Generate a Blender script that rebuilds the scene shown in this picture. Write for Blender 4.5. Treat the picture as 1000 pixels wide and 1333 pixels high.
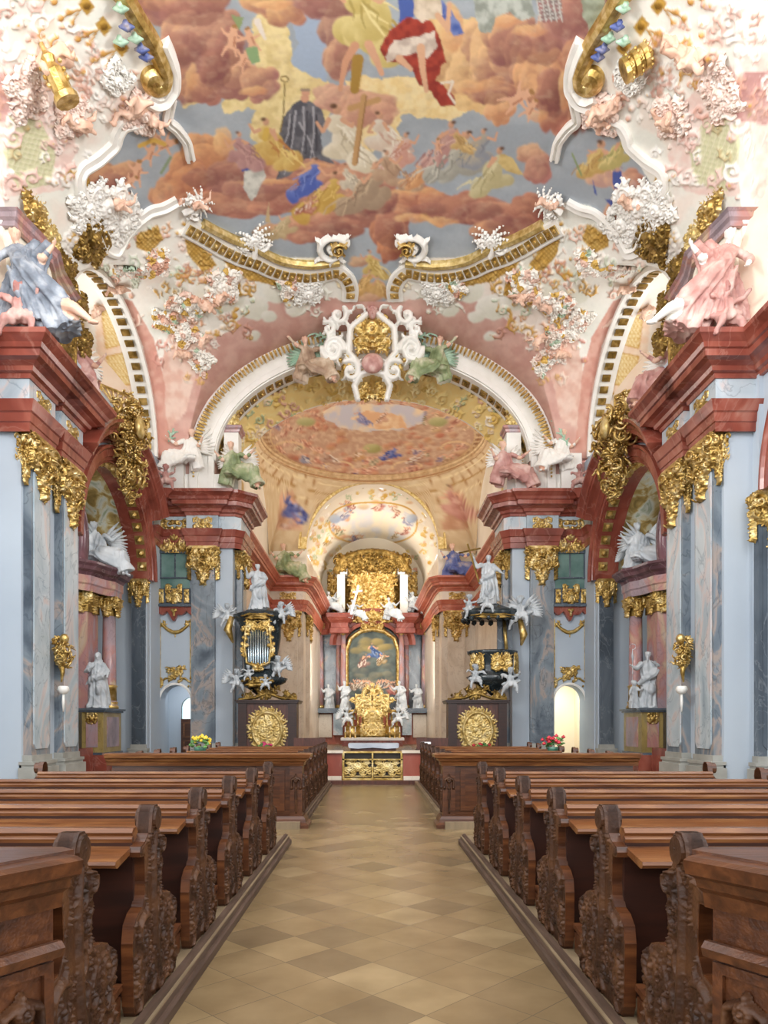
import bpy, math, random
import numpy as np
from mathutils import Vector, Matrix
# ------------------------------------------------------------------ clear, camera, world, lights
for o in list(bpy.data.objects): bpy.data.objects.remove(o)
SC = bpy.context.scene
COL = SC.collection
F, CX, HY, EYE = 930.0, 485.0, 943.0, 1.5      # focal length (px of a 1000 wide frame), vanishing point, eye height
cam = bpy.data.cameras.new('camera'); camo = bpy.data.objects.new('camera', cam); COL.objects.link(camo)
cam.sensor_fit = 'HORIZONTAL'; cam.sensor_width = 36; cam.lens = 36*F/1000
cam.shift_x = (500-CX)/1000; cam.shift_y = (HY-666.5)/1000
cam.clip_end = 300; cam.clip_start = 0.05
camo.location = (0, 0, EYE); camo.rotation_euler = (math.pi/2, 0, 0)
SC.camera = camo
SC.view_settings.view_transform = 'Standard'; SC.view_settings.look = 'None'
SC.view_settings.gamma = 1; SC.view_settings.use_curve_mapping = False
SC.view_settings.exposure = 0.5
SC.cycles.use_denoising = True
SC.cycles.max_bounces = 7; SC.cycles.diffuse_bounces = 5; SC.cycles.glossy_bounces = 3
SC.cycles.sample_clamp_indirect = 4
W = bpy.data.worlds.new('daylight'); SC.world = W; W.use_nodes = True
W.node_tree.nodes['Background'].inputs[0].default_value = (0.96, 0.975, 1.0, 1)
W.node_tree.nodes['Background'].inputs[1].default_value = 2.0
def area(name, loc, aim, sx, sy, power, col=(1, .98, .95)):
    l = bpy.data.lights.new(name, 'AREA'); l.shape = 'RECTANGLE'; l.size = sx; l.size_y = sy
    l.energy = power; l.color = col
    o = bpy.data.objects.new(name, l); COL.objects.link(o); o.location = loc
    o.rotation_euler = (Vector(aim)-Vector(loc)).to_track_quat('-Z', 'Y').to_euler()
    return o
# daylight through the windows the church has: clerestory lunettes, nave windows nearer the camera, dome bay, apse; plus an added chapel fill
for s in (-1, 1):
    area('lunette_daylight', (s*10.2, 23.8, 13.6), (s*3.0, 23.8, 13.6), 2.4, 3.0, 90)
    area('chapel_fill', (s*10.3, 20.9, 7.2), (s*9.8, 26, 6.5), 1.2, 3.0, 60)  # added fill light brightening the chapel, no window at this spot
    area('nave_window_daylight', (s*9.9, 8.0, 12.8), (0, 19, 17.0), 4.5, 4.5, 2900)
    area('dome_bay_daylight', (s*6.3, 37.5, 12.6), (0, 38, 14.0), 2.6, 3.0, 420, (1, .97, .92))
    area('apse_daylight', (s*3.75, 50.0, 12.5), (0, 51, 12.0), 2.6, 2.2, 190, (1, .97, .9))
    area('apse_low_daylight', (s*4.0, 48.2, 5.8), (0, 53, 6.0), 1.2, 5.0, 250, (1, .98, .93))
def at(px, py, Y):                      # photograph pixel at depth Y -> point in the church
    return Vector(((px-CX)*Y/F, Y, EYE+(HY-py)*Y/F))
# ------------------------------------------------------------------ helpers
def tag(o, label=None, cat=None, group=None, kind=None):
    if label: o['label'] = label
    if cat: o['category'] = cat
    if group: o['group'] = group
    if kind: o['kind'] = kind
    return o
def thing(name, label, cat, loc=(0, 0, 0), rz=0, group=None):
    o = bpy.data.objects.new(name, None); COL.objects.link(o); o.location = loc; o.rotation_euler = (0, 0, rz)
    o.empty_display_size = .1
    return tag(o, label, cat, group)
def copy_tree(o, parent=None):
    c = o.copy(); COL.objects.link(c); c.parent = parent
    for ch in [x for x in o.children]: copy_tree(ch, c)
    return c
def unit(v):
    v = np.asarray(v, float); return v/(np.linalg.norm(v)+1e-12)
def frame_from(d):
    d = unit(d); a = np.array([0, 0, 1.]) if abs(d[2]) < .9 else np.array([1., 0, 0])
    u = unit(np.cross(a, d)); return u, np.cross(d, u), d
_ico = {}
def ico(sub):
    if sub not in _ico:
        import bmesh
        b = bmesh.new(); bmesh.ops.create_icosphere(b, subdivisions=sub, radius=1)
        _ico[sub] = (np.array([v.co[:] for v in b.verts]), [[v.index for v in f.verts] for f in b.faces]); b.free()
    return _ico[sub]
class MB:
    def __init__(s): s.V = []; s.Fc = []; s.n = 0
    def add(s, V, Fc):
        V = np.asarray(V, float).reshape(-1, 3); s.V.append(V); n = s.n
        s.Fc.extend([[i+n for i in f] for f in Fc]); s.n += len(V); return s
    def box(s, x0, x1, y0, y1, z0, z1):
        x0, x1 = sorted((x0, x1)); y0, y1 = sorted((y0, y1)); z0, z1 = sorted((z0, z1))
        return s.add([(x0,y0,z0),(x1,y0,z0),(x1,y1,z0),(x0,y1,z0),(x0,y0,z1),(x1,y0,z1),(x1,y1,z1),(x0,y1,z1)],
                     [(3,2,1,0),(4,5,6,7),(0,1,5,4),(1,2,6,5),(2,3,7,6),(3,0,4,7)])
    def prism(s, pts, O, U, V, N, t0, t1):      # polygon in the U,V plane extruded along N
        O, U, V, N = [np.asarray(q, float) for q in (O, U, V, N)]
        n = len(pts); A = [O+U*p[0]+V*p[1]+N*t0 for p in pts]; B = [O+U*p[0]+V*p[1]+N*t1 for p in pts]
        f = [list(range(n))[::-1], [i+n for i in range(n)]]+[[i, (i+1) % n, (i+1) % n+n, i+n] for i in range(n)]
        return s.add(A+B, f)
    def lathe(s, prof, c=(0, 0, 0), seg=20, a0=0, a1=2*math.pi, sx=1, sy=1):
        full = abs(a1-a0-2*math.pi) < 1e-6; m = seg if full else seg+1
        V = []
        for r, z in prof:
            for k in range(m):
                a = a0+(a1-a0)*k/seg; V.append((c[0]+r*math.cos(a)*sx, c[1]+r*math.sin(a)*sy, c[2]+z))
        f = []
        for i in range(len(prof)-1):
            for k in range(seg):
                k2 = (k+1) % m; f.append((i*m+k, i*m+k2, (i+1)*m+k2, (i+1)*m+k))
        if full and prof[0][0] > 1e-4: f.append([k for k in range(m)][::-1])
        if full and prof[-1][0] > 1e-4: f.append([(len(prof)-1)*m+k for k in range(m)])
        return s.add(V, f)
    def tube(s, pts, r, seg=6, cap=True):
        P = [np.asarray(p, float) for p in pts]; n = len(P)
        R = r if hasattr(r, '__len__') else [r]*n
        V = []; u = None
        for i, p in enumerate(P):
            d = unit(P[min(i+1, n-1)]-P[max(i-1, 0)])
            if u is None: u = frame_from(d)[0]
            else: u = unit(u-d*np.dot(u, d))
            w = np.cross(d, u)
            for k in range(seg):
                a = 2*math.pi*k/seg; V.append(p+(u*math.cos(a)+w*math.sin(a))*R[i])
        f = [(i*seg+k, i*seg+(k+1) % seg, (i+1)*seg+(k+1) % seg, (i+1)*seg+k) for i in range(n-1) for k in range(seg)]
        if cap: f += [list(range(seg))[::-1], [(n-1)*seg+k for k in range(seg)]]
        return s.add(V, f)
    def blob(s, c, r, sub=1, M=None):
        V, f = ico(sub); r = np.asarray(r if hasattr(r, '__len__') else (r, r, r), float)
        V = V*r
        if M is not None: V = V@np.asarray(M).T
        return s.add(V+np.asarray(c, float), f)
    def cone(s, p0, p1, r0, r1, seg=10):
        s.tube([p0, p1], [r0, r1], seg); s.blob(p0, r0, 1); s.blob(p1, r1, 1); return s
    def grid(s, P):                            # P: (n, m, 3)
        n, m = P.shape[:2]
        f = [(i*m+j, (i+1)*m+j, (i+1)*m+j+1, i*m+j+1) for i in range(n-1) for j in range(m-1)]
        return s.add(P.reshape(-1, 3), f)
    def sweep(s, prof, path, outs, ups, closed=False):   # prof [(out, up)], swept along path
        P = np.array([[np.asarray(p)+np.asarray(o)*a+np.asarray(u)*b for a, b in prof] for p, o, u in zip(path, outs, ups)])
        s.grid(P)
        if not closed:
            n, m = P.shape[:2]; b0 = s.n-n*m
            s.Fc.append([b0+j for j in range(m)]); s.Fc.append([b0+(n-1)*m+j for j in range(m)][::-1])
        return s
    def build(s, name, mat, parent=None, smooth=False, xf=None):
        me = bpy.data.meshes.new(name)
        V = np.concatenate(s.V) if s.V else np.zeros((0, 3))
        if xf is not None: V = V@np.asarray(xf)[:3, :3].T+np.asarray(xf)[:3, 3]
        me.from_pydata(V.tolist(), [], s.Fc); me.update()
        if smooth: me.shade_smooth()
        if isinstance(mat, bpy.types.Material): me.materials.append(mat)
        o = bpy.data.objects.new(name, me); COL.objects.link(o)
        if parent is not None: o.parent = parent
        fixn(me)
        return o
def fixn(me):
    import bmesh
    b = bmesh.new(); b.from_mesh(me); bmesh.ops.recalc_face_normals(b, faces=b.faces); b.to_mesh(me); b.free()
def fbm(x, y, z=0., seed=0, octs=3):                    # cheap smooth numpy noise, about -1..1
    r = np.random.RandomState(seed); t = 0; a = 1; tot = 0
    x = np.asarray(x, float); y = np.asarray(y, float)
    for o in range(octs):
        for k in range(3):
            k1, k2, k3 = r.uniform(-1, 1, 3); n = math.hypot(k1, k2)+.2; p = r.uniform(0, 6.28)
            q = r.uniform(.7, 1.3)*2**o
            t = t+a*np.sin((x*k1+y*k2)/n*q+z*k3*q+p+1.3*np.sin((x*k2-y*k1)/n*q*.8+p*2))/3
        tot += a*.6; a *= .55
    return t/tot
def vnoise(x, y, seed=0):                               # lattice value noise 0..1
    xi = np.floor(x).astype(np.int64); yi = np.floor(y).astype(np.int64); fx = x-xi; fy = y-yi
    fx = fx*fx*(3-2*fx); fy = fy*fy*(3-2*fy)
    def h(a, b):
        n = (a*374761393+b*668265263+seed*974711) & 0x7fffffff
        n = ((n ^ (n >> 13))*1274126177) & 0x7fffffff
        return ((n ^ (n >> 16)) & 0xffff)/65535.
    return (h(xi, yi)*(1-fx)+h(xi+1, yi)*fx)*(1-fy)+(h(xi, yi+1)*(1-fx)+h(xi+1, yi+1)*fx)*fy
def vfbm(x, y, seed=0, octs=4):
    t = 0; a = 1; tot = 0
    for o in range(octs):
        t = t+a*vnoise(x*2**o, y*2**o, seed+o*17); tot += a; a *= .5
    return t/tot
def lin(c):
    c = np.asarray(c, float); return np.where(c <= .04045, c/12.92, ((c+.055)/1.055)**2.4)
def hexc(h): return lin([int(h[i:i+2], 16)/255 for i in (0, 2, 4)])
# ------------------------------------------------------------------ materials
def newmat(name):
    m = bpy.data.materials.new(name); m.use_nodes = True; nt = m.node_tree
    return m, nt, nt.nodes['Principled BSDF'], nt.nodes.new, nt.links.new
def rgba(h): return (*hexc(h), 1)
def ramp(nt, stops, interp='LINEAR'):
    r = nt.nodes.new('ShaderNodeValToRGB'); e = r.color_ramp.elements; r.color_ramp.interpolation = interp
    e[0].position, e[0].color = stops[0][0], rgba(stops[0][1]); e[1].position, e[1].color = stops[-1][0], rgba(stops[-1][1])
    for p, c in stops[1:-1]:
        q = e.new(p); q.color = rgba(c)
    return r
def coords(nt, obj, scale=(1, 1, 1), loc=(0, 0, 0)):
    t = nt.nodes.new('ShaderNodeTexCoord' if obj else 'ShaderNodeNewGeometry')
    mp = nt.nodes.new('ShaderNodeMapping'); mp.inputs['Scale'].default_value = scale; mp.inputs['Location'].default_value = loc
    nt.links.new(t.outputs['Object' if obj else 'Position'], mp.inputs[0]); return mp
def mk(name, stops, scale=3., rough=.5, metal=0., bump=0., bscale=20., dist=0., obj=False, stretch=(1, 1, 1), detail=5, spec=.5):
    m, nt, B, N, L = newmat(name)
    mp = coords(nt, obj, stretch)
    n = N('ShaderNodeTexNoise'); n.inputs['Scale'].default_value = scale; n.inputs['Detail'].default_value = detail
    n.inputs['Distortion'].default_value = dist; L(mp.outputs[0], n.inputs[0])
    r = ramp(nt, stops); L(n.outputs[0], r.inputs[0]); L(r.outputs[0], B.inputs['Base Color'])
    B.inputs['Roughness'].default_value = rough; B.inputs['Metallic'].default_value = metal
    B.inputs['Specular IOR Level'].default_value = spec
    if bump:
        n2 = N('ShaderNodeTexNoise'); n2.inputs['Scale'].default_value = bscale; n2.inputs['Detail'].default_value = 4
        L(mp.outputs[0], n2.inputs[0]); b = N('ShaderNodeBump'); b.inputs['Strength'].default_value = bump
        b.inputs['Distance'].default_value = .02; L(n2.outputs[0], b.inputs['Height']); L(b.outputs[0], B.inputs['Normal'])
    return m
def marble(name, base, vein, scale=.9, rough=.22, vscale=1.3, loc=(0, 0, 0), vamt=.45):
    m, nt, B, N, L = newmat(name)
    mp = coords(nt, False, (1, 1, .6), loc)
    n = N('ShaderNodeTexNoise'); n.inputs['Scale'].default_value = scale; n.inputs['Detail'].default_value = 7
    n.inputs['Distortion'].default_value = 1.4; L(mp.outputs[0], n.inputs[0])
    r = ramp(nt, base); L(n.outputs[0], r.inputs[0])
    n2 = N('ShaderNodeTexNoise'); n2.inputs['Scale'].default_value = vscale; n2.inputs['Detail'].default_value = 8
    n2.inputs['Distortion'].default_value = 2.2; L(mp.outputs[0], n2.inputs[0])
    r2 = N('ShaderNodeValToRGB'); e = r2.color_ramp.elements
    e[0].position, e[0].color = .482, (0, 0, 0, 1); e[1].position, e[1].color = .518, (0, 0, 0, 1)
    q = e.new(.5); q.color = (1, 1, 1, 1)
    L(n2.outputs[0], r2.inputs[0])
    mx = N('ShaderNodeMix'); mx.data_type = 'RGBA'; mx.inputs[7].default_value = rgba(vein)
    mu = N('ShaderNodeMath'); mu.operation = 'MULTIPLY'; mu.inputs[1].default_value = vamt; L(r2.outputs[0], mu.inputs[0])
    L(mu.outputs[0], mx.inputs[0]); L(r.outputs[0], mx.inputs[6]); L(mx.outputs[2], B.inputs['Base Color'])
    B.inputs['Roughness'].default_value = rough
    return m
M = {}
M['plaster'] = mk('pale_plaster', [(.3, 'b3bfcb'), (.7, 'bfcad4')], .4, .8, bump=.05, bscale=8)
M['cream'] = mk('cream_plaster', [(.3, 'e6ddca'), (.7, 'f0e8d8')], .5, .8)
M['white'] = mk('white_stucco', [(.3, 'e9e7e0'), (.7, 'f5f3ee')], 2, .6, bump=.1, bscale=14)
M['statue'] = mk('white_statue_stucco', [(.3, 'a9b2b9'), (.7, 'd3d8db')], 3, .42, bump=.15, bscale=25, obj=True)
M['gold'] = mk('gilding', [(.3, '937338'), (.5, 'cbab64'), (.7, 'eed9a4')], 5, .36, .78, bump=.5, bscale=26)
M['goldpale'] = mk('pale_gilding', [(.3, 'b5954e'), (.5, 'd6bd7c'), (.7, 'ecd9a6')], 6, .45, .55, bump=.35, bscale=22)
M['golddark'] = mk('aged_gilding', [(.3, '5a4620'), (.5, '8e7238'), (.7, 'bfa060')], 4, .4, .75, bump=.4, bscale=18)
M['red'] = marble('red_scagliola_marble', [(.25, '6f372c'), (.5, '8e483a'), (.65, 'a15c4c'), (.85, 'b98676')], 'ae7a6b', .9, .25, .5)
M['redhot'] = marble('orange_red_marble', [(.3, 'a5503b'), (.6, 'bb6a50'), (.8, 'c88872')], 'cf9a84', 1.0, .35, .5)
M['slate'] = marble('slate_grey_marble', [(.3, '4c5661'), (.42, '69747f'), (.54, '848f97'), (.6, 'a99b92'), (.64, '78828b'), (.72, '6f7983')], '3a434e', .75, .25, .8)
M['slatedark'] = marble('dark_slate_marble', [(.3, '3f4750'), (.5, '545e68'), (.75, '6e7780')], '8d959c', .6, .25, 1.0)
M['bluemarble'] = marble('pale_blue_marble', [(.28, '8fa0ab'), (.42, 'b0bfc8'), (.54, 'c2cdd3'), (.6, 'cfc3c0'), (.64, 'b4bfc6'), (.72, 'a9b6bf')], '6c7a88', .7, .25, .9)
M['pinkmarble'] = marble('rose_marble', [(.3, '877b82'), (.46, 'a8949a'), (.56, 'b5827c'), (.64, 'bfa68c'), (.72, 'c0aeaa')], '7a6a70', .8, .25, 1.4)
M['ochremarble'] = marble('ochre_edged_marble', [(.3, '8a7646'), (.6, 'a9945c'), (.8, '8a7f66')], '5c4f33', 1.5, .3, 2)
M['choirmarble'] = marble('cream_choir_marble', [(.3, 'cbbba6'), (.5, 'ddd0be'), (.7, 'e6dccc')], 'b09f8c', .6, .3, 1.0)
M['pink'] = mk('pink_plaster', [(.3, 'd3a59b'), (.7, 'dfb9ae')], 1.5, .8)
M['pinkstat'] = mk('tinted_rose_stucco', [(.3, 'a5716b'), (.5, 'c2938b'), (.7, 'dcc0b6')], 3, .5, obj=True)
M['greystat'] = mk('tinted_slate_stucco', [(.3, '565e6a'), (.5, '7c8592'), (.7, 'b9bfc7')], 3, .5, obj=True)
M['greenstat'] = mk('tinted_green_stucco', [(.3, '66754e'), (.5, '93a077'), (.7, 'd2cdb4')], 3, .5, obj=True)
M['bluestat'] = mk('tinted_blue_stucco', [(.3, '3d4b8a'), (.5, '5c6ba2'), (.7, 'b0a6a6')], 4, .5, obj=True)
M['flesh'] = mk('flesh_stucco', [(.3, 'd9ab92'), (.7, 'edcdb8')], 3, .5, obj=True)
M['stone'] = mk('grey_plinth_stone', [(.3, '98978f'), (.7, 'b3b3ac')], 2, .6)
M['plum'] = marble('plum_marble', [(.3, '4b3238'), (.55, '6a4a50'), (.8, '84646a')], 'a08a8a', 1.2, .25, .9)
M['brownstat'] = mk('tinted_brown_stucco', [(.3, '8f735f'), (.5, 'b39a82'), (.7, 'd8c6b0')], 3, .5, obj=True)
M['kerb'] = mk('worn_kerb_oak', [(.3, '3a2a20'), (.7, '5a463a')], 4, .5, stretch=(6, .6, 6))
M['shellvault'] = mk('gilded_green_vault', [(.35, '8a7440'), (.45, 'b79c5c'), (.52, 'd4cda8'), (.6, 'd9dcd2'), (.7, '9aa888')], 1.6, .6, bump=.5, bscale=6, dist=1.2)
M['black'] = marble('black_marble', [(.3, '1e2528'), (.6, '323b3f'), (.8, '4a5558')], '6a7577', 1.5, .2, 1.5)
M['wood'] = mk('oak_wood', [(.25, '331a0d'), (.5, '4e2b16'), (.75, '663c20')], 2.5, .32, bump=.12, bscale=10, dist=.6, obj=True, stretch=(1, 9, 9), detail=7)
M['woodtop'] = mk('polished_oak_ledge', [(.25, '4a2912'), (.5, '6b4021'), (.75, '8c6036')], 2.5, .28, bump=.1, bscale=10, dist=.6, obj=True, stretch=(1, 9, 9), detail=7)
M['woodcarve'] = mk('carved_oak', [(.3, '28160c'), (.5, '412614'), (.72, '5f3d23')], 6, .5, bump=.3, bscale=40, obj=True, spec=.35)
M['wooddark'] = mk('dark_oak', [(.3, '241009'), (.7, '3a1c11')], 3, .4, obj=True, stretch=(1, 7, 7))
M['stallwood'] = mk('walnut_stall_wood', [(.3, '40221a'), (.7, '5f3527')], 3, .4, obj=True, stretch=(6, 1, 1))
M['glass'], nt, B, N, L = newmat('window_glass'); B.inputs['Base Color'].default_value = rgba('b8cdd0'); B.inputs['Roughness'].default_value = .15; B.inputs['Transmission Weight'].default_value = .9; B.inputs['IOR'].default_value = 1.05
M['greenglass'] = mk('green_oratory_glass', [(.3, '4f6f6a'), (.7, '7f9c94')], 1.2, .15)
M['cloth'] = mk('white_altar_cloth', [(.3, 'e9ebee'), (.7, 'f6f7f8')], 3, .8)
M['greyblue'] = mk('grey_blue_cloth', [(.3, 'a9b0ba'), (.7, 'c4c9d0')], 3, .8)
M['iron'] = mk('dark_iron', [(.3, '2a2622'), (.7, '3a342c')], 3, .5, .4)
M['leaf'] = mk('green_leaves', [(.3, '3c6a35'), (.7, '6c9a52')], 9, .6, obj=True)
M['poly'], nt, B, N, L = newmat('polychrome_stucco')
vo = N('ShaderNodeTexVoronoi'); vo.inputs['Scale'].default_value = 4.5; g = N('ShaderNodeNewGeometry'); L(g.outputs['Position'], vo.inputs['Vector']); sp = N('ShaderNodeSeparateColor'); L(vo.outputs['Color'], sp.inputs[0])
r = ramp(nt, [(0, 'f4efe6'), (.34, 'ecdccf'), (.5, 'e2bfae'), (.64, 'f6f2ea'), (.74, 'd3ac58'), (.86, 'd9a890'), (.96, 'b4c8b0'), (1, 'f4efe6')], 'CONSTANT'); L(sp.outputs[0], r.inputs[0]); L(r.outputs[0], B.inputs['Base Color']); B.inputs['Roughness'].default_value = .55
M['rosepale'] = mk('pale_rose_stucco', [(.3, 'e0bfb2'), (.5, 'eed8cc'), (.7, 'f5ece4')], 5, .6)
M['sage'] = mk('pale_green_stucco', [(.3, '88b096'), (.7, 'b7d2bd')], 5, .6)
for nm, a, b in (('flowerred', 'b01c2c', 'd84050'), ('floweryellow', 'd8b020', 'f2e060'), ('flowerpink', 'c02860', 'e86090'), ('flowerwhite', 'e8e8e0', 'ffffff')):
    M[nm] = mk(nm+'_petals', [(.3, a), (.7, b)], 9, .6, obj=True)
M['pot'] = mk('green_pot_glaze', [(.3, '3f6f5c'), (.7, '5f8f7a')], 3, .3)
M['platform'] = mk('pew_platform_boards', [(.3, '77664e'), (.7, '8f7c62')], 2, .45, obj=True, stretch=(8, 1, 1))
M['tin'] = mk('organ_pipe_tin', [(.3, '8fa0aa'), (.7, 'bccad0')], 2, .25, .9)
# ------------------------------------------------------------------ reliefs: carved height fields made of scrolls, leaves, flowers
class Relief:
    def __init__(s, w, h, res, color=False):
        s.w, s.h, s.res = w, h, res; s.nx = int(w/res)+1; s.ny = int(h/res)+1
        s.H = np.zeros((s.ny, s.nx)); s.C = None
        if color: s.C = np.ones((s.ny, s.nx, 3))
        s.x0 = -w/2; s.y0 = 0.
    def win(s, x, y, r):
        i0 = max(0, int((x-r-s.x0)/s.res)); i1 = min(s.nx, int((x+r-s.x0)/s.res)+2)
        j0 = max(0, int((y-r-s.y0)/s.res)); j1 = min(s.ny, int((y+r-s.y0)/s.res)+2)
        if i1 <= i0 or j1 <= j0: return None
        X = s.x0+np.arange(i0, i1)*s.res-x; Y = s.y0+np.arange(j0, j1)*s.res-y
        return slice(j0, j1), slice(i0, i1), X[None, :], Y[:, None]
    def stamp(s, x, y, r, a, col=None, base=0.):
        w = s.win(x, y, r)
        if w is None: return
        q = 1-(w[2]**2+w[3]**2)/(r*r); k = q > 0; h = base+a*np.sqrt(np.clip(q, 0, 1))
        H = s.H[w[0], w[1]]
        if col is not None:
            C = s.C[w[0], w[1]]; m = (k & (h >= H*.98)); C[m] = col
        s.H[w[0], w[1]] = np.where(k, np.maximum(H, h), H)
    def line(s, pts, r0, r1, a, col=None, step=.4):
        P = np.asarray(pts, float); d = np.r_[0, np.cumsum(np.hypot(*np.diff(P, axis=0).T))]
        n = max(2, int(d[-1]/max(s.res*.8, min(r0, max(r1, s.res))*step)))
        t = np.linspace(0, d[-1], n); X = np.interp(t, d, P[:, 0]); Y = np.interp(t, d, P[:, 1])
        for k in range(n):
            q = k/(n-1); r = r0+(r1-r0)*q
            s.stamp(X[k], Y[k], max(r, s.res*.9), a*(.5+.5*r/max(r0, r1)), col)
    def leaf(s, x, y, ang, Ln, Wd, a, col=None):
        n = 7
        for k in range(n):
            t = k/(n-1); q = ang+.5*t*(1 if Wd > 0 else -1); px = x+Ln*t*math.cos(q); py = y+Ln*t*math.sin(q)
            s.stamp(px, py, abs(Wd)*(1-.75*t)*(.8+.35*(k % 2)), a*(1-.3*t), col)
    def scroll(s, x, y, size, ang, dr=1, turns=1.3, wd=.13, a=.04, leaves=4, col=None, lcol=None):
        n = 26; pts = []
        for k in range(n):
            t = k/(n-1); th = ang+dr*turns*2*math.pi*t; r = size*(1-t)**1.1*.5+size*.05
            cx = x+math.cos(ang+dr*1.57)*size*.0; pts.append((x+r*math.cos(th), y+r*math.sin(th)))
        s.line(pts, size*wd, size*wd*.45, a, col); s.stamp(x, y, size*wd*1.0, a*1.25, col)
        for k in range(leaves):
            i = int(k/leaves*n*.55)+1; p = pts[i]; q = math.atan2(p[1]-y, p[0]-x)+dr*(-.7)
            s.leaf(p[0], p[1], q, size*.38, size*.1*dr, a*.85, lcol if lcol is not None else col)
    def flower(s, x, y, r, a, col=None, ccol=None):
        for k in range(5):
            q = k*1.2566+x*7; s.stamp(x+r*.55*math.cos(q), y+r*.55*math.sin(q), r*.5, a, col)
        s.stamp(x, y, r*.32, a*1.35, ccol if ccol is not None else col)
    def rocaille(s, cx, cy, w, h, n, seed, a, smin=.2, smax=.45, col=None, taper=0):
        R = random.Random(seed); m = min(w, h)
        for k in range(n):
            y = cy+(R.random()-.5)*h; f = 1-taper*(.5-(y-cy)/h); x = cx+(R.random()-.5)*w*max(.1, f)
            z = m*R.uniform(smin, smax); q = R.random()
            if q < .6: s.scroll(x, y, z, R.uniform(0, 6.28), R.choice((-1, 1)), R.uniform(.8, 1.5), R.uniform(.11, .17), a*R.uniform(.7, 1), R.randint(1, 5), col)
            elif q < .8: s.leaf(x, y, R.uniform(0, 6.28), z*.8, z*.16*R.choice((-1, 1)), a*R.uniform(.7, 1), col)
            else: s.flower(x, y, z*.3, a, col)
    def mirror(s): s.H = np.maximum(s.H, s.H[:, ::-1]); return s
    def mask(s, fn):
        X = s.x0+np.arange(s.nx)*s.res; Y = s.y0+np.arange(s.ny)*s.res
        s.H *= fn(*np.meshgrid(X, Y)); return s
    def build(s, name, mat, parent=None, O=(0, 0, 0), U=(1, 0, 0), V=(0, 0, 1), N=(0, -1, 0), thr=.002, wrap=None):
        O, U, V, N = [np.asarray(q, float) for q in (O, U, V, N)]
        X = s.x0+np.arange(s.nx)*s.res; Y = s.y0+np.arange(s.ny)*s.res
        X, Y = np.meshgrid(X, Y); H = s.H
        if wrap: h2, X2 = H+wrap-X**2/(4*wrap)*2, X; H = H+np.clip(wrap*(1-(X/(s.w/2))**2), 0, None)*(s.H > thr)
        P = O+X[..., None]*U+Y[..., None]*V+H[..., None]*N
        on = s.H > thr
        q = on[:-1, :-1] | on[1:, :-1] | on[:-1, 1:] | on[1:, 1:]
        idx = np.arange(s.nx*s.ny).reshape(s.ny, s.nx)
        j, i = np.nonzero(q)
        f = np.stack([idx[j, i], idx[j, i+1], idx[j+1, i+1], idx[j+1, i]], 1)
        used = np.unique(f); mp = -np.ones(s.nx*s.ny, int); mp[used] = np.arange(len(used))
        f = mp[f]
        if np.dot(np.cross(U, V), N) < 0: f = f[:, ::-1]
        o = quadmesh(name, P.reshape(-1, 3)[used], f, mat, parent)
        return o
def quadmesh(name, P, f, mat, parent=None, smooth=True, col=None):
    me = bpy.data.meshes.new(name); n, m = len(P), len(f)
    me.vertices.add(n); me.vertices.foreach_set('co', np.ascontiguousarray(P, dtype=np.float32).ravel())
    me.loops.add(m*4); me.loops.foreach_set('vertex_index', np.ascontiguousarray(f, dtype=np.int32).ravel())
    me.polygons.add(m); me.polygons.foreach_set('loop_start', np.arange(0, m*4, 4, dtype=np.int32))
    me.polygons.foreach_set('loop_total', np.full(m, 4, dtype=np.int32))
    me.update(calc_edges=True); me.validate()
    if smooth: me.shade_smooth()
    if col is not None:
        a = me.color_attributes.new('Col', 'FLOAT_COLOR', 'POINT')
        a.data.foreach_set('color', np.concatenate([col, np.ones((n, 1))], 1).astype(np.float32).ravel())
    me.materials.append(mat)
    o = bpy.data.objects.new(name, me); COL.objects.link(o)
    if parent is not None: o.parent = parent
    return o
# pale flesh etc. colours for painted surfaces come from the 'Col' attribute
M['fresco'], nt, B, N, L = newmat('painted_fresco_and_stucco')
a_ = N('ShaderNodeVertexColor'); a_.layer_name = 'Col'; L(a_.outputs[0], B.inputs['Base Color']); B.inputs['Roughness'].default_value = .75
# ------------------------------------------------------------------ the building
VY = 28.4                                                # far end of the nave vault
def sm(t): t = np.clip(t, 0, 1); return t*t*(3-2*t)
def vault_A(Y): return 8.95-1.65*sm((np.asarray(Y, float)-20.0)/8.2)
def vault_H(Y): return 6.5-1.4*sm((np.asarray(Y, float)-20.5)/7.9)
LC, LA, LB = 23.8, 4.35, 3.95                            # lunette centre, half width, rise
def vault_z(x, Y):
    x = np.abs(np.asarray(x, float)); Y = np.asarray(Y, float); A = vault_A(Y)
    m = 12+vault_H(Y)*np.sqrt(np.clip(1-(x/A)**2, 0, 1))
    l = 12+LB*np.sqrt(np.clip(1-((Y-LC)/LA)**2, 0, 1))
    l = np.where(x > 5.6, l, 0)
    l2 = 12+LB*np.sqrt(np.clip(1-((Y-12.8)/LA)**2, 0, 1)); l2 = np.where(x > 5.6, l2, 0)
    return np.maximum(np.maximum(m, l), np.maximum(l2, 12))
_n = [0]
def trim(mb, mat, smooth=False):
    _n[0] += 1; o = mb.build('trim_%d' % _n[0], mat, None, smooth); tag(o, kind='structure'); return o
def struct(mb, name, mat, smooth=False):
    o = mb.build(name, mat, None, smooth); tag(o, kind='structure'); return o
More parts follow.
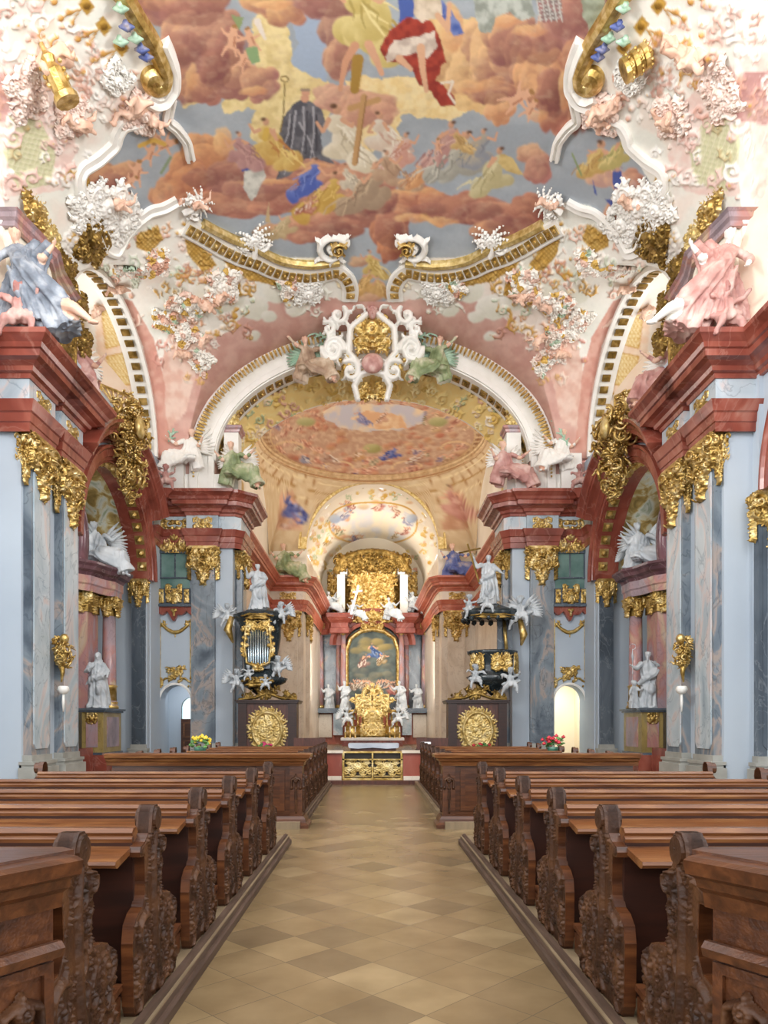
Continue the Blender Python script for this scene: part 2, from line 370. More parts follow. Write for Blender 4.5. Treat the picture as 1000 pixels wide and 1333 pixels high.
def plan_sweep(mb, prof, pts, s, z0, flip=1):
    P = [np.array([p[0], p[1]], float) for p in pts]; n = len(P); outs = []
    for i in range(n):
        d1 = unit(P[i]-P[i-1]) if i else None; d2 = unit(P[i+1]-P[i]) if i < n-1 else None
        nn = [np.array([d[1], -d[0]])*flip for d in (d1, d2) if d is not None]
        m = sum(nn); m = m/np.linalg.norm(m); m = m/max(.35, np.dot(m, nn[0])); outs.append(m)
    mb.sweep(prof, [(s*p[0], p[1], z0) for p in P], [(s*o[0], o[1], 0) for o in outs], [(0, 0, 1)]*n)
ARCHI = [(0, 0), (.05, 0), (.07, .2), (.1, .22), (.12, .42), (.16, .45), (.2, .58), (.24, .7), (0, .7)]
FRZ = [(0, 0), (.05, 0), (.05, .55), (0, .55)]
CORN = [(0, 0), (.09, 0), (.11, .1), (.2, .13), (.23, .23), (.33, .28), (.36, .3), (.5, .33), (.51, .48), (.56, .5), (.6, .6), (.7, .7), (.75, .74), (.76, .85), (0, .9)]
def archwall(mb, P, a0, a1, ztop, c, h, zs, rise, dep, z0=0., n=28):
    """wall from a0 to a1, z0 to ztop (number or function) with an arched opening; P(a, z, d) -> xyz"""
    zt = ztop if callable(ztop) else (lambda a: ztop)
    def quad(pa, pb):
        V = [P(*q) for q in pa+pb]; mb.add(V, [(0, 1, 2, 3), (7, 6, 5, 4), (0, 4, 5, 1), (1, 5, 6, 2), (2, 6, 7, 3), (3, 7, 4, 0)])
    def slab(x0, x1, b0, b1, t0, t1):
        quad([(x0, b0, 0), (x1, b1, 0), (x1, t1, 0), (x0, t0, 0)], [(x0, b0, dep), (x1, b1, dep), (x1, t1, dep), (x0, t0, dep)])
    if c-h > a0+1e-3: 
        k = 6 if callable(ztop) else 1
        for i in range(k):
            u0 = a0+(c-h-a0)*i/k; u1 = a0+(c-h-a0)*(i+1)/k; slab(u0, u1, z0, z0, zt(u0), zt(u1))
    if a1 > c+h+1e-3:
        k = 6 if callable(ztop) else 1
        for i in range(k):
            u0 = c+h+(a1-c-h)*i/k; u1 = c+h+(a1-c-h)*(i+1)/k; slab(u0, u1, z0, z0, zt(u0), zt(u1))
    an = [math.pi*(1-i/n) for i in range(n+1)]
    for i in range(n):
        x0 = c+h*math.cos(an[i]); x1 = c+h*math.cos(an[i+1]); b0 = zs+rise*math.sin(an[i]); b1 = zs+rise*math.sin(an[i+1])
        slab(x0, x1, b0, b1, zt(x0), zt(x1))
def ellsweep(mb, prof, c, h, zs, rise, place, a0=0, a1=math.pi, n=48):
    """moulding along an elliptic arch; prof (out, radial); place(a, z)->xyz, place.out the out vector"""
    path, outs, ups = [], [], []
    for i in range(n+1):
        t = a0+(a1-a0)*i/n; p = np.array([c+h*math.cos(t), zs+rise*math.sin(t)])
        nr = unit(np.array([math.cos(t)/h, math.sin(t)/rise]))
        path.append(place(p[0], p[1])); q = place(p[0]+nr[0], p[1]+nr[1]); ups.append(np.array(q)-np.array(path[-1])); outs.append(place.out)
    mb.sweep(prof, path, outs, ups)
class Pl:
    def __init__(s, f, out): s.f, s.out = f, out
    def __call__(s, a, z): return s.f(a, z)
# floor: stone squares laid diagonally in the aisle
m, nt, B, N, L = newmat('diagonal_stone_floor'); M['floor'] = m
g = N('ShaderNodeNewGeometry'); mp = N('ShaderNodeMapping'); T = .55/math.sqrt(2)
mp.inputs['Rotation'].default_value = (0, 0, math.pi/4); mp.inputs['Scale'].default_value = (1/T, 1/T, 1/T)
sub = N('ShaderNodeVectorMath'); sub.operation = 'SUBTRACT'; sub.inputs[1].default_value = (0, 6.43, 0)
L(g.outputs['Position'], sub.inputs[0]); L(sub.outputs[0], mp.inputs[0])
ad = N('ShaderNodeVectorMath'); ad.operation = 'ADD'; ad.inputs[1].default_value = (.5, .5, .5); L(mp.outputs[0], ad.inputs[0])
fl = N('ShaderNodeVectorMath'); fl.operation = 'FLOOR'; L(ad.outputs[0], fl.inputs[0])
fr = N('ShaderNodeVectorMath'); fr.operation = 'FRACTION'; L(ad.outputs[0], fr.inputs[0])
wn = N('ShaderNodeTexWhiteNoise'); wn.noise_dimensions = '2D'; L(fl.outputs[0], wn.inputs[0])
rp = ramp(nt, [(0, '7a6951'), (.12, '7f6e54'), (.17, '857256'), (.5, '8d795b'), (.8, '937f60'), (1, '9a8768')]); L(wn.outputs[0], rp.inputs[0])
no = N('ShaderNodeTexNoise'); no.inputs['Scale'].default_value = 2.2; no.inputs['Detail'].default_value = 6; L(g.outputs['Position'], no.inputs[0])
r2 = ramp(nt, [(.3, 'c9c0ae'), (.7, 'fffaf0')]); L(no.outputs[0], r2.inputs[0])
mx = N('ShaderNodeMix'); mx.data_type = 'RGBA'; mx.blend_type = 'MULTIPLY'; mx.inputs[0].default_value = .8; L(rp.outputs[0], mx.inputs[6]); L(r2.outputs[0], mx.inputs[7])
sp = N('ShaderNodeSeparateXYZ'); L(fr.outputs[0], sp.inputs[0])
def edge(o):
    a = N('ShaderNodeMath'); a.operation = 'PINGPONG'; a.inputs[1].default_value = .5; L(o, a.inputs[0]); return a
e1, e2 = edge(sp.outputs[0]), edge(sp.outputs[1])
mn = N('ShaderNodeMath'); mn.operation = 'MINIMUM'; L(e1.outputs[0], mn.inputs[0]); L(e2.outputs[0], mn.inputs[1])
lt = N('ShaderNodeMath'); lt.operation = 'LESS_THAN'; lt.inputs[1].default_value = .006; L(mn.outputs[0], lt.inputs[0])
m2 = N('ShaderNodeMix'); m2.data_type = 'RGBA'; m2.inputs[7].default_value = rgba('5f5340'); L(lt.outputs[0], m2.inputs[0]); L(mx.outputs[2], m2.inputs[6])
L(m2.outputs[2], B.inputs['Base Color']); B.inputs['Roughness'].default_value = .27
b = MB(); b.box(-12, 12, -8, 59, -.3, 0); struct(b, 'floor', M['floor'])
M['splay'] = mk('peach_splay_plaster', [(.3, 'e6cdb8'), (.7, 'efdfcc')], 1.2, .8)
# --- side walls, piers, chapels (s = -1 left, +1 right)
for s in (-1, 1):
    sd = 'left' if s < 0 else 'right'
    w = MB()
    P = lambda a, z, d, s=s: (s*(8.5+d), a, z)
    top = lambda y: 11.95
    archwall(w, P, 20.5, 27.25, 11.95, 23.8, 3.15, 6.95, 3.15, .6)           # chapel arch wall
    w.box(s*8.46, s*9.15, 17.2, 20.5, 0, 11.95)                              # near pier
    w.box(s*9.15, s*11.6, 20.2, 20.5, 0, 13)
    w.box(s*11.3, s*11.6, 20.5, 27.25, 0, 10.6)                              # chapel back
    w.box(s*8.95, s*11.6, 27.25, 27.5, 0, 10.6)                              # chapel far wall
    P2 = lambda a, z, d, s=s: (s*(9.25+d), a, z)
    archwall(w, P2, 8.3, 17.2, 11.95, 12.6, 3.6, 6.95, 3.4, .6)              # arch of the nearer bay
    w.box(s*9.15, s*11.6, 16.9, 17.2, 0, 10.6)
    w.box(s*11.3, s*11.6, 8.3, 17.2, 0, 10.6)
    w.box(s*9.2, s*11.6, 8.0, 8.3, 0, 10.6)
    w.box(s*8.9, s*9.2, 5.0, 8.3, 0, 11.95)
    # bay with door and oratory, canted between chapel and choir pier
    P3 = lambda a, z, d, s=s: (s*a, 28.5+d, z)
    archwall(w, P3, 7.25, 8.46, 5.75, 7.86, .6, 2.45, .62, .7)
    w.box(s*7.25, s*8.46, 28.5, 29.2, 5.75, 10.6); w.box(s*8.46, s*8.95, 27.25, 29.2, 0, 11.95)
    w.box(s*5.58, s*7.25, 28.5, 31, 0, 10.6)                                   # choir pier
    w.box(s*7.1, s*8.9, 29.2, 30.4, 5.6, 5.75); w.box(s*7.1, s*8.9, 30.4, 30.6, 5.6, 7.6)
    struct(w, 'wall_'+sd, M['plaster'])
    # passage behind the door opening
    c = MB(); c.box(s*7.0, s*7.1, 29.2, 33, 0, 3.6); c.box(s*9.3, s*9.4, 29.2, 33, 0, 3.6); c.box(s*7, s*9.4, 29.2, 33, 3.5, 3.6)
    if s > 0: c.box(s*7.0, s*9.4, 32.9, 33, 0, 3.6)
    else: archwall(c, lambda a, z, d: (-a, 32.6+d, z), 7.0, 9.4, 3.6, 8.23, .5, 2.25, .5, .2)
    struct(c, 'wall_passage_'+sd, M['cream' if s > 0 else 'plaster'])
    area('passage_fill', (s*8.2, 31.0, 3.4), (s*8.2, 31.2, 0), 1.4, 2.2, 70 if s > 0 else 26, (1, .95, .8) if s > 0 else (1, 1, 1))  # added fill light under the passage ceiling, not a window
    # attic above the entablature with lunette splays and window wall
    t = MB()
    for (cy) in (LC, 12.8):
        lz = lambda y, cy=cy: 12+LB*math.sqrt(max(0, 1-((y-cy)/LA)**2))+.03
        archwall(t, lambda a, z, d, s=s: (s*(10.4+d), a, z), cy-2.3, cy+2.3, lambda y: lz(y), cy, 1.45, 13.6, 1.45, .3, 10.6)
        t.box(s*10.4, s*10.7, cy-1.45, cy+1.45, 10.6, 11.3)
        for q in (-1, 1):
            n = 8; V = []; 
            for i in range(n+1):
                f = i/n; X = 10.45-1.75*f; Y = cy+q*(2.2+2.1*f**1.0); V += [(s*X, Y, 10.55), (s*X, Y, lz(Y))]
            t.add(V, [(2*i, 2*i+1, 2*i+3, 2*i+2) for i in range(n)])
        t.box(s*8.5, s*10.7, cy-4.4, cy+4.4, 10.5, 10.62)
    struct(t, 'wall_clerestory_'+sd, M['splay'])
    for k, cy in enumerate((LC, 12.8)):
        g = MB()
        n = 20; pts = [(-1.45, 11.3), (1.45, 11.3)]+[(1.45*math.cos(math.pi*i/n), 13.6+1.45*math.sin(math.pi*i/n)) for i in range(n+1)]
        g.prism(pts, (s*10.5, cy, 0), (0, 1, 0), (0, 0, 1), (s, 0, 0), 0, .02)
        wn_ = 'window_%d' % ((1 if s < 0 else 3)+k); o = struct(g, wn_, M['glass'])
        f = MB()
        for yy in (-.72, 0, .72): f.box(s*10.46, s*10.54, cy+yy-.03, cy+yy+.03, 11.3, 13.6+1.2)
        for zz in (11.35, 12.1, 12.9, 13.7, 14.4): f.box(s*10.46, s*10.54, cy-1.4, cy+1.4, zz-.025, zz+.025)
        f.build('window_frame', M['iron'], o)
    # entablature: architrave, frieze, cornice; broken forward over the pilasters
    near = [(9.5, 17.1), (8.24, 17.1), (8.24, 18.4), (8.46, 18.4), (8.46, 18.85), (8.24, 18.85), (8.24, 20.15), (8.46, 20.15), (8.46, 20.75)]
    far = [(8.46, 27.5), (8.46, 28.42), (7.3, 28.42), (7.3, 28.25), (6.15, 28.25), (6.15, 28.42), (5.5, 28.42), (5.3, 28.6), (5.3, 30.6), (6.0, 31.0)]
    for nm, path in (('n', near), ('f', far)):
        b = MB(); plan_sweep(b, ARCHI, path, s, 8.5, -1); plan_sweep(b, CORN, path, s, 9.75, -1); trim(b, M['red'])
        b = MB(); plan_sweep(b, FRZ, path, s, 9.2, -1); trim(b, M['bluemarble'])
    pl = Pl(lambda a, z, s=s: (s*8.5, a, z), np.array([-s, 0, 0.]))
    b = MB(); ellsweep(b, [(o_*.95, u_*.8) for o_, u_ in CORN], 23.8, 3.72, 6.95, 3.66, pl, .62, math.pi-.62)   # cornice rising over the arch
    ellsweep(b, [(0, 0), (.14, 0), (.16, .1), (.2, .12), (.2, .32), (.26, .38), (.26, .46), (0, .46)], 23.8, 3.15, 6.95, 3.15, pl)
    trim(b, M['red'])
    b = MB(); ellsweep(b, [(-.75, 0), (-.75, -.06), (.1, -.06), (.1, 0)], 23.8, 3.15, 6.95, 3.15, pl); trim(b, M['wooddark'] if 0 else M['red'])
    pl2 = Pl(lambda a, z, s=s: (s*9.25, a, z), np.array([-s, 0, 0.]))
    b = MB(); ellsweep(b, [(0, 0), (.14, 0), (.16, .1), (.2, .12), (.2, .32), (.26, .38), (.26, .46), (0, .46)], 12.6, 3.6, 6.95, 3.4, pl2)
    plan_sweep(b, CORN, [(9.25, 8.3), (9.25, 17.2)], s, 9.75, -1); trim(b, M['red'])
    # chapel vault
    b = MB(); n = 20; G = np.array([[(s*x, 23.8+3.3*math.cos(math.pi*i/n), 6.95+3.3*math.sin(math.pi*i/n)) for i in range(n+1)] for x in (9.0, 11.4)])
    b.grid(G); G = np.array([[(s*x, 12.6+3.7*math.cos(math.pi*i/n), 6.95+3.5*math.sin(math.pi*i/n)) for i in range(n+1)] for x in (9.8, 11.4)]); b.grid(G)
    struct(b, 'ceiling_chapel_'+sd, M['shellvault'], True)
    # choir: dome bay side walls, far piers, apse walls
    w = MB()
    w.box(s*6.4, s*6.7, 31, 44.5, 0, 10.6)
    w.box(s*4.3, s*6.7, 44.5, 45.6, 0, 10.6)
    V = [(s*4.3, 45.6), (s*3.95, 57.5)]
    w.add([(V[0][0], V[0][1], 0), (V[1][0], V[1][1], 0), (V[1][0]+s*.4, V[1][1], 0), (V[0][0]+s*.4, V[0][1], 0),
           (V[0][0], V[0][1], 12.6), (V[1][0], V[1][1], 12.6), (V[1][0]+s*.4, V[1][1], 12.6), (V[0][0]+s*.4, V[0][1], 12.6)],
          [(3,2,1,0), (4,5,6,7), (0,1,5,4), (1,2,6,5), (2,3,7,6), (3,0,4,7)])
    struct(w, 'wall_choir_'+sd, M['choirmarble'])
    path = [(6.4, 31.0), (6.4, 44.3), (4.35, 44.3), (4.2, 44.5), (4.1, 46.0), (3.9, 57.4)]
    b = MB(); plan_sweep(b, ARCHI, path, s, 8.5, -1); plan_sweep(b, CORN, path, s, 9.75, -1); trim(b, M['redhot'])
    b = MB(); plan_sweep(b, FRZ, path, s, 9.2, -1); trim(b, M['choirmarble'])
b = MB(); b.box(-4.6, 4.6, 57.5, 57.8, 0, 17); struct(b, 'wall_far', M['cream'])
# wall over the choir arch: nave side, splayed gilt band, dome side
b = MB()
P = lambda a, z, d: (a, 28.5+d, z)
vend = lambda a: float(vault_z(a, 28.4))+.25
archwall(b, P, -8.5, 8.5, vend, 0, 6.3, 12, 4.3, .95, 10.6, 64)
struct(b, 'wall_choir_arch', M['pink'])
pa = Pl(lambda a, z: (a, 28.45, z), np.array([0, -1., 0]))
b = MB()   # white front archivolt with two steps
ellsweep(b, [(0, 0), (.1, 0), (.1, .22), (.03, .26), (.03, .62), (.12, .66), (.2, .84), (.2, .95), (0, .95)], 0, 6.3, 12, 4.25, pa, n=72)
for s in (-1, 1): 
    for x0, x1, yo in ((6.3, 6.52, .1), (6.52, 6.92, .03), (6.92, 7.25, .2)): b.box(s*x0, s*x1, 28.45-yo, 28.5, 10.6, 12)
trim(b, M['white'])
b = MB()   # soffit board
ellsweep(b, [(-1.05, -.05), (.02, -.05), (.02, .05), (-1.05, .05)], 0, 6.3, 12, 4.25, pa, n=72); trim(b, M['white'])
# gold field: loft between arches
n = 64; G = []
for k in range(7):
    f = k/6; yy = 29.5+1.5*f; a = 6.3-.45*f; h = 4.25-.55*f
    G.append([(a*math.cos(math.pi*i/n), yy, 12+h*math.sin(math.pi*i/n)) for i in range(n+1)])
G = np.array(G); b = MB(); b.grid(G); goldfield = b
for s in (-1, 1): b.box(s*5.62, s*6.4, 29.4, 31.2, 10.6, 12)
tag(goldfield.build('wall_arch_reveal', M['goldpale'], None, True), kind='structure')
b = MB()
for s in (-1, 1): b.box(s*5.7, s*8.5, 28.4, 28.55, 10.55, 11.45)
trim(b, M['white'])
# dome bay walls above the cornice level and the arch to the apse
b = MB(); archwall(b, lambda a, z, d: (a, 44.5+d, z), -6.7, 6.7, 17.2, 0, 4.1, 12.4, 4.1, .8, 10.6, 48)
archwall(b, lambda a, z, d: (a, 31.0+d, z), -6.7, 6.7, 17.2, 0, 5.85, 12, 3.7, .2, 10.6, 48)
for s in (-1, 1): b.box(s*6.4, s*6.7, 31.2, 44.5, 10.6, 17.2)
struct(b, 'wall_dome_bay', M['pinkmarble'] if 0 else M['cream'])
pd = Pl(lambda a, z: (a, 44.45, z), np.array([0, -1., 0]))
b = MB(); ellsweep(b, [(0, 0), (.1, 0), (.15, .1), (.15, .35), (.25, .4), (.25, .5), (0, .5)], 0, 4.1, 12.4, 4.1, pd, n=56); trim(b, M['goldpale'])
# ------------------------------------------------------------------ painted and stuccoed vault
class Cartoon(Relief):
    """drawing of the vault decoration; x, y in the painter's grid, H = relief in metres, C = colour, G = gilding"""
    def __init__(s, x0, y0, x1, y1, base, res=1.):
        s.res = res; s.x0, s.y0 = x0, y0; s.nx = int((x1-x0)/res)+1; s.ny = int((y1-y0)/res)+1
        s.H = np.zeros((s.ny, s.nx)); s.C = np.ones((s.ny, s.nx, 3))*hexc(base); s.G = np.zeros((s.ny, s.nx))
        s.X, s.Y = np.meshgrid(x0+np.arange(s.nx)*res, y0+np.arange(s.ny)*res)
        s.wx = (vfbm(s.X/14, s.Y/14, 3)-.5)*2; s.wy = (vfbm(s.X/14, s.Y/14, 8)-.5)*2; s.clip = None; s.nz = vfbm(s.X/15, s.Y/11, 5)
    def put(s, m, col, g=0.):
        if s.clip is not None: m = m*s.clip
        m3 = m[..., None]; s.C = s.C*(1-m3)+np.asarray(col)*m3; s.G = s.G*(1-m)+g*m
    def inpoly(s, pts, warp=0.):
        X = s.X+s.wx*warp; Y = s.Y+s.wy*warp; r = np.zeros(X.shape, bool); n = len(pts)
        for i in range(n):
            x1, y1 = pts[i]; x2, y2 = pts[(i+1) % n]
            if y1 == y2: continue
            c = ((y1 > Y) != (y2 > Y)) & (X < (x2-x1)*(Y-y1)/(y2-y1)+x1); r ^= c
        return r.astype(float)
    def poly(s, pts, c, warp=2., g=0., c2=None, sc=9, seed=1):
        m = s.inpoly(pts, warp); col = hexc(c)
        if c2:
            t = vfbm(s.X/sc, s.Y/sc, seed)[..., None]; t = np.clip((t-.35)*3.3, 0, 1); col = col*(1-t)+hexc(c2)*t
        s.put(m, col, g)
    def puff(s, cx, cy, rx, ry, dark, light, ang=0., warp=3.5, a=1., la=-2.2, core=None):
        m_ = max(rx, ry)+warp+2; w = s.win(cx, cy, m_)
        if w is None: return
        J, I = w[0], w[1]; X = s.X[J, I]-cx+s.wx[J, I]*warp; Y = s.Y[J, I]-cy+s.wy[J, I]*warp; ca, sa = math.cos(ang), math.sin(ang)
        u = (X*ca+Y*sa)/rx; v = (-X*sa+Y*ca)/ry; d = np.sqrt(u*u+v*v)
        m = np.clip((1-d)*min(rx, ry)/2.2, 0, 1)*a
        t = np.clip(.37+.54*(u*math.cos(la)+v*math.sin(la))+.5*(s.nz[J, I]-.5)+.5*np.clip(d-.66, 0, 1), 0, 1)
        t = t*t*(3-2*t); dk = dark if not isinstance(dark, str) else hexc(dark); lt = light if not isinstance(light, str) else hexc(light)
        col = dk*(1-t[..., None])+lt*t[..., None]
        if s.clip is not None: m = m*s.clip[J, I]
        m3 = m[..., None]; s.C[J, I] = s.C[J, I]*(1-m3)+col*m3; s.G[J, I] *= (1-m)
    def cloud(s, cx, cy, rx, ry, dark, light):
        R = random.Random(int(cx*13+cy*7)); D = hexc(dark)*.82*.88+hexc('8c6a6c')*.2; L_ = hexc(light)*.8+hexc('ecd0a0')*.2
        n = 3+int((rx+ry)/20)
        for k in range(n):
            a = R.uniform(0, 6.283); f = R.uniform(.32, .5); q = R.uniform(-.12, .16)
            s.puff(cx+rx*.72*math.cos(a), cy+ry*.72*math.sin(a), rx*f, ry*f*1.15, np.clip(D*(1+q), 0, 1), np.clip(L_*(1+q*.6), 0, 1))
        s.puff(cx, cy, rx*.88, ry*.88, D, L_)
        for k in range(n):
            a = R.uniform(0, 6.283); e = R.uniform(.1, .6); f = R.uniform(.3, .5); q = R.uniform(-.14, .14)
            s.puff(cx+rx*e*math.cos(a), cy+ry*e*math.sin(a), rx*f, ry*f, np.clip((D*.75+L_*.25)*(1+q), 0, 1), np.clip(L_*(1+q*.5), 0, 1), a=.75)
        a0 = R.uniform(0, 3); P_ = [(cx+rx*.6*math.cos(a0+t*.22), cy+ry*.6*math.sin(a0+t*.22)) for t in range(7)]
    def stroke(s, pts, w, c, g=0., a=0., w1=None):
        P = np.asarray(pts, float); d = np.r_[0, np.cumsum(np.hypot(*np.diff(P, axis=0).T))]; n = max(2, int(d[-1]/max(.6, w*.3)))
        t = np.linspace(0, d[-1], n); w1 = w if w1 is None else w1; col = hexc(c) if isinstance(c, str) else c
        for k in range(n):
            x = np.interp(t[k], d, P[:, 0]); y = np.interp(t[k], d, P[:, 1]); r = max(.75, (w+(w1-w)*k/(n-1))/2)
            q = s.win(x, y, r)
            if q is None: continue
            m = (q[2]**2+q[3]**2) <= r*r
            if s.clip is not None: m = m & (s.clip[q[0], q[1]] > .5)
            s.C[q[0], q[1]][m] = col; s.G[q[0], q[1]][m] = g
            if a: H = s.H[q[0], q[1]]; H[m] = np.maximum(H[m], a)
    def fig(s, x, y, h, robe, fold='', hl='', skin='d9a787', w=.5, lean=0., seed=0, head=True):
        """painted draped figure, x, y its seat, h its height"""
        h = h*1.6; R = random.Random(seed*31+int(x*7+y)); rb = hexc(robe); fd = hexc(fold or '6a5048'); hi = hexc(hl or 'f0e6d4'); sk = hexc(skin)
        dx = R.choice((-1, 1)); tx, ty = x-dx*h*.1+lean*h*.3, y-h*.4
        for k in range(7):                       # legs and cloth spilling sideways
            t = k/6; px = x+dx*h*w*(t*1.1-.35)+R.uniform(-.06, .06)*h; py = y+h*(.02+.22*t+R.uniform(-.06, .06))
            s.puff(px, py, h*R.uniform(.16, .26), h*R.uniform(.11, .18), rb*.75+fd*.25, rb*.6+hi*.4, ang=R.uniform(-.8, .8), warp=2)
        s.puff(x+dx*h*.05, y-h*.12, h*.21, h*.24, rb*.8+fd*.2, rb*.55+hi*.45, warp=1.5)
        s.puff(tx, ty+h*.08, h*.15, h*.16, rb*.85+fd*.15, rb*.5+hi*.5, warp=1)
        for k in range(14):
            t = R.random(); x1 = tx+(x+dx*h*w*.7-tx)*t+R.uniform(-.14, .14)*h; y1 = ty+(y-ty)*t+R.uniform(0, .1)*h
            x2 = x1+dx*h*R.uniform(.02, .3); y2 = y1+h*R.uniform(.12, .32); c = ['fold', 'hi'][k % 2]
            mx_ = (x1+x2)/2+R.uniform(-.08, .08)*h; col = rb*.45+fd*.55 if k % 2 else rb*.3+hi*.7
            s.stroke([(x1, y1), (mx_, (y1+y2)/2), (x2, y2)], max(.9, h*.034), col, w1=h*.012)
        for q in (-1, 1):
            ex = tx+q*h*R.uniform(.18, .28); ey = ty+h*R.uniform(.04, .2); s.stroke([(tx+q*h*.1, ty+h*.02), (ex, ey), (ex+q*h*R.uniform(-.1, .16), ey-h*R.uniform(-.08, .2))], h*.075, sk, w1=h*.045)
        if head:
            s.puff(tx+dx*h*.02, ty-h*.13, h*.075, h*.09, sk*.8, np.clip(sk*1.12, 0, 1), warp=0.); s.puff(tx-dx*h*.03, ty-h*.18, h*.07, h*.05, hexc('5c4030'), hexc('8a6448'), warp=0.)
    def putto(s, x, y, h, ang=0., skin='dfae8e', seed=0):
        R = random.Random(seed+int(x+y)); ca, sa = math.cos(ang), math.sin(ang)
        def p(u, v): return (x+h*(u*ca-v*sa), y+h*(u*sa+v*ca))
        s.stroke([p(0, -.18), p(.03, .15)], h*.3, skin); s.stroke([p(.0, -.38), p(0, -.36)], h*.25, skin)
        s.stroke([p(-.02, -.45), p(.05, -.46)], h*.14, 'a87c4c')
        for a_, b_ in ((-.4, -.3), (.42, -.1), (-.22, .55), (.25, .5)): s.stroke([p(a_*.2, b_*.3), p(a_*.7, b_*.6), p(a_, b_)], h*.15, skin, w1=h*.07)
        s.stroke([p(.08, -.1), p(.1, .2)], h*.06, 'b87a5c')
def cartoon_main():
    K = Cartoon(-80, -60, 1080, 640, 'f2efe6')
    X, Y = K.X, K.Y
    # ---- stucco ground: cream, pale green, rose
    t = np.clip((vfbm(X/60, Y/60, 21)-.52)*5, 0, 1); K.put(t*.5, hexc('dfe6dc'))
    t = np.clip((vfbm(X/40, Y/40, 33)-.55)*6, 0, 1); K.put(t*.5, hexc('efd9cc'))
    pinkend = [(180, 640), (205, 560), (235, 470), (262, 445), (300, 430), (330, 396), (400, 384), (455, 392), (515, 392), (570, 384), (640, 396), (670, 430), (708, 445), (735, 470), (765, 560), (790, 640)]
    K.poly(pinkend, 'cf9f93', 4, c2='dcb3a6', sc=12)
    for q in (0, 1):
        f = (lambda p: [(970-a, b) for a, b in p]) if q else (lambda p: p)
        K.poly(f([(150, 385), (172, 392), (200, 440), (216, 500), (222, 600), (205, 600), (200, 520), (186, 450), (165, 400)]), 'd49a8a', 1, c2='e0b0a0')
        K.poly(f([(225, 400), (262, 455), (240, 540), (218, 560), (212, 470)]), 'e0b5a4', 4, c2='eccfc0')
        K.poly(f([(-60, 60), (40, 90), (85, 140), (100, 200), (80, 250), (-60, 260)]), 'ecd0c6', 5, c2='f2e2d8')
        K.poly(f([(-60, 90), (10, 95), (20, 120), (16, 150), (4, 160), (-60, 160)]), 'b88a86', 3, c2='cfa9a2')
        K.poly(f([(12, 150), (48, 145), (72, 200), (66, 240), (24, 248), (6, 200)]), 'cfcfa6', 3)
        # cloud-edged pale panels
        for cx, cy, r in ((330, 400, 22), (300, 390, 20), (362, 378, 22), (385, 402, 15), (350, 412, 12), (395, 385, 20), (270, 372, 26), (240, 350, 26), (290, 345, 22), (225, 380, 22), (330, 437, 10)):
            K.puff(970-cx if q else cx, cy, r, r*.8, 'e3e2d3', 'f6f3ea', warp=3)
    for q in (0, 1):
        f = (lambda p: [(970-a, b) for a, b in p]) if q else (lambda p: p)
        K.poly(f([(122, 398), (150, 392), (174, 428), (188, 490), (196, 575), (150, 575), (128, 480)]), 'edd0b6', 1, c2='f2dfca')
        for pn in ([(132, 404), (150, 400), (160, 448), (138, 454)], [(138, 464), (163, 459), (171, 500), (146, 505)], [(150, 516), (173, 511), (181, 552), (158, 556)]):
            K.poly(f(pn), 'f4e4b4', .5); pp = f(pn); K.stroke(pp+[pp[0]], 1.6, 'cf9f44', .3)
            m_ = K.inpoly(f(pn), .5)*(((X+Y*.6) % 5 < 1.2) | ((X-Y*.6) % 5 < 1.2)); K.put(m_*.9, hexc('d2a646'), .3)
    lat = (((X+Y*.35) % 7 < 1.2) | ((Y-X*.25) % 7 < 1.2))
    for q in (0, 1):
        XX = 970-X if q else X
        m = (XX > 8) & (XX < 70) & (Y > 148) & (Y < 246) & (np.abs(K.C[..., 0]-hexc('cfcfa6')[0]) < .06); K.put((lat & m)*.8, hexc('e8e4c8')); K.H += (lat & m)*.012
    # ---- the fresco field
    fres = [(150, -70), (175, 10), (205, 72), (222, 108), (214, 132), (180, 158), (158, 163), (150, 186), (118, 215), (104, 228), (112, 262), (140, 296), (156, 320), (162, 300), (180, 285), (212, 268), (238, 262),
            (262, 288), (300, 312), (340, 328), (380, 336), (438, 335), (450, 345), (456, 365), (456, 384), (470, 393), (500, 393), (514, 384), (514, 365), (520, 345), (532, 335), (590, 336), (630, 328), (670, 312), (705, 290),
            (716, 274), (738, 262), (768, 268), (800, 292), (818, 322), (826, 300), (840, 262), (846, 238), (828, 205), (808, 180), (800, 163), (780, 158), (756, 132), (750, 108), (765, 72), (800, 10), (830, -70)]
    K.clip = K.inpoly(fres); fm = K.clip.copy()
    K.put(np.ones_like(X), hexc('a0a8b0'))
    t = np.clip((vfbm(X/30, Y/22, 4)-.4)*3, 0, 1); K.put(t*.6, hexc('b4bcc2'))
    yel = 'dfc98c'; yl2 = 'efdca4'
    K.poly([(335, 0), (372, 25), (378, 75), (392, 90), (420, 100), (450, 130), (420, 160), (390, 200), (345, 205), (325, 170), (335, 142), (290, 150), (285, 130), (330, 100), (330, 60)], yel, 8, c2=yl2)
    K.poly([(235, 128), (252, 108), (268, 110), (262, 135), (240, 140)], 'e6cf98', 5)
    K.poly([(450, 105), (600, 95), (612, 140), (590, 160), (540, 152), (520, 150), (524, 200), (480, 200), (452, 160)], 'ecd093', 8, c2='f3dfac')
    K.poly([(560, 20), (640, 30), (640, 150), (590, 140), (560, 90)], 'e0b981', 8, c2='ecca90')
    K.poly([(378, 20), (412, 12), (424, 60), (424, 105), (392, 92), (376, 78), (386, 58)], 'a3b3c8', 6)
    mv, mo, ml, dk, br = 'a26e67', 'c98d70', 'eac08e', '96564c', 'b27464'
    P = K.puff
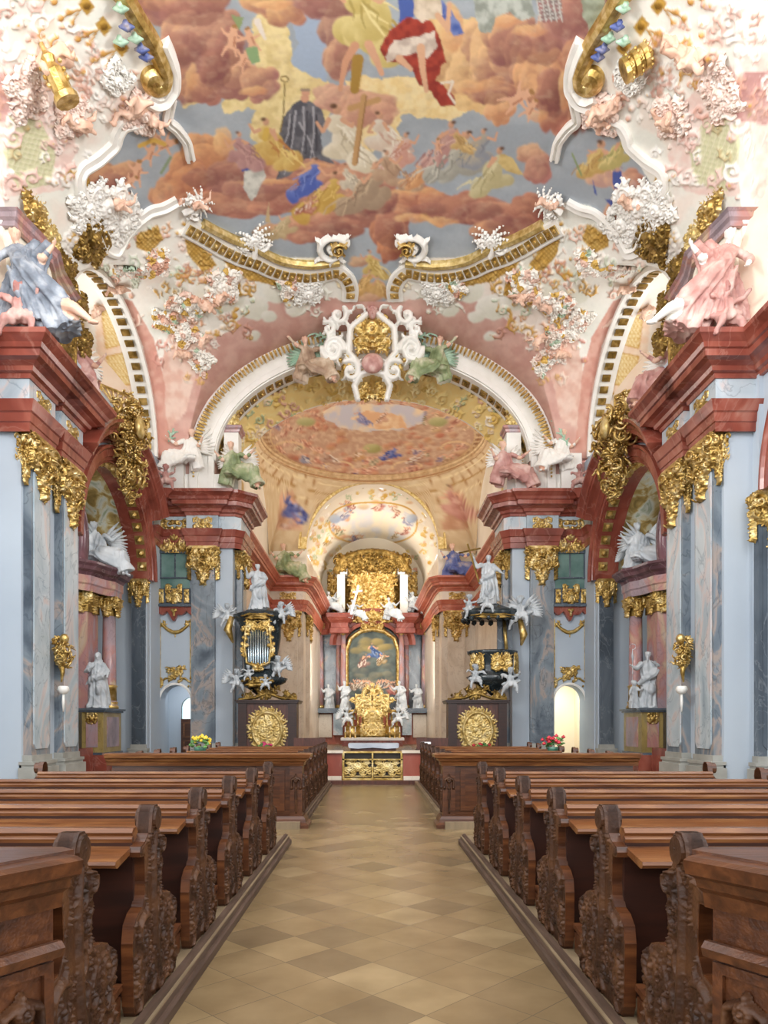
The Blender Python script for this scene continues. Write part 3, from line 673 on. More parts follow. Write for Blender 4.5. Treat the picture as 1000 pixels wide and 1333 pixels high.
    for a in ((215, 10, 45, 30, mv, 'b98478'), (180, -20, 60, 40, mv, mo), (250, -5, 60, 35, 'a8705f', mo), (262, 60, 52, 46, mv, 'd09a7c'), (238, 92, 28, 36, mv, mo), (262, 115, 26, 24, 'a86b5c', 'd89c78'), (278, 45, 38, 34, '9c675f', 'c48c78'),
              (300, 100, 34, 34, 'a36a60', 'd39b78'), (335, 108, 28, 24, 'ad746a', 'd8a080'), (279, 87, 20, 26, '965a50', 'b0705e'), (345, 0, 42, 24, 'b87860', 'e8b480'), (372, 16, 30, 18, 'b87c60', 'e0ac78'),
              (420, -5, 60, 26, 'a4706c', 'bd8a80'), (440, 30, 24, 34, 'a06c68', 'b88878'), (440, 78, 20, 34, 'b07a68', 'cf9c80'), (445, 130, 38, 22, 'cf9582', 'e0b09a'), (482, 140, 40, 26, 'cc917c', 'e0aa90'),
              (585, 60, 30, 50, 'dcae78', 'efce94'), (610, 90, 30, 38, 'd8a070', 'f0c890'), (650, 70, 46, 54, 'b07462', 'ecc08c'), (640, 120, 38, 20, 'a8665a', 'd89c70'), (665, 50, 34, 36, 'a66e66', 'dca880'), (700, 75, 42, 40, 'a06862', 'cf9678'),
              (740, 40, 38, 44, '9a625e', 'b98070'), (760, -10, 50, 50, '946260', 'ae7a70'), (705, 105, 34, 44, 'b47258', 'e2a878'), (722, 130, 26, 44, 'b06a54', 'dc9c74'), (718, 118, 17, 26, '92503f', 'a86450'), (752, 110, 20, 60, 'a06456', 'c48468'),
              (735, 30, 30, 26, 'a87068', 'c48c7c'), (650, 140, 20, 22, 'dc9c6c', 'eab888'),
              (285, 205, 28, 36, 'd89c6c', 'f0d098'), (262, 215, 36, 34, 'c07850', 'e0a070'), (248, 240, 32, 30, 'b86c50', 'dc9468'), (214, 258, 18, 24, 'c27c5c', 'da9c74'),
              (300, 262, 60, 22, 'b0705e', 'cf8e74'), (340, 238, 70, 20, 'a86a5c', 'c48470'), (300, 232, 36, 22, 'a0665c', 'b87a6c'), (400, 222, 60, 22, 'a8685c', 'c88672'), (450, 240, 60, 26, 'b0705f', 'cc8a72'), (395, 300, 44, 20, 'b26e5c', 'd4927a'),
              (375, 262, 60, 18, 'b06c5a', 'cf8c74'), (440, 285, 50, 22, 'b0725e', 'd49478'), (470, 268, 44, 22, 'a4665a', 'c8866e'), (420, 275, 30, 16, 'bc7c66', 'd89c80'), (350, 300, 22, 10, 'c89070', 'dcb088'),
              (545, 262, 50, 22, 'ac624e', 'd08864'), (575, 278, 36, 16, 'd89458', 'efc078'), (610, 270, 50, 22, '9c564a', 'b87060'), (655, 282, 50, 22, 'a86456', 'cc8c74'), (690, 275, 34, 22, 'a05a4c', 'c07866'), (636, 300, 26, 16, 'b8745c', 'd89c78'),
              (518, 270, 34, 22, 'b46c54', 'd89470'), (508, 300, 24, 30, '9c5444', 'cc8060'), (508, 322, 18, 22, 'b06248', 'd88a60'), (495, 262, 30, 20, 'a26254', 'c48068'),
              (690, 198, 20, 14, 'd2987c', 'ecc09c'), (700, 220, 20, 22, 'b8766c', 'd49a88'), (130, 232, 36, 20, 'b06e54', 'd49a74'), (165, 222, 22, 16, 'b87a5c', 'd8a47c'), (160, 280, 18, 20, 'b87058', 'cf8c70'),
              (790, 150, 24, 26, 'b06a50', 'cf9070'), (822, 238, 24, 18, 'b07060', 'c88a74'), (806, 275, 22, 22, 'b27462', 'cc947c'), (770, 300, 20, 20, 'b47a60', 'd09a78'), (480, 384, 26, 14, 'd4a080', 'e8c49c'), (470, 340, 18, 8, 'c89878', 'dcb898')):
        K.cloud(*a)
    for a in ((280, 88, 24, 30), (238, 62, 34, 22), (302, 60, 22, 26), (250, 18, 44, 18), (718, 120, 22, 34), (664, 62, 30, 26), (705, 62, 30, 24), (740, 20, 30, 30), (508, 300, 20, 26), (556, 272, 30, 10), (622, 276, 38, 12), (332, 252, 44, 10), (430, 296, 34, 9), (664, 292, 38, 11), (448, 66, 14, 28), (425, 8, 40, 16), (640, 126, 26, 11), (262, 232, 26, 14), (385, 246, 50, 9), (480, 272, 40, 9), (300, 226, 30, 10), (145, 236, 24, 10)):
        P(*a, '7f4d49', 'b27a6c', a=.62, warp=5)
    for a in ((590, 40, 16, 30), (610, 112, 20, 10), (655, 28, 30, 9), (690, 40, 24, 8), (330, 118, 22, 8), (290, 185, 14, 20), (355, 6, 30, 8), (575, 288, 22, 7), (530, 285, 20, 7), (400, 215, 40, 5), (700, 150, 14, 9), (250, 100, 8, 20), (735, 120, 8, 30), (540, 250, 44, 5), (350, 238, 50, 5)):
        P(*a, 'd79c70', 'f0c890', a=.75, warp=5)
    # wandering painted scumble over clouds
    t = np.clip((vfbm(X/11, Y/7, 77)-.5)*3, 0, 1)*(K.C[..., 0] > K.C[..., 2]*1.35); K.put(t*.2, hexc('f0d4b0'))
    t = np.clip((vfbm(X/13, Y/8, 97)-.52)*3, 0, 1)*(K.C[..., 0] > K.C[..., 2]*1.35); K.put(t*.2, hexc('7e4c48'))
    # figures
    f = K.fig
    f(478, 40, 80, 'd2bd74', '8f7a38', 'efe2a8', seed=2); K.stroke([(462, 60), (450, 80), (443, 116)], 12, 'd29c7c', w1=6); K.stroke([(480, 58), (490, 78), (497, 96)], 12, 'd8a686', w1=7); K.stroke([(466, 78), (462, 116)], 16, 'a8843c', w1=12)
    K.poly([(515, -5), (545, 0), (540, 22), (522, 30)], '4d63a8', 3); K.poly([(572, 0), (588, 12), (606, 44), (590, 48), (576, 30)], '4a60a6', 3, c2='7c8cc0')
    K.poly([(505, 40), (530, 22), (562, 28), (576, 50), (580, 82), (566, 104), (592, 124), (592, 138), (576, 138), (562, 118), (546, 112), (540, 92), (520, 84), (500, 78), (495, 64)], 'ad4434', 4, c2='8c3028')
    K.poly([(500, 72), (514, 52), (545, 48), (566, 40), (572, 60), (556, 76), (540, 66), (520, 74), (504, 82)], 'e6d8c8', 4, c2='c4b2a4'); K.poly([(540, -10), (572, -8), (576, 20), (550, 30), (538, 18)], 'e6d6c0', 3, c2='cbb9a0')
    K.stroke([(548, 62), (550, 88), (555, 118)], 11, 'dcae8c', w1=6); K.stroke([(520, 76), (535, 90)], 10, 'dcae8c', w1=6); K.stroke([(570, 20), (582, 36)], 8, 'dcae8c'); K.stroke([(585, 5), (583, 40)], 6, 'dcae8c')
    K.stroke([(575, 108), (590, 106), (584, 122), (592, 134)], 3, 'e8dccc')
    K.poly([(615, -10), (690, -10), (698, 22), (680, 28), (664, 14), (644, 24), (640, 42), (626, 40), (618, 20)], 'c3c8bf', 4, c2='93998f'); K.poly([(696, -10), (728, -10), (734, 24), (706, 30)], 'a86a68', 3, c2='7c6c6a')
    K.poly([(760, -10), (790, -10), (785, 25), (772, 45), (758, 20)], 'a8b09c', 5, c2='8a907c')
    for k in range(5): K.stroke([(698+7*k, -5), (704+7*k, 28)], 1.5, 'c8c8c0'); K.stroke([(700, 2+6*k), (732, -2+6*k)], 1.5, 'c8c8c0')
    K.poly([(380, 136), (366, 158), (362, 182), (366, 205), (360, 234), (376, 230), (398, 206), (414, 208), (436, 214), (420, 196), (417, 180), (423, 158), (418, 142), (404, 132), (390, 130)], '74737a', 2, c2='56565e')
    for a_, b_ in (((385, 145), (370, 228)), ((395, 140), (392, 206)), ((408, 140), (404, 208)), ((390, 160), (410, 206)), ((378, 150), (366, 200))): K.stroke([a_, ((a_[0]+b_[0])/2+3, (a_[1]+b_[1])/2), b_], 3, 'a9a8ae', w1=1.2)
    for a_, b_ in (((400, 145), (398, 200)), ((380, 150), (376, 220)), ((412, 150), (412, 196))): K.stroke([a_, b_], 2.2, '44444c')
    K.stroke([(397, 128), (398, 121)], 11, 'd4a084'); K.stroke([(393, 117), (402, 117)], 4, 'a08a78'); K.stroke([(365, 172), (369, 150), (371, 106)], 1.8, '8c7440'); K.stroke([(371, 107), (366, 104), (366, 100), (372, 99), (376, 103), (373, 107)], 1.8, '8c7440')
    f(446, 190, 56, 'e2d6bc', '9c8c68', 'f6f0e0', seed=4); K.stroke([(474, 126), (462, 212)], 8, 'c49a68'); K.stroke([(456, 141), (492, 130)], 8, 'c49a68'); K.stroke([(477, 126), (465, 212)], 2, '9c7448')
    f(352, 196, 44, 'd0b060', 'a83c2c', 'f0d890', seed=6); K.stroke([(345, 180), (347, 170)], 8, 'd8b458'); K.poly([(318, 216), (340, 212), (346, 230), (328, 262), (316, 244)], 'd8d6cc', 3, c2='b0b0a8'); K.poly([(313, 215), (323, 212), (325, 222), (314, 224)], '45569c', 1)
    f(316, 204, 34, 'b98c88', '8c6468', 'd0a8a0', seed=8)
    f(500, 186, 42, 'ddd0bc', 'c08068', 'f6f0e2', seed=10); f(524, 205, 34, 'd2a494', 'b46a54', 'f0e4d4', seed=11)
    f(404, 240, 36, '5468b4', '3a4a8c', '8c9cd0', seed=12); f(428, 262, 40, 'cba552', '9c6c30', 'e8cc80', w=.8, seed=13); f(455, 238, 26, 'c8bca8', '988874', 'efe4cc', seed=14); f(483, 255, 46, 'ac947c', '7c6450', 'd0b898', w=.7, seed=15)
    f(508, 228, 34, 'b8977c', '8c6a54', 'd8bc9c', w=.8, seed=16); f(548, 232, 26, 'd29c6c', 'a86444', 'ecc090', seed=17)
    f(582, 198, 42, 'bf9088', '8c6464', 'e4c4b4', seed=18); f(602, 215, 46, 'a9a69a', '74726c', 'd8d6c8', w=.75, seed=19); f(625, 200, 34, '9ca0a8', '6c7078', 'd0b884', seed=20); f(645, 232, 42, 'c4b88c', '8c8058', 'e4dcb4', seed=21); f(598, 188, 22, 'ccaa70', '946c40', 'e8cc90', seed=22)
    K.poly([(652, 200), (668, 206), (682, 228), (660, 222), (648, 212)], 'd8c082', 2, c2='c0a468'); f(370, 300, 26, 'c4ac84', 'a08860', 'dccca4', w=.7, seed=23, head=False); f(403, 272, 16, 'c06a50', seed=24, w=.8)
    K.poly([(345, 290), (350, 262), (352, 290)], 'c4ac84', 1)
    for a_ in ((302, 52, 40, .2), (326, 52, 34, -.3), (316, 78, 30, .5), (674, 128, 44, 1.1), (690, 142, 30, .6), (570, 190, 20, 0)): K.putto(*a_)
    K.poly([(320, 62), (336, 60), (338, 80), (328, 84)], '8ca878', 2); K.poly([(300, 20), (318, 24), (312, 40)], '8c9c6c', 2); K.stroke([(335, 28), (345, 50)], 9, 'e8dcd0', w1=4)
    for a_ in ((215, 188, 34, 1.3), (195, 200, 30, .4), (178, 225, 34, .2), (168, 238, 26, .9), (205, 180, 22, -.6)): K.putto(*a_)
    K.stroke([(182, 190), (200, 182), (214, 188)], 6, 'd8b058'); K.stroke([(210, 225), (222, 205)], 4, '8c9c7c')
    f(790, 225, 44, 'd8a888', '4c5a9c', 'eac8a8', seed=30); f(776, 215, 30, 'c8a860', 'a06c48', 'e8d090', seed=31); f(806, 205, 30, 'c4b070', '788c50', 'e8d898', seed=32); K.poly([(796, 225), (810, 222), (812, 245), (800, 246)], '4a5a9e', 2); K.poly([(788, 258), (800, 262), (798, 274)], '4a5a9e', 2)
    K.stroke([(745, 200), (757, 228)], 2.5, '8c9c6c'); K.poly([(772, 232), (778, 254), (774, 252)], '4a5a9e', 1)
    f(485, 350, 26, 'd2b468', 'a88440', 'efdc9c', seed=33); f(478, 372, 22, 'd8ac6c', 'a87c40', 'f0d090', seed=34); f(495, 378, 20, 'd0a468', 'a07840', 'ecd094', seed=35)
    K.clip = None
    # ---- stucco ornament, coloured and in relief
    R = random.Random(5)
    def scr(x, y, z, c, a=.07, g=0., lv=4, lc=None):
        K.scroll(x, y, z, R.uniform(0, 6.28), R.choice((-1, 1)), R.uniform(.8, 1.5), R.uniform(.1, .15), a, lv, hexc(c), None if lc is None else hexc(lc))
    free = 1-fm
    regions = [  # x0, y0, x1, y1, number, sizes, colours
        (-60, 0, 60, 150, 34, (10, 30), ('eed2c8', 'f4e8e0', 'e0b8aa', 'f8f4ee', 'd8a898')),
        (-60, 140, 100, 260, 42, (10, 26), ('ecccc2', 'f4e6de', 'e4bcb0', 'cbb98c', 'f8f4ee')),
        (30, 30, 130, 120, 34, (8, 20), ('d8a88c', 'ecd0bc', 'e4b49c', 'd0a050', 'f4ece4')),
        (70, 90, 150, 210, 14, (8, 22), ('f6f0ea', 'ecd4c8', 'f8f6f2', 'd8b09c')),
        (100, 60, 210, 160, 40, (8, 20), ('f6f3ee', 'ecd8cc', 'd8a890', 'f4efe6', 'dcb0a0')),
        (80, 225, 160, 340, 60, (8, 20), ('f4f0ea', 'cfc8c0', 'd9d2c8', 'c9a050', 'ece8e0')),
        (130, 300, 240, 420, 42, (8, 18), ('f6eee4', 'ecd0c0', 'e4b8a4', 'd0a868', 'cdd4c0')),
        (200, 290, 330, 380, 60, (7, 16), ('d0a454', 'f0e4cc', 'e0b088', 'c89840', 'f6f0e4')),
        (230, 345, 330, 440, 46, (7, 18), ('e0b090', 'f0e0cc', 'd8a070', 'cda050', 'c08c78', 'c4d0b8')),
        (330, 335, 455, 372, 30, (7, 14), ('d0a454', 'f0e4cc', 'e8d4a8', 'f6f0e4')),
        (205, 420, 290, 500, 22, (8, 18), ('f0dccc', 'e4c0ac', 'd8ac70', 'f6efe6', 'd4988a')),
        (370, 380, 420, 410, 8, (10, 18), ('eaeade', 'f2efe6')),
    ]
    for x0, y0, x1, y1, n, (s0, s1), cols in regions:
        for k in range(n):
            x = R.uniform(x0, x1); y = R.uniform(y0, y1); z = R.uniform(s0, s1); c = R.choice(cols); g = 0
            for q in (0, 1):
                xx = 970-x if q else x; st = R.getstate()
                j, i = int((y-K.y0)/K.res), int((xx-K.x0)/K.res)
                if not (0 <= j < K.ny and 0 <= i < K.nx) or fm[max(0, j-6):j+7, max(0, i-6):i+7].any(): continue
                if R.random() < .6: scr(xx, y, z, c, .06)
                elif R.random() < .5: K.leaf(xx, y, R.uniform(0, 6.28), z*.9, z*.16*R.choice((-1, 1)), .05, hexc(c))
                else: K.flower(xx, y, z*.28, .06, hexc(c), hexc('e0b860'))
    # gold diaper panels
    for q in (0, 1):
        f_ = (lambda p: [(970-a, b) for a, b in p]) if q else (lambda p: p)
        for p in ([(104, 238), (116, 230), (122, 250), (112, 262), (103, 255)], [(176, 305), (206, 292), (212, 312), (196, 330), (178, 322)], [(138, 302), (150, 300), (156, 316), (142, 320)],
                  [(282, 326), (330, 346), (370, 356), (400, 372), (386, 382), (360, 372), (330, 366), (300, 350)], [(240, 308), (262, 318), (282, 346), (262, 352), (244, 330)], [(296, 368), (312, 366), (314, 384), (300, 392)]):
            K.poly(f_(p), 'd8b05a', 1.5, g=.6, c2='e8c97e', sc=5)
    lat2 = (((X+Y) % 6 < 1.3) | ((X-Y) % 6 < 1.3)); K.put((lat2*K.G > .4)*1., hexc('b08638'), .6)
    # gilt squares rows on white near the top corners, with studs
    for q in (0, 1):
        f1 = lambda x: 970-x if q else x
        for k in range(4):
            x, y = 90+22.5*k, -20+27*k
            K.poly([(f1(a), b) for a, b in ((x-11, y-2), (x-1, y-14), (x+11, y+2), (x+1, y+14))], 'c9a04a', .5, g=.8); K.stamp(f1(x), y, 5, .04, hexc('8a6420'))
            for dx, dy in ((-24, 8), (-34, 16), (-20, 22)): K.stroke([(f1(x-8), y+4), (f1(x+dx), y+dy)], 2.4, 'c99a4c', .7, .03); K.stamp(f1(x+dx), y+dy, 4.5, .05, hexc('c4924a'))
    K.C = (K.C+np.roll(K.C, 1, 0)*.35+np.roll(K.C, 1, 1)*.35+np.roll(K.C, -1, 0)*.35+np.roll(K.C, -1, 1)*.35)/2.4
    K.C *= (1+.10*(vfbm(X/3, Y/3, 9)-.5))[..., None]
    return K
KM = cartoon_main()
def sample(K, A, x, y):
    fx = np.clip((x-K.x0)/K.res, 0, K.nx-1.001); fy = np.clip((y-K.y0)/K.res, 0, K.ny-1.001)
    i = fx.astype(int); j = fy.astype(int); a = fx-i; b = fy-j
    if A.ndim == 3: a = a[..., None]; b = b[..., None]
    return (A[j, i]*(1-a)+A[j, i+1]*a)*(1-b)+(A[j+1, i]*(1-a)+A[j+1, i+1]*a)*b
def painted(name, P, f, K, u, v, nrm=None, kind='structure'):
    C = sample(K, K.C, u, v); G = sample(K, K.G, u, v); H = sample(K, K.H, u, v)
    if nrm is not None: P = P+nrm*H[:, None]
    o = quadmesh(name, P, f, M['fresco'], None, True, C)
    a = o.data.color_attributes['Col']; d = np.concatenate([C, G[:, None]], 1).astype(np.float32); a.data.foreach_set('color', d.ravel())
    tag(o, kind=kind); return o
mt = M['fresco'].node_tree; B = mt.nodes['Principled BSDF']; vc = [n for n in mt.nodes if n.type == 'VERTEX_COLOR'][0]
mm = mt.nodes.new('ShaderNodeMath'); mm.operation = 'MULTIPLY'; mm.inputs[1].default_value = .5; mt.links.new(vc.outputs['Alpha'], mm.inputs[0]); mt.links.new(mm.outputs[0], B.inputs['Metallic'])
def gridfaces(n, m):
    idx = np.arange(n*m).reshape(n, m)
    return np.stack([idx[:-1, :-1].ravel(), idx[:-1, 1:].ravel(), idx[1:, 1:].ravel(), idx[1:, :-1].ravel()], 1)
NXV, NYV = 860, 500
uu = np.linspace(-1, 1, NXV); yy = np.linspace(8.6, 28.45, NYV)
xs = 8.95*np.sin(uu*math.pi/2)
xs = np.concatenate([-np.linspace(10.42, 9.0, 24), xs, np.linspace(9.0, 10.42, 24)])
XX, YY = np.meshgrid(xs, yy); ZZ = vault_z(XX, YY)
out = np.abs(XX) > 8.96
P = np.stack([XX, YY, ZZ], -1)
gx = np.gradient(ZZ, axis=1)/np.maximum(np.gradient(XX, axis=1), 1e-4); gy = np.gradient(ZZ, axis=0)/np.gradient(YY, axis=0)
gx = np.clip(gx, -4, 4); gy = np.clip(gy, -4, 4)
NR = np.stack([gx, gy, -np.ones_like(gx)], -1); NR /= np.linalg.norm(NR, axis=-1, keepdims=True)
up_ = CX+XX*F/YY; vp_ = HY-(ZZ-EYE)*F/YY
vp_ = np.where(vp_ < -58, -58+np.abs(((-58-vp_) % 300)-150)*.0+np.minimum((-58-vp_) % 300, 300-((-58-vp_) % 300)), vp_)
fc = gridfaces(len(yy), len(xs))
YF = YY.ravel()[fc].mean(1); XF = np.abs(XX.ravel()[fc]).max(1)
keep = (XF < 8.955) | (np.abs(YF-LC) < LA) | (np.abs(YF-12.8) < LA)
fc = fc[keep]
painted('ceiling_nave', P.reshape(-1, 3), fc, KM, up_.ravel(), vp_.ravel(), NR.reshape(-1, 3))
_Ys = np.arange(9.0, 28.4, .01)
def hit(px, py, off=0.):
    x = (px-CX)*_Ys/F; z = EYE+(HY-py)*_Ys/F; d = z-vault_z(x, _Ys); k = np.nonzero(d >= 0)[0]
    Y = _Ys[k[0]] if len(k) else 28.3
    p = np.array([(px-CX)*Y/F, Y, EYE+(HY-py)*Y/F]); e = .03
    nx = (vault_z(p[0]+e, p[1])-vault_z(p[0]-e, p[1]))/(2*e); ny = (vault_z(p[0], min(28.4, p[1]+e))-vault_z(p[0], p[1]-e))/(2*e)
    n = unit([np.clip(nx, -3, 3), np.clip(ny, -3, 3), -1.]); return p+n*off, n
def smoothpts(pts, n):
    P = np.asarray(pts, float); k = len(P); d = np.r_[0, np.cumsum(np.hypot(*np.diff(P, axis=0).T))]; t = np.linspace(0, d[-1], n)
    Q = np.stack([np.interp(t, d, P[:, i]) for i in (0, 1)], 1)
    for _ in range(max(1, n//(2*k))):
        Q[1:-1] = (Q[:-2]+2*Q[1:-1]+Q[2:])/4
    return Q
def frame_strip(mb, pts, prof, n=80):
    """moulding laid on the vault along a drawn line; prof (across, off the surface)"""
    Q = smoothpts(pts, n); P = []; N_ = []
    for q in Q:
        p, nn = hit(*q); P.append(p); N_.append(nn)
    P = np.array(P); N_ = np.array(N_)
    for _ in range(4): N_[1:-1] = (N_[:-2]+N_[1:-1]+N_[2:])/3; P[1:-1] = (P[:-2]+2*P[1:-1]+P[2:])/4
    T = np.gradient(P, axis=0); O = np.cross(T, N_); O /= np.linalg.norm(O, axis=1, keepdims=True)+1e-9; N_ /= np.linalg.norm(N_, axis=1, keepdims=True)
    mb.sweep(prof, P, O, N_); return P, O, N_
# ------------------------------------------------------------------ pews
PROF = [(.02,0),(-.01,.06),(-.015,.2),(-.02,.36),(0,.44),(.06,.485),(.12,.5),(.155,.55),(.16,.62),(.155,.7),(.15,.745),(.09,.75),(.085,.775),(.10,.80),(.16,.815),(.215,.85),(.225,.90),(.24,.955),(.27,.985),(.32,.985),(.35,.955),(.36,.90),(.345,.86),(.365,.83),(.42,.82),(.455,.79),(.46,.745),(.44,.70),(.41,.64),(.41,.56),(.45,.50),(.53,.49),(.60,.465),(.65,.42),(.67,.34),(.665,.22),(.69,.12),(.72,.05),(.72,0)]
def inside(pts, X, Y, grow=0):
    r = np.zeros(X.shape, bool); n = len(pts)
    for i in range(n):
        x1, y1 = pts[i]; x2, y2 = pts[(i+1) % n]
        if y1 == y2: continue
        r ^= ((y1 > Y) != (y2 > Y)) & (X < (x2-x1)*(Y-y1)/(y2-y1)+x1)
    return r
def carve_end(seed=3):
    R = Relief(.9, 1.02, .0055); R.x0 = -.1
    rnd = random.Random(seed)
    ins = inside(PROF, *np.meshgrid(R.x0+np.arange(R.nx)*R.res, R.y0+np.arange(R.ny)*R.res)).astype(float)
    er = ins.copy()
    for _ in range(2): er = np.minimum.reduce([er, np.roll(er, 1, 0), np.roll(er, -1, 0), np.roll(er, 1, 1), np.roll(er, -1, 1)])
    n = 0
    while n < 80:
        x = rnd.uniform(0, .68); y = rnd.uniform(.03, .95)
        if not inside(PROF, np.array([x]), np.array([y]))[0]: continue
        n += 1; z = rnd.uniform(.09, .19)
        if y > .52: z *= .75
        if rnd.random() < .6: R.scroll(x, y, z, rnd.uniform(0, 6.28), rnd.choice((-1, 1)), rnd.uniform(.7, 1.4), rnd.uniform(.06, .09), rnd.uniform(.014, .024), 3)
        else: R.leaf(x, y, rnd.uniform(.6, 2.6), z*1.1, z*.09*rnd.choice((-1, 1)), rnd.uniform(.012, .022))
    R.line([(.36, .1), (.3, .3), (.28, .5), (.27, .72), (.29, .84)], .022, .016, .026)      # main stem
    R.scroll(.3, .92, .12, 0, 1, 1.4, .13, .024, 0); R.scroll(.4, .76, .11, 2, -1, 1.2, .12, .026, 2)
    R.scroll(.12, .36, .18, 1, 1, 1.3, .1, .026, 3); R.scroll(.56, .38, .18, 1, -1, 1.3, .1, .026, 3)
    R.H = np.where(er > 0, R.H+.004, 0)
    return R
CE = carve_end()
PW = 2.55                                        # pew length
def pew_end_parts(root, s, x=0, z=.1):
    e = MB(); e.prism(PROF, (x, -.26, z), (0, 1, 0), (0, 0, 1), (-s, 0, 0), 0, -.055)
    e = e.build('bench_end', M['wood'], root)
    e2 = MB(); e2.prism([(p[0]*1.0, p[1]) for p in PROF[15:24]], (x, -.26, z), (0, 1, 0), (0, 0, 1), (-s, 0, 0), .015, -.065); 
    e2.tube([(x+s*.075, .03, z+.915), (x-s*.03, .03, z+.915)], [.055, .055], 14); e2.build('bench_end_knob', M['woodcarve'], e)
    c = CE.build('carving', M['woodcarve'], e, O=(x, -.26, z), U=(0, 1, 0), V=(0, 0, 1), N=(-s, 0, 0)); c['label'] = 'deeply carved acanthus scrollwork'
def make_pew(s, label, group):
    """pew of side s with its aisle end at x = 0, running outwards"""
    r = thing('church_pew', label, 'pew', (0, 0, 0), 0, group)
    pew_end_parts(r, s)
    oe = MB(); oe.prism(PROF, (s*PW, -.26, .1), (0, 1, 0), (0, 0, 1), (s, 0, 0), 0, -.05)
    oe.tube([(s*PW-.05*s, .03, 1.015), (s*PW+.05*s, .03, 1.015)], [.06, .06], 12); oe.build('bench_end', M['wood'], r)
    x0, x1 = s*.05, s*(PW-.04)
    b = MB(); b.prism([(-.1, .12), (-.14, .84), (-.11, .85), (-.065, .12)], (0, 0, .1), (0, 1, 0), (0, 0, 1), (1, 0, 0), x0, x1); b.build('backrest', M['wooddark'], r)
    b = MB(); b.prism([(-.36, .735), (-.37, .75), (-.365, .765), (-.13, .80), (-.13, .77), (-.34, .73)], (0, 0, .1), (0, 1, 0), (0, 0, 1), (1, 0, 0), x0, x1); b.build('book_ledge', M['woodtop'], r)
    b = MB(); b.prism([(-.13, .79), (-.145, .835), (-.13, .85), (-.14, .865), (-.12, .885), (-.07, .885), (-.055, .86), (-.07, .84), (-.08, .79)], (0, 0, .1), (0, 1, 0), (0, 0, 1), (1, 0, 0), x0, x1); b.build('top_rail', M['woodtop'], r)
    b = MB(); b.prism([(-.08, .36), (-.08, .40), (.28, .42), (.31, .40), (.30, .375)], (0, 0, .1), (0, 1, 0), (0, 0, 1), (1, 0, 0), x0, x1); b.build('seat', M['wood'], r)
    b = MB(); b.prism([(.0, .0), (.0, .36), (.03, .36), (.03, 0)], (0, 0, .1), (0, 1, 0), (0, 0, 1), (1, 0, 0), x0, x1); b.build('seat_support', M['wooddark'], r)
    b = MB(); b.prism([(-.44, .12), (-.44, .15), (-.27, .17), (-.27, .14)], (0, 0, .1), (0, 1, 0), (0, 0, 1), (1, 0, 0), x0, x1); b.box(x0, x0+s*.04, -.42, -.3, .1, .22); b.box(x1, x1-s*.04, -.42, -.3, .1, .22)
    b.build('kneeler', M['wood'], r)
    return r
ordn = ['second', 'third', 'fourth', 'fifth', 'sixth', 'seventh', 'eighth', 'ninth']
YB1 = [2.72, 3.66, 4.70, 5.75, 6.82, 7.9]
YB2 = [11.15, 12.1, 13.05, 14.0, 14.95, 15.9, 16.85]
for s in (-1, 1):
    sd = 'left' if s < 0 else 'right'
    proto = None; DX = .06 if s > 0 else 0
    for blk, ys in ((1, YB1), (2, YB2)):
        for i, y in enumerate(ys):
            if blk == 1: lab = 'carved oak pew %s of the aisle, %s' % (sd, 'nearest the camera, behind the panelled desk' if i == 0 else ordn[i-1]+' from the camera')
            else: lab = 'oak pew in the far block %s of the aisle, %s' % (sd, 'first behind its desk' if i == 0 else ordn[i-1]+' behind its desk')
            g = 'oak pews %s of the aisle' % sd
            if proto is None: proto = o = make_pew(s, lab, g)
            else: o = copy_tree(proto); o['label'] = lab; o['group'] = g
            o.location = (s*(1.135 if blk == 1 else 1.1)+DX, y, 0)
    # wooden platform the pews stand on, with moulded kerb along the aisle
    b = MB(); b.box(s*1.05+DX, s*3.95, 1.8, 9.0, 0, .1); b.box(s*1.04, s*3.9, 10.2, 17.6, 0, .1); struct(b, 'floor_pew_platform_'+sd, M['platform'])
    b = MB()
    for y0, y1, x in ((1.8, 9.0, 1.02), (10.35, 17.6, 1.0)):
        b.prism([(0, 0), (0, .05), (.012, .06), (.025, .062), (.03, .09), (.045, .095), (.055, .12), (.085, .125), (.09, .1), (.09, 0)], (s*x+DX, 0, 0), (s, 0, 0), (0, 0, 1), (0, 1, 0), y0, y1)
    trim(b, M['kerb'])
# panelled desks closing each block
def frame_panel(mb, O, U, V, N, w, h, t=.03, fr=.07):
    for a0, a1, b0, b1 in ((0, w, 0, fr), (0, w, h-fr, h), (0, fr, fr, h-fr), (w-fr, w, fr, h-fr)):
        mb.prism([(a0, b0), (a1, b0), (a1, b1), (a0, b1)], O, U, V, N, 0, t)
def desk_carving(seed, w=.24, h=.62):
    R = Relief(w, h, .006); R.rocaille(0, h*.6, w*.35, h*.75, 16, seed, .03, .25, .5, taper=.8); R.line([(0, .03), (0, h*.9)], .02, .02, .03)
    R.line([(0, h*.86), (w*.36, h*.8), (w*.4, h*.62)], .022, .018, .035); R.stamp(w*.38, h*.62, .03, .04); R.flower(0, h*.8, .05, .045); R.mirror(); return R
DC = desk_carving(8)
CORP = [(0, 0), (.02, 0), (.03, .05), (.06, .07), (.07, .1), (.12, .12), (.13, .165), (.1, .175), (-.06, .18), (-.06, 0)]
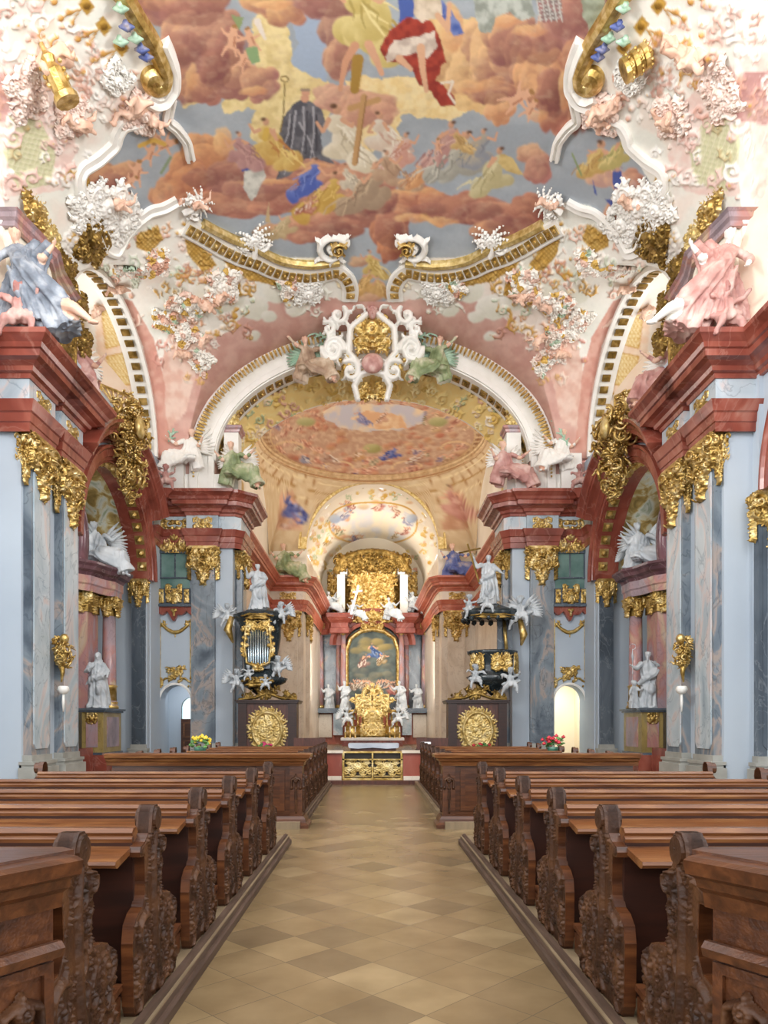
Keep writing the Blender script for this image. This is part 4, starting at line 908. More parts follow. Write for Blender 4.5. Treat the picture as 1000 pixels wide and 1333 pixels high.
for s in (-1, 1):
    sd = 'left' if s < 0 else 'right'
    r = thing('pew_desk', 'panelled oak desk with moulded top nearest the camera, %s of the aisle' % sd, 'pew desk', (.07 if s > 0 else 0, 0, 0))
    pts = [(1.04, 2.36), (1.18, 2.12), (4.0, 2.12)]
    b = MB(); 
    b.prism([(1.06, 2.37), (1.19, 2.14), (4.0, 2.14), (4.0, 2.22), (1.24, 2.22), (1.14, 2.4)], (0, 0, .1), (s, 0, 0), (0, 1, 0), (0, 0, 1), 0, .80); b.build('body', M['wood'], r)
    b = MB(); plan_sweep(b, CORP, pts, s, .9); b.prism([(.99, 2.37), (1.16, 2.07), (4.0, 2.07), (4.0, 2.4), (1.05, 2.42)], (0, 0, 1.06), (s, 0, 0), (0, 1, 0), (0, 0, 1), 0, .025)
    b.build('moulded_top', M['wood'], r)
    b = MB(); plan_sweep(b, [(0, 0), (.03, 0), (.04, .03), (.02, .05), (0, .05)], pts, s, .74); plan_sweep(b, [(0, 0), (.05, 0), (.05, .08), (.03, .12), (0, .12)], pts, s, .1); b.build('string_moulding', M['wood'], r)
    d = unit([.14, -.23, 0]); U = np.array([s*d[0], d[1], 0]); N_ = np.array([-s*abs(d[1]), -abs(d[0]), 0])
    b = MB(); frame_panel(b, np.array([s*1.062, 2.36, .22]), U, (0, 0, 1), N_, .235, .5, .015, .035)
    for k in range(3): frame_panel(b, np.array([s*(1.32+k*.85), 2.13, .24]), (s, 0, 0), (0, 0, 1), (0, -1, 0), .78, .48, .02, .07)
    b.build('raised_panels', M['wood'], r)
    DC.build('carving', M['woodcarve'], r, O=np.array([s*1.12, 2.262, .2])+N_*.005, U=U*.72, V=(0, 0, .78), N=N_)
    # far block desk with a plinth and carved corner
    r = thing('pew_desk', 'tall dark oak desk heading the far pews, %s of the aisle' % sd, 'pew desk', (0, 0, 0))
    b = MB(); b.box(s*1.04, s*3.8, 10.42, 10.52, .0, .98); b.box(s*1.02, s*1.2, 10.36, 10.62, 0, .98); b.build('body', M['wood'], r)
    b = MB(); plan_sweep(b, CORP, [(1.02, 10.7), (1.02, 10.36), (3.85, 10.36)], s, .9); b.box(s*.96, s*3.9, 10.3, 10.6, 1.06, 1.08); b.build('moulded_top', M['woodtop'], r)
    b = MB(); plan_sweep(b, [(0, 0), (.1, 0), (.1, .05), (.06, .08), (.05, .13), (.02, .17), (0, .17)], [(1.02, 10.75), (1.02, 10.36), (3.85, 10.36)], s, 0); b.build('plinth', M['wood'], r)
    b = MB()
    for k in range(3): frame_panel(b, np.array([s*(1.28+k*.85), 10.42, .24]), (s, 0, 0), (0, 0, 1), (0, -1, 0), .78, .6, .02, .07)
    b.build('raised_panels', M['wood'], r)
    DC.build('carving', M['woodcarve'], r, O=(s*1.02, 10.5, .2), U=(0, .9, 0), V=(0, 0, 1), N=(-s, 0, 0)); DC.build('carving', M['woodcarve'], r, O=(s*1.11, 10.36, .2), U=(.7, 0, 0), V=(0, 0, 1), N=(0, -1, 0))
M['ochre'] = mk('ochre_plaster_moulding', [(.3, 'b8956a'), (.7, 'd9bd92')], 3, .6)
# ------------------------------------------------------------------ dome bay and apse vault, painted
def cartoon_dome():
    K = Cartoon(290, 460, 680, 780, 'cdb08a', .5); R = random.Random(4)
    t = np.clip((vfbm(K.X/6, K.Y/4, 3)-.4)*3, 0, 1); K.put(t*.7, hexc('d8b488'))
    E = lambda rx, ry, cy: np.sqrt(((K.X-485)/rx)**2+((K.Y-cy)/ry)**2)
    d = E(150, 62, 566); ins = (d < 1).astype(float); K.put(ins, hexc('bb957a')); t = np.clip((vfbm(K.X/5, K.Y/3, 7)-.42)*4, 0, 1); K.put(ins*t*.8, hexc('d2b394'))
    for k in range(150):
        q = R.uniform(0, 6.28); r = R.uniform(.25, .88); x = 485+150*r*math.cos(q); y = 566+62*r*math.sin(q)
        K.puff(x, y, R.uniform(4, 9), R.uniform(2.5, 5), R.choice(('b06a50', 'a87058', 'b88a64')), R.choice(('d89a78', 'e0bc94', 'cfa080')), warp=2)
    for k in range(80):
        q = R.uniform(0, 6.28); r = R.uniform(.5, .88); x = 485+150*r*math.cos(q); y = 566+62*r*math.sin(q)
        K.fig(x, y, R.uniform(6, 9), R.choice(('b06a58', 'c8907c', 'd0b080', '6470a0', '8c9470', 'c87860')), '8c5c48', 'ecd0b0', seed=k)
    for a0, b0, r1, r2 in ((0, 6.3, .90, .93),): pass
    for r, c, w in ((.99, 'a87c50', 2.4), (.955, 'dcc090', 2.6), (.92, 'b48858', 1.6), (.89, 'd8bc8c', 1.4)):
        K.stroke([(485+150*r*math.cos(q/60*6.2832), 566+62*r*math.sin(q/60*6.2832)) for q in range(61)], w, c)
    for q in range(120):
        a = q/120*6.2832; K.stroke([(485+150*.90*math.cos(a), 566+62*.90*math.sin(a)), (485+150*.95*math.cos(a), 566+62*.95*math.sin(a))], 1.6, 'e2cca0' if q % 2 else '9c7048')
    for q in range(8):
        a = q/8*6.2832+.39; x = 485+118*math.cos(a); y = 566+47*math.sin(a); K.stroke([(x+20*math.cos(t/10*3.14+3.14)*1, y+9*math.sin(t/10*3.14+3.14)) for t in range(11)], 2.4, 'd8b88c')
    K.poly([(420, 534), (440, 526), (480, 526), (530, 528), (552, 536), (548, 552), (520, 560), (480, 562), (440, 556), (424, 546)], 'c3c0c8', 3, c2='e8d0ac', sc=14)
    K.poly([(455, 545), (480, 534), (520, 540), (530, 556), (490, 560)], 'dcae84', 4, c2='ecd0a8'); K.fig(470, 546, 14, '7078a8', '50588c', 'c0b8c8', seed=3); K.fig(500, 545, 12, 'd8a080', seed=5)
    K.puff(398, 549, 15, 7, '9c9862', 'c2bb88', warp=1); K.puff(570, 549, 15, 7, '9c9862', 'c2bb88', warp=1); K.puff(485, 584, 14, 7, '9c9458', 'c0b880', warp=1)
    K.fig(512, 592, 14, '4a5898', '34407c', '8890c0', seed=9, w=.9); K.fig(470, 594, 13, 'd09858', seed=11); K.fig(395, 598, 10, '6c78a0', seed=12); K.fig(425, 598, 14, 'a8785c', seed=13, w=.9); K.fig(548, 598, 14, 'a8785c', seed=14, w=.9)
    out = (d > 1.02).astype(float)*((K.Y > 560) | (d > 1.02)); K.put(out, hexc('cfb48c')); t = np.clip((vfbm(K.X/5, K.Y/6, 17)-.45)*4, 0, 1); K.put(out*t*.6, hexc('e2d0ac'))
    for sgn in (-1, 1):
        for k in range(9):
            a = .35+.1*k; K.stroke([(485+sgn*(150+4*j)*math.cos(a)*(1), 566+(66+6*j)*math.sin(a)) for j in range(8)], 1.2, 'a87c4c')
        for j in range(3): K.stroke([(485+sgn*(158+14*j)*math.cos(a/10), 566+(70+12*j)*math.sin(a/10)) for a in range(2, 14)], 1.6, 'b08850' if j % 2 else 'e4d0a4')
        K.poly([(485+sgn*90, 690), (485+sgn*104, 640), (485+sgn*118, 640), (485+sgn*126, 690)], 'b98a68', 3, c2='d8b090')
    K.fig(379, 665, 26, '46508f', '2c3470', 'a8acd0', seed=21); K.fig(591, 660, 30, 'c08270', '94584c', 'e4bca8', seed=22, w=.6); K.fig(380, 682, 14, 'c88a70', seed=23)
    K.C = (K.C*2+np.roll(K.C, 1, 0)+np.roll(K.C, 1, 1))/4
    return K
KD = cartoon_dome()
RC, RR, RZ = 38.0, 6.05, 16.45
n = 240; k1 = 26; k2 = 70; rows = []
def bound(phi):
    c, s_ = math.cos(phi), math.sin(phi); t = min(6.35/max(abs(c), 1e-6), (6.5 if s_ > 0 else 6.8)/max(abs(s_), 1e-6)); x, y = c*t, s_*t
    if abs(abs(x)-6.35) < 1e-6: z = 12+4.1*math.sqrt(max(0, 1-(y/5.6)**2)); 
    elif s_ > 0: z = 12.4+4.1*math.sqrt(max(0, 1-(x/4.1)**2)) if abs(x) < 4.1 else 12.3
    else: z = 12+3.7*math.sqrt(max(0, 1-(x/5.85)**2)) if abs(x) < 5.85 else 12
    return x, RC+y, min(z, RZ)
ph = np.linspace(0, 2*math.pi, n+1)
Bd = np.array([bound(a) for a in ph]); Rg = np.stack([RR*np.cos(ph), RC+RR*np.sin(ph), np.full(n+1, RZ)], 1)
for i in range(k1+1):
    t = i/k1; q = Bd*(1-t)+Rg*t; q[:, 2] = Bd[:, 2]+(Rg[:, 2]-Bd[:, 2])*(t**.8); rows.append(q)
for i in range(k2+1):
    t = i/k2; r = (RR-.12)*math.cos(t*math.pi/2); rows.append(np.stack([r*np.cos(ph), RC+r*np.sin(ph), np.full(n+1, RZ+.35+2.5*math.sin(t*math.pi/2))], 1))
P = np.array(rows); X_, Y_, Z_ = P[..., 0], P[..., 1], P[..., 2]
painted('ceiling_dome', P.reshape(-1, 3), gridfaces(k1+k2+2, n+1), KD, (CX+X_*F/Y_).ravel(), (HY-(Z_-EYE)*F/Y_).ravel())
b = MB(); pr = [(0, 0), (0, .12), (-.12, .16), (-.12, .28), (-.2, .34), (-.2, .42), (.1, .42)]
b.sweep([(a, c-.05) for a, c in pr], Rg, np.stack([np.cos(ph), np.sin(ph), 0*ph], 1), [(0, 0, 1)]*(n+1)); trim(b, M['ochre'])
def cartoon_apse():
    K = Cartoon(380, 610, 590, 790, 'f2ead8', .4); R = random.Random(9); K.poly([(428, 690), (436, 668), (470, 655), (500, 655), (534, 668), (545, 690), (530, 704), (440, 704)], 'd9d8d8', 3, c2='efe4cc', sc=10)
    for k in range(40):
        x = R.uniform(425, 548); y = R.uniform(650, 706)
        if abs(x-486) < 28 and 665 < y < 698: continue
        if R.random() < .5: K.puff(x, y, R.uniform(5, 10), R.uniform(3, 6), R.choice(('d8a47c', 'e0b888', 'c8b090')), 'f0dcb8', warp=2)
        else: K.fig(x, y, R.uniform(7, 11), R.choice(('c87060', 'd8a888', '8890b8', '90a070', 'd0b070')), seed=k)
    K.fig(462, 704, 12, '5860a0', seed=3, w=.9); K.fig(455, 658, 9, 'b84838', seed=4)
    K.stroke([(486+57*math.copysign(abs(math.cos(t*.1257))**.8, math.cos(t*.1257)), 681+27*math.copysign(abs(math.sin(t*.1257))**.8, math.sin(t*.1257))) for t in range(51)], 2.2, 'd2a850')
    for k in range(420):
        x = R.uniform(390, 580); y = R.uniform(630, 780); r = abs(x-486)
        if r < 58 and 650 < y < 712: continue
        c = hexc(R.choice(('e0bc60', 'd8ac48', 'f0d890', 'e8c8a8', 'b8c8a0', 'fffaf0', 'e4c478')))
        if R.random() < .6: K.scroll(x, y, R.uniform(4, 9), R.uniform(0, 6.28), R.choice((-1, 1)), R.uniform(.8, 1.3), .14, .1, 3, c)
        else: K.flower(x, y, R.uniform(1.5, 3.5), .08, c)
    for sg in (-1, 1): K.puff(486+sg*50, 675, 9, 7, '9aa8c0', 'c4ccd4', warp=1.)
    K.C = (K.C*2+np.roll(K.C, 1, 0)+np.roll(K.C, 1, 1))/4
    return K
KA = cartoon_apse()
n = 150; m_ = 120; th = np.linspace(0, math.pi, n+1); ys = np.linspace(45.2, 57.5, m_+1)
TH, YA = np.meshgrid(th, ys); X_ = 4.14*np.cos(TH); Z_ = 12.4+4.12*np.sin(TH); P = np.stack([X_, YA, Z_], -1)
painted('ceiling_apse', P.reshape(-1, 3), gridfaces(m_+1, n+1), KA, (CX+X_*F/YA).ravel(), (HY-(Z_-EYE)*F/YA).ravel(), np.stack([-np.cos(TH), 0*TH, -np.sin(TH)], -1).reshape(-1, 3))
# gilt stucco field of the splayed arch
KG = Cartoon(280, 440, 690, 680, 'efd28a', .5); R = random.Random(12); t = np.clip((vfbm(KG.X/5, KG.Y/5, 3)-.4)*3, 0, 1); KG.put(t*.7, hexc('f0dc9c'), .2); KG.G[:] = .2
for k in range(420):
    x = R.uniform(290, 680); y = R.uniform(470, 660); c = R.choice(('f0d488', 'dcb860', 'faecba', 'f4de9c', 'e8c878')); g = .2
    if abs(x-485) > 95 and R.random() < .55: c = R.choice(('e8d0b4', 'd8a890', 'f0e4d0', 'b0b890')); g = 0
    KG.scroll(x, y, R.uniform(5, 15), R.uniform(0, 6.28), R.choice((-1, 1)), R.uniform(.8, 1.4), .14, .09, 3, hexc(c))
G = np.array(goldfield.V[0]).reshape(7, 65, 3); fi = []
n = 400; m_ = 40; A, Bq = np.meshgrid(np.linspace(0, math.pi, n+1), np.linspace(0, 1, m_+1))
X_ = (6.28-.45*Bq)*np.cos(A); Y_ = 29.5+1.5*Bq; Z_ = 12+(4.23-.55*Bq)*np.sin(A)-.02; nr = np.stack([-np.cos(A), -.3+0*A, -np.sin(A)], -1).reshape(-1, 3)
painted('ceiling_arch_reveal', np.stack([X_, Y_, Z_], -1).reshape(-1, 3), gridfaces(m_+1, n+1), KG, (CX+X_*F/Y_).ravel(), (HY-(Z_-EYE)*F/Y_).ravel(), nr)
# ------------------------------------------------------------------ frame mouldings of the fresco, on the vault
def mir(p, q): return [(970-a, b) for a, b in p] if q else p
EDGE = [(-.06, 0), (-.06, .08), (0, .12), (.06, .08), (.06, 0)]
for q in (0, 1):
    side = ('right', 'left')[1-q]
    b = MB()   # white edge of the corner lobes
    frame_strip(b, mir([(247, 206), (242, 182), (228, 164), (216, 156), (219, 140), (222, 126)], q), [(-.13, 0), (-.13, .12), (-.05, .16), (-.03, .08), (.03, .08), (.05, .16), (.13, .12), (.13, 0)], 60)
    frame_strip(b, mir([(184, 157), (160, 162), (152, 176), (150, 188), (128, 208), (108, 220), (103, 232), (104, 250), (112, 264)], q), [(-.12, 0), (-.12, .12), (-.04, .15), (0, .08), (.16, .1), (.2, 0)], 90)
    frame_strip(b, mir([(128, 300), (138, 325), (152, 330), (164, 305), (180, 287), (196, 275), (212, 272), (230, 262)], q), [(-.2, 0), (-.16, .1), (0, .08), (.04, .15), (.12, .12), (.12, 0)], 90)
    trim(b, M['white'], False)
    # main curved frame: gilt cove and a white band set with gilt blocks
    arc = mir([(262, 290), (280, 300), (305, 312), (330, 320), (345, 330), (362, 338), (380, 342), (405, 344), (425, 342), (442, 340)], q)
    b = MB(); frame_strip(b, arc, [(-.16, 0), (-.16, .1), (-.08, .2), (.04, .2), (.1, .1), (.14, 0)], 120); trim(b, M['goldpale']); b = MB()
    b1 = MB()
    arc2 = mir([(240, 294), (262, 306), (288, 322), (312, 334), (336, 342), (354, 351), (376, 357), (400, 359), (424, 356), (440, 352), (452, 362), (457, 376), (455, 390)], q)
    P, O, N_ = frame_strip(b1, arc2, [(-.3, 0), (-.3, .07), (-.25, .1), (.25, .1), (.3, .07), (.3, 0)], 160)
    trim(b1, M['white'])
    for i in range(4, 158, 6):
        c = P[i]+N_[i]*.1; t = unit(P[i+1]-P[i-1]); U = O[i]; b.prism([(-.15, -.1), (.15, -.1), (.15, .1), (-.15, .1)], c, U, t, N_[i], 0, .05); b.blob(c+N_[i]*.06, .06, 1)
    trim(b, M['gold'])
    # big gilt scroll with white shell rim near the top corners
    b = MB(); frame_strip(b, mir([(130, -40), (160, -8), (178, 22), (196, 50), (206, 72), (214, 92), (212, 108), (200, 112), (191, 104), (193, 94), (201, 95), (203, 101)], q), [(-.2, 0), (-.2, .12), (-.12, .22), (0, .26), (.12, .22), (.2, .12), (.2, 0)], 130); trim(b, M['gold'])
    b = MB(); frame_strip(b, mir([(209, 52), (217, 70), (224, 92), (224, 112), (214, 128), (202, 132), (190, 126)], q), [(-.22, 0), (-.18, .14), (-.06, .24), (.06, .16), (.16, .2), (.22, 0)], 80); trim(b, M['white'])
    # coloured enamel leaves on the scroll
    for k, (x, y) in enumerate(((150, -2), (158, 22), (170, 38), (178, 52), (150, 42), (184, 62))):
        p, nn = hit(*mir([(x, y)], q)[0], .25); b = MB(); b.tube([p-np.array([.18, 0, 0]), p, p+np.array([.16, .04, .03])], [.02, .1, .015], 6); b.tube([p-np.array([0, .12, .02]), p+np.array([.02, .14, .02])], [.07, .015], 6)
        o = b.build('painted_leaf', M['bluestat'] if k % 2 else M['sage'], None, True); tag(o, '%s stucco leaf on the gilt scroll at the fresco corner, %s side' % ('blue' if k % 2 else 'pale green', side), 'ornament', 'coloured leaves on the %s gilt scroll' % side)
    # springing pedestal and gilt basket where the vault ribs rise over the near pier
    s = 1 if q else -1
    b = MB(); path = [(9.6, 17.0), (8.55, 17.0), (8.3, 18.3), (8.5, 19.0), (8.6, 20.6)]
    plan_sweep(b, [(0, 0), (.1, 0), (.12, .1), (.2, .15), (.22, .25), (.3, .3), (0, .34)], path, s, 13.3, -1); plan_sweep(b, [(0, 0), (.12, 0), (.12, .12), (0, .16)], path, s, 10.6, -1)
    trim(b, M['pinkmarble'])
    b = MB(); b.prism([(9.6, 17.05), (8.6, 17.05), (8.35, 18.3), (8.55, 19.0), (8.65, 20.6), (9.6, 20.6)], (0, 0, 10.6), (s, 0, 0), (0, 1, 0), (0, 0, 1), 0, 2.75); struct(b, 'wall_attic_pier_'+side, M['cream'])
    # lunette arch soffit: white band with gilt blocks
    b = MB(); g = MB()
    for k in range(60):
        t0, t1 = math.pi*k/60, math.pi*(k+1)/60; V = []
        for t in (t0, t1):
            for x in (8.45, 9.2): V.append((s*x, LC+(LA-.06)*math.cos(t), 12+(LB-.06)*math.sin(t)))
        V += [(a, c*1.0, z-.0) for a, c, z in []]
        b.add(V, [(0, 1, 3, 2)])
    ellsweep(b, [(.0, -.12), (.12, -.1), (.12, .04), (0, .06)], LC, LA-.05, 12, LB-.05, Pl(lambda a, z, s=s: (s*8.55, a, z), np.array([-s, 0, 0.])))
    trim(b, M['white'])
    for k in range(1, 30):
        t = math.pi*k/30; c = np.array([s*8.82, LC+(LA-.1)*math.cos(t), 12+(LB-.1)*math.sin(t)]); nr = unit([0, -math.cos(t)/LA, -math.sin(t)/LB]); tg = np.cross(nr, [1., 0, 0])
        g.prism([(-.15, -.12), (.15, -.12), (.15, .12), (-.15, .12)], c, (1, 0, 0), tg, nr, 0, .05)
    trim(g, M['golddark'])
    # lunette splay lattice, gilt, and rail
    g = MB(); 
    for qq in (-1, 1):
        X0, Y0, X1, Y1 = 10.3, LC+qq*2.35, 8.85, LC+qq*4.15; d = unit([X1-X0, Y1-Y0, 0]); L_ = math.hypot(X1-X0, Y1-Y0); nv = np.array([-d[1], d[0], 0])*qq
        O_ = np.array([s*X0, Y0, 0]); U_ = np.array([s*d[0], d[1], 0]); N_ = np.array([s*nv[0], nv[1], 0]); N_ = N_ if N_[1]*qq < 0 else -N_
        for (a0, a1, z0, z1) in ((.3, L_-.5, 11.4, 12.5), (.3, L_-.8, 12.8, 14.0)):
            for k in range(6):
                f = k/5; p0 = O_+U_*(a0+(a1-a0)*f)+N_*.13
                g.tube([p0+np.array([0, 0, z0]), O_+U_*(a1-(a1-a0)*f)+N_*.13+np.array([0, 0, z1])], .032, 5)
            for (u0, u1, w0, w1) in ((a0, a1, z0, z0), (a0, a1, z1, z1), (a0, a0, z0, z1), (a1, a1, z0, z1)):
                g.tube([O_+U_*u0+N_*.13+np.array([0, 0, w0]), O_+U_*u1+N_*.13+np.array([0, 0, w1])], .055, 6)
    trim(g, M['gold'])
# gilt fringe and blocks of the choir arch
g = MB(); npd = 120
for k in range(npd+1):
    t = math.pi*k/npd
    if abs(t-math.pi/2) < .16: continue
    a, h = 6.3+.78, 4.25+.78; c = np.array([a*math.cos(t), 28.22, 12+h*math.sin(t)]); nr = unit([math.cos(t)/a, 0, math.sin(t)/h]); tg = np.cross(nr, [0, 1., 0])
    g.prism([(-.05, -.0), (.05, 0), (.035, -.2), (0, -.3 if k % 2 else -.24), (-.035, -.2)], c, tg, nr, (0, -1, 0), 0, .06); g.blob(c+nr*.04, .06, 1)
for s in (-1, 1):
    for zz in np.arange(11.3, 12, .14): g.blob((s*7.07, 28.2, zz), .05, 1)
trim(g, M['gold'])
g = MB()
for k in range(2, 40):
    t = math.pi*k/41
    if abs(t-math.pi/2) < .2: continue
    c = np.array([6.26*math.cos(t), 28.98, 12+4.21*math.sin(t)]); nr = unit([-math.cos(t)/6.3, 0, -math.sin(t)/4.25]); tg = np.cross(nr, [0, 1., 0])
    g.prism([(-.16, -.22), (.16, -.22), (.16, .22), (-.16, .22)], c, tg, (0, 1, 0), nr, 0, .05); g.blob(c+nr*.05, .09, 1)
trim(g, M['golddark'])

# pedestals with gilt baskets carrying the arch ribs
for s in (-1, 1):
    for x0, x1, y0, y1, zt in ((5.4, 5.98, 28.75, 29.45, 13.3), (7.45, 8.25, 28.15, 28.5, 13.1)):
        b = MB(); b.box(s*x0, s*x1, y0, y1, 10.6, zt); trim(b, M['white'])
        b = MB(); path = [(x1, y1), (x1, y0), (x0, y0), (x0, y1)]; plan_sweep(b, [(0, 0), (.05, .02), (.07, .1), (.15, .14), (.16, .24), (0, .26)], path, s, zt-.05, -1); b.box(s*x0, s*x1, y0, y1, zt, zt+.2); trim(b, M['pinkmarble'])
        R = Relief((x1-x0)*1.25, .75, .02); R.rocaille(0, .35, (x1-x0)*1.1, .55, 30, 9, .1, .25, .5); R.mirror()
        c = MB(); xm = (x0+x1)/2
        o = R.build('gilt_basket', M['goldpale'], None, O=(s*xm, y0-.03, zt+.2)); tag(o, 'gilded basket on the %s pedestal beside the %s leg of the choir arch' % ('inner' if x0 < 6 else 'outer', 'left' if s < 0 else 'right'), 'ornament')
# ------------------------------------------------------------------ gilded capitals, pilasters, columns
def cluster(mb, c, r, n, seed, size=.16):
    """chunky rocaille: spirals, rosettes and leaves over an ellipsoid"""
    R = random.Random(seed); c = np.array(c, float); r = np.array(r, float); mb.blob(c, r*.5, 2)
    for k in range(n):
        d = unit([R.gauss(0, 1), R.gauss(0, 1), R.gauss(0, 1)]); p = c+d*r*R.uniform(.5, 1.0); u, v, _ = frame_from(d); z = size*R.uniform(.6, 1.3); q = R.random()
        if q < .45:
            t0 = R.uniform(0, 6); mb.tube([p+(u*math.cos(t0+t*.55)+v*math.sin(t0+t*.55))*z*(1-t/13)+d*(.02*t*z/.16) for t in range(11)], np.linspace(z*.28, z*.14, 11), 5)
        elif q < .75:
            for j in range(5): mb.blob(p+(u*math.cos(j*1.257)+v*math.sin(j*1.257))*z*.45+d*z*.1, z*.32, 1)
            mb.blob(p+d*z*.3, z*.22, 1)
        else:
            e = u*math.cos(R.uniform(0, 6))+v*math.sin(R.uniform(0, 6)); mb.tube([p, p+(e*.6+d*.5)*z, p+(e*1.5+d*.55)*z], [z*.3, z*.26, z*.05], 5)
def cap_relief(w, h, seed, a=.12, hang=True):
    R = Relief(w*1.5, h, .022); rnd = random.Random(seed)
    for sx in (-1, 1): R.scroll(sx*w*.5, h*.84, w*.42, .5 if sx > 0 else 2.6, sx, 1.3, .15, a*1.2, 2)
    R.rocaille(0, h*.72, w*1.1, h*.45, 26, seed, a, .22, .5)
    if hang:
        R.rocaille(0, h*.36, w*.9, h*.6, 22, seed+1, a, .25, .45, taper=1.6)
        for k in range(9): R.flower((rnd.random()-.5)*w*.5*(.2+k/9), h*(.06+.08*k), w*.085, a*1.3)
    else: R.rocaille(0, h*.4, w*.9, h*.5, 18, seed+1, a, .25, .45)
    R.flower(0, h*.86, w*.14, a*1.6); R.mirror()
    return R
CAPR = [cap_relief(.95, 1.5, 4), cap_relief(.8, 1.5, 9), cap_relief(.55, 1.1, 14, .09)]
def pilaster(s, O, U, N, w, proud, z0, z1, mat, label, group=None, cap=0, pmat=None, caph=1.4, base=.75, panel=True, capw=1., bmat=None, frontcap=True):
    """O plan point on the wall face (centre), U along the face, N off it"""
    O = np.array([O[0], O[1], 0.]); U = np.array([U[0], U[1], 0.]); N = np.array([N[0], N[1], 0.])
    r = thing('pilaster', label, 'pilaster', (0, 0, 0), 0, group)
    hw = w/2; sq = [(-hw, -.05), (hw, -.05), (hw, proud), (-hw, proud)]
    b = MB(); b.prism(sq, O, U, N, (0, 0, 1), z0+base, z1); b.build('shaft', mat, r)
    b = MB()
    for g, za, zb in ((.16, 0, .45), (.10, .45, .52), (.13, .52, .6), (.04, .6, base)):
        b.prism([(-hw-g, -.05), (hw+g, -.05), (hw+g, proud+g), (-hw-g, proud+g)], O, U, N, (0, 0, 1), z0+base*za/.75, z0+base*min(zb, .75)/.75)
    b.build('base', bmat or M['stone'], r)
    if panel:
        b = MB(); c = .09; zb_, zt = z0+base+.15, z1-caph*.6
        b.prism([(-hw+c, zb_+.12), (-hw+c+.1, zb_), (hw-c-.1, zb_), (hw-c, zb_+.12), (hw-c, zt), (-hw+c, zt)], O+N*proud, U, (0, 0, 1), N, 0, .03); b.build('panel', pmat or mat, r)
    R = CAPR[cap]
    b = MB(); b.prism([(-hw-.03, -.05), (hw+.03, -.05), (hw+.03, proud+.05), (-hw-.03, proud+.05)], O, U, N, (0, 0, 1), z1-caph*.55, z1-.02)
    b.prism([(-hw-.1, -.05), (hw+.1, -.05), (hw+.1, proud+.14), (-hw-.1, proud+.14)], O, U, N, (0, 0, 1), z1-.1, z1)
    cp = b.build('capital', M['gold'], r)
    k = w/.95*capw if cap == 0 else w/.8*capw if cap == 1 else w/.55*capw
    R.build('foliage', M['gold'], cp, O=O+N*(proud+.04)+np.array([0, 0, z1-caph]), U=U*k, V=(0, 0, caph/ (1.1 if cap == 2 else 1.5)), N=N)
    b = MB(); zt = z1-caph*.45; cluster(b, O+N*(proud+.06)+np.array([0, 0, z1-caph*.42]), (hw*.8, max(.1, hw*.35), caph*.32) if abs(N[1]) > .5 else (max(.1, hw*.35), hw*.8, caph*.32), 46, cap+3, w*.13)
    cluster(b, O+N*(proud+.04)+np.array([0, 0, z1-caph*.85]), (hw*.3, hw*.3, caph*.22), 14, cap+8, w*.11)
    for q in (-1, 1): cluster(b, O+U*q*hw*.95+N*(proud+.02)+np.array([0, 0, z1-caph*.22]), (hw*.38, hw*.38, caph*.17), 16, cap+5, w*.12)
    b.build('rosettes', M['gold'], cp, True)
    for q in (-1, 1):
        R.build('foliage', M['gold'], cp, O=O+U*q*(hw+.03)+N*(proud*.5)+np.array([0, 0, z1-caph*.85]), U=N*max(.35, proud/w*1.2), V=(0, 0, caph*.85/(1.1 if cap == 2 else 1.5)), N=U*q)
    return r
for s in (-1, 1):
    sd = 'left' if s < 0 else 'right'
    g = None
    pilaster(s, (s*8.46, 17.8), (0, s), (-s, 0), 1.0, .2, 0, 8.55, M['slate'], 'grey marble pilaster nearest the camera on the %s nave pier' % sd, g, 0, M['bluemarble'], 1.5)
    pilaster(s, (s*8.46, 19.48), (0, s), (-s, 0), 1.0, .22, 0, 8.55, M['slate'], 'second grey marble pilaster on the %s nave pier, beside the chapel arch' % sd, g, 0, M['bluemarble'], 1.7)
    pilaster(s, (s*6.72, 28.5), (s, 0), (0, -1), .92, .2, 0, 8.55, M['slate'], 'slate grey marble pilaster facing the nave between door and %s choir pier' % sd, g, 0, M['slate'], 1.55)
    pilaster(s, (s*5.58, 29.5), (0, s), (-s, 0), .95, .28, 0, 8.55, M['slate'], 'grey marble pilaster on the aisle side of the %s choir pier' % sd, g, 1, M['slate'], 1.4)
    pilaster(s, (s*8.8, 26.95), (s, 0), (0, -1), .5, .12, 0, 6.95, M['slatedark'], 'narrow dark marble pilaster under the %s chapel arch' % sd, g, 2, M['slatedark'], 1.05)
    if s > 0: pilaster(s, (9.45, 16.9), (1, 0), (0, -1), .8, .16, 0, 6.95, M['slatedark'], 'dark marble pilaster cut by the right edge of the picture', g, 1, M['slatedark'], 1.4)
    pilaster(s, (s*5.2, 44.5), (s, 0), (0, -1), 1.1, .2, 0, 8.55, M['choirmarble'], 'cream marble pilaster with pale gilt capital on the far %s choir pier' % sd, g, 0, M['choirmarble'], 1.9, bmat=M['choirmarble'])
    pilaster(s, (s*4.27, 46.4), (0, s), (-s, 0), .8, .18, 0, 8.55, M['choirmarble'], 'cream pilaster on the inner side of the far %s choir pier' % sd, g, 1, M['choirmarble'], 1.7, bmat=M['choirmarble'])
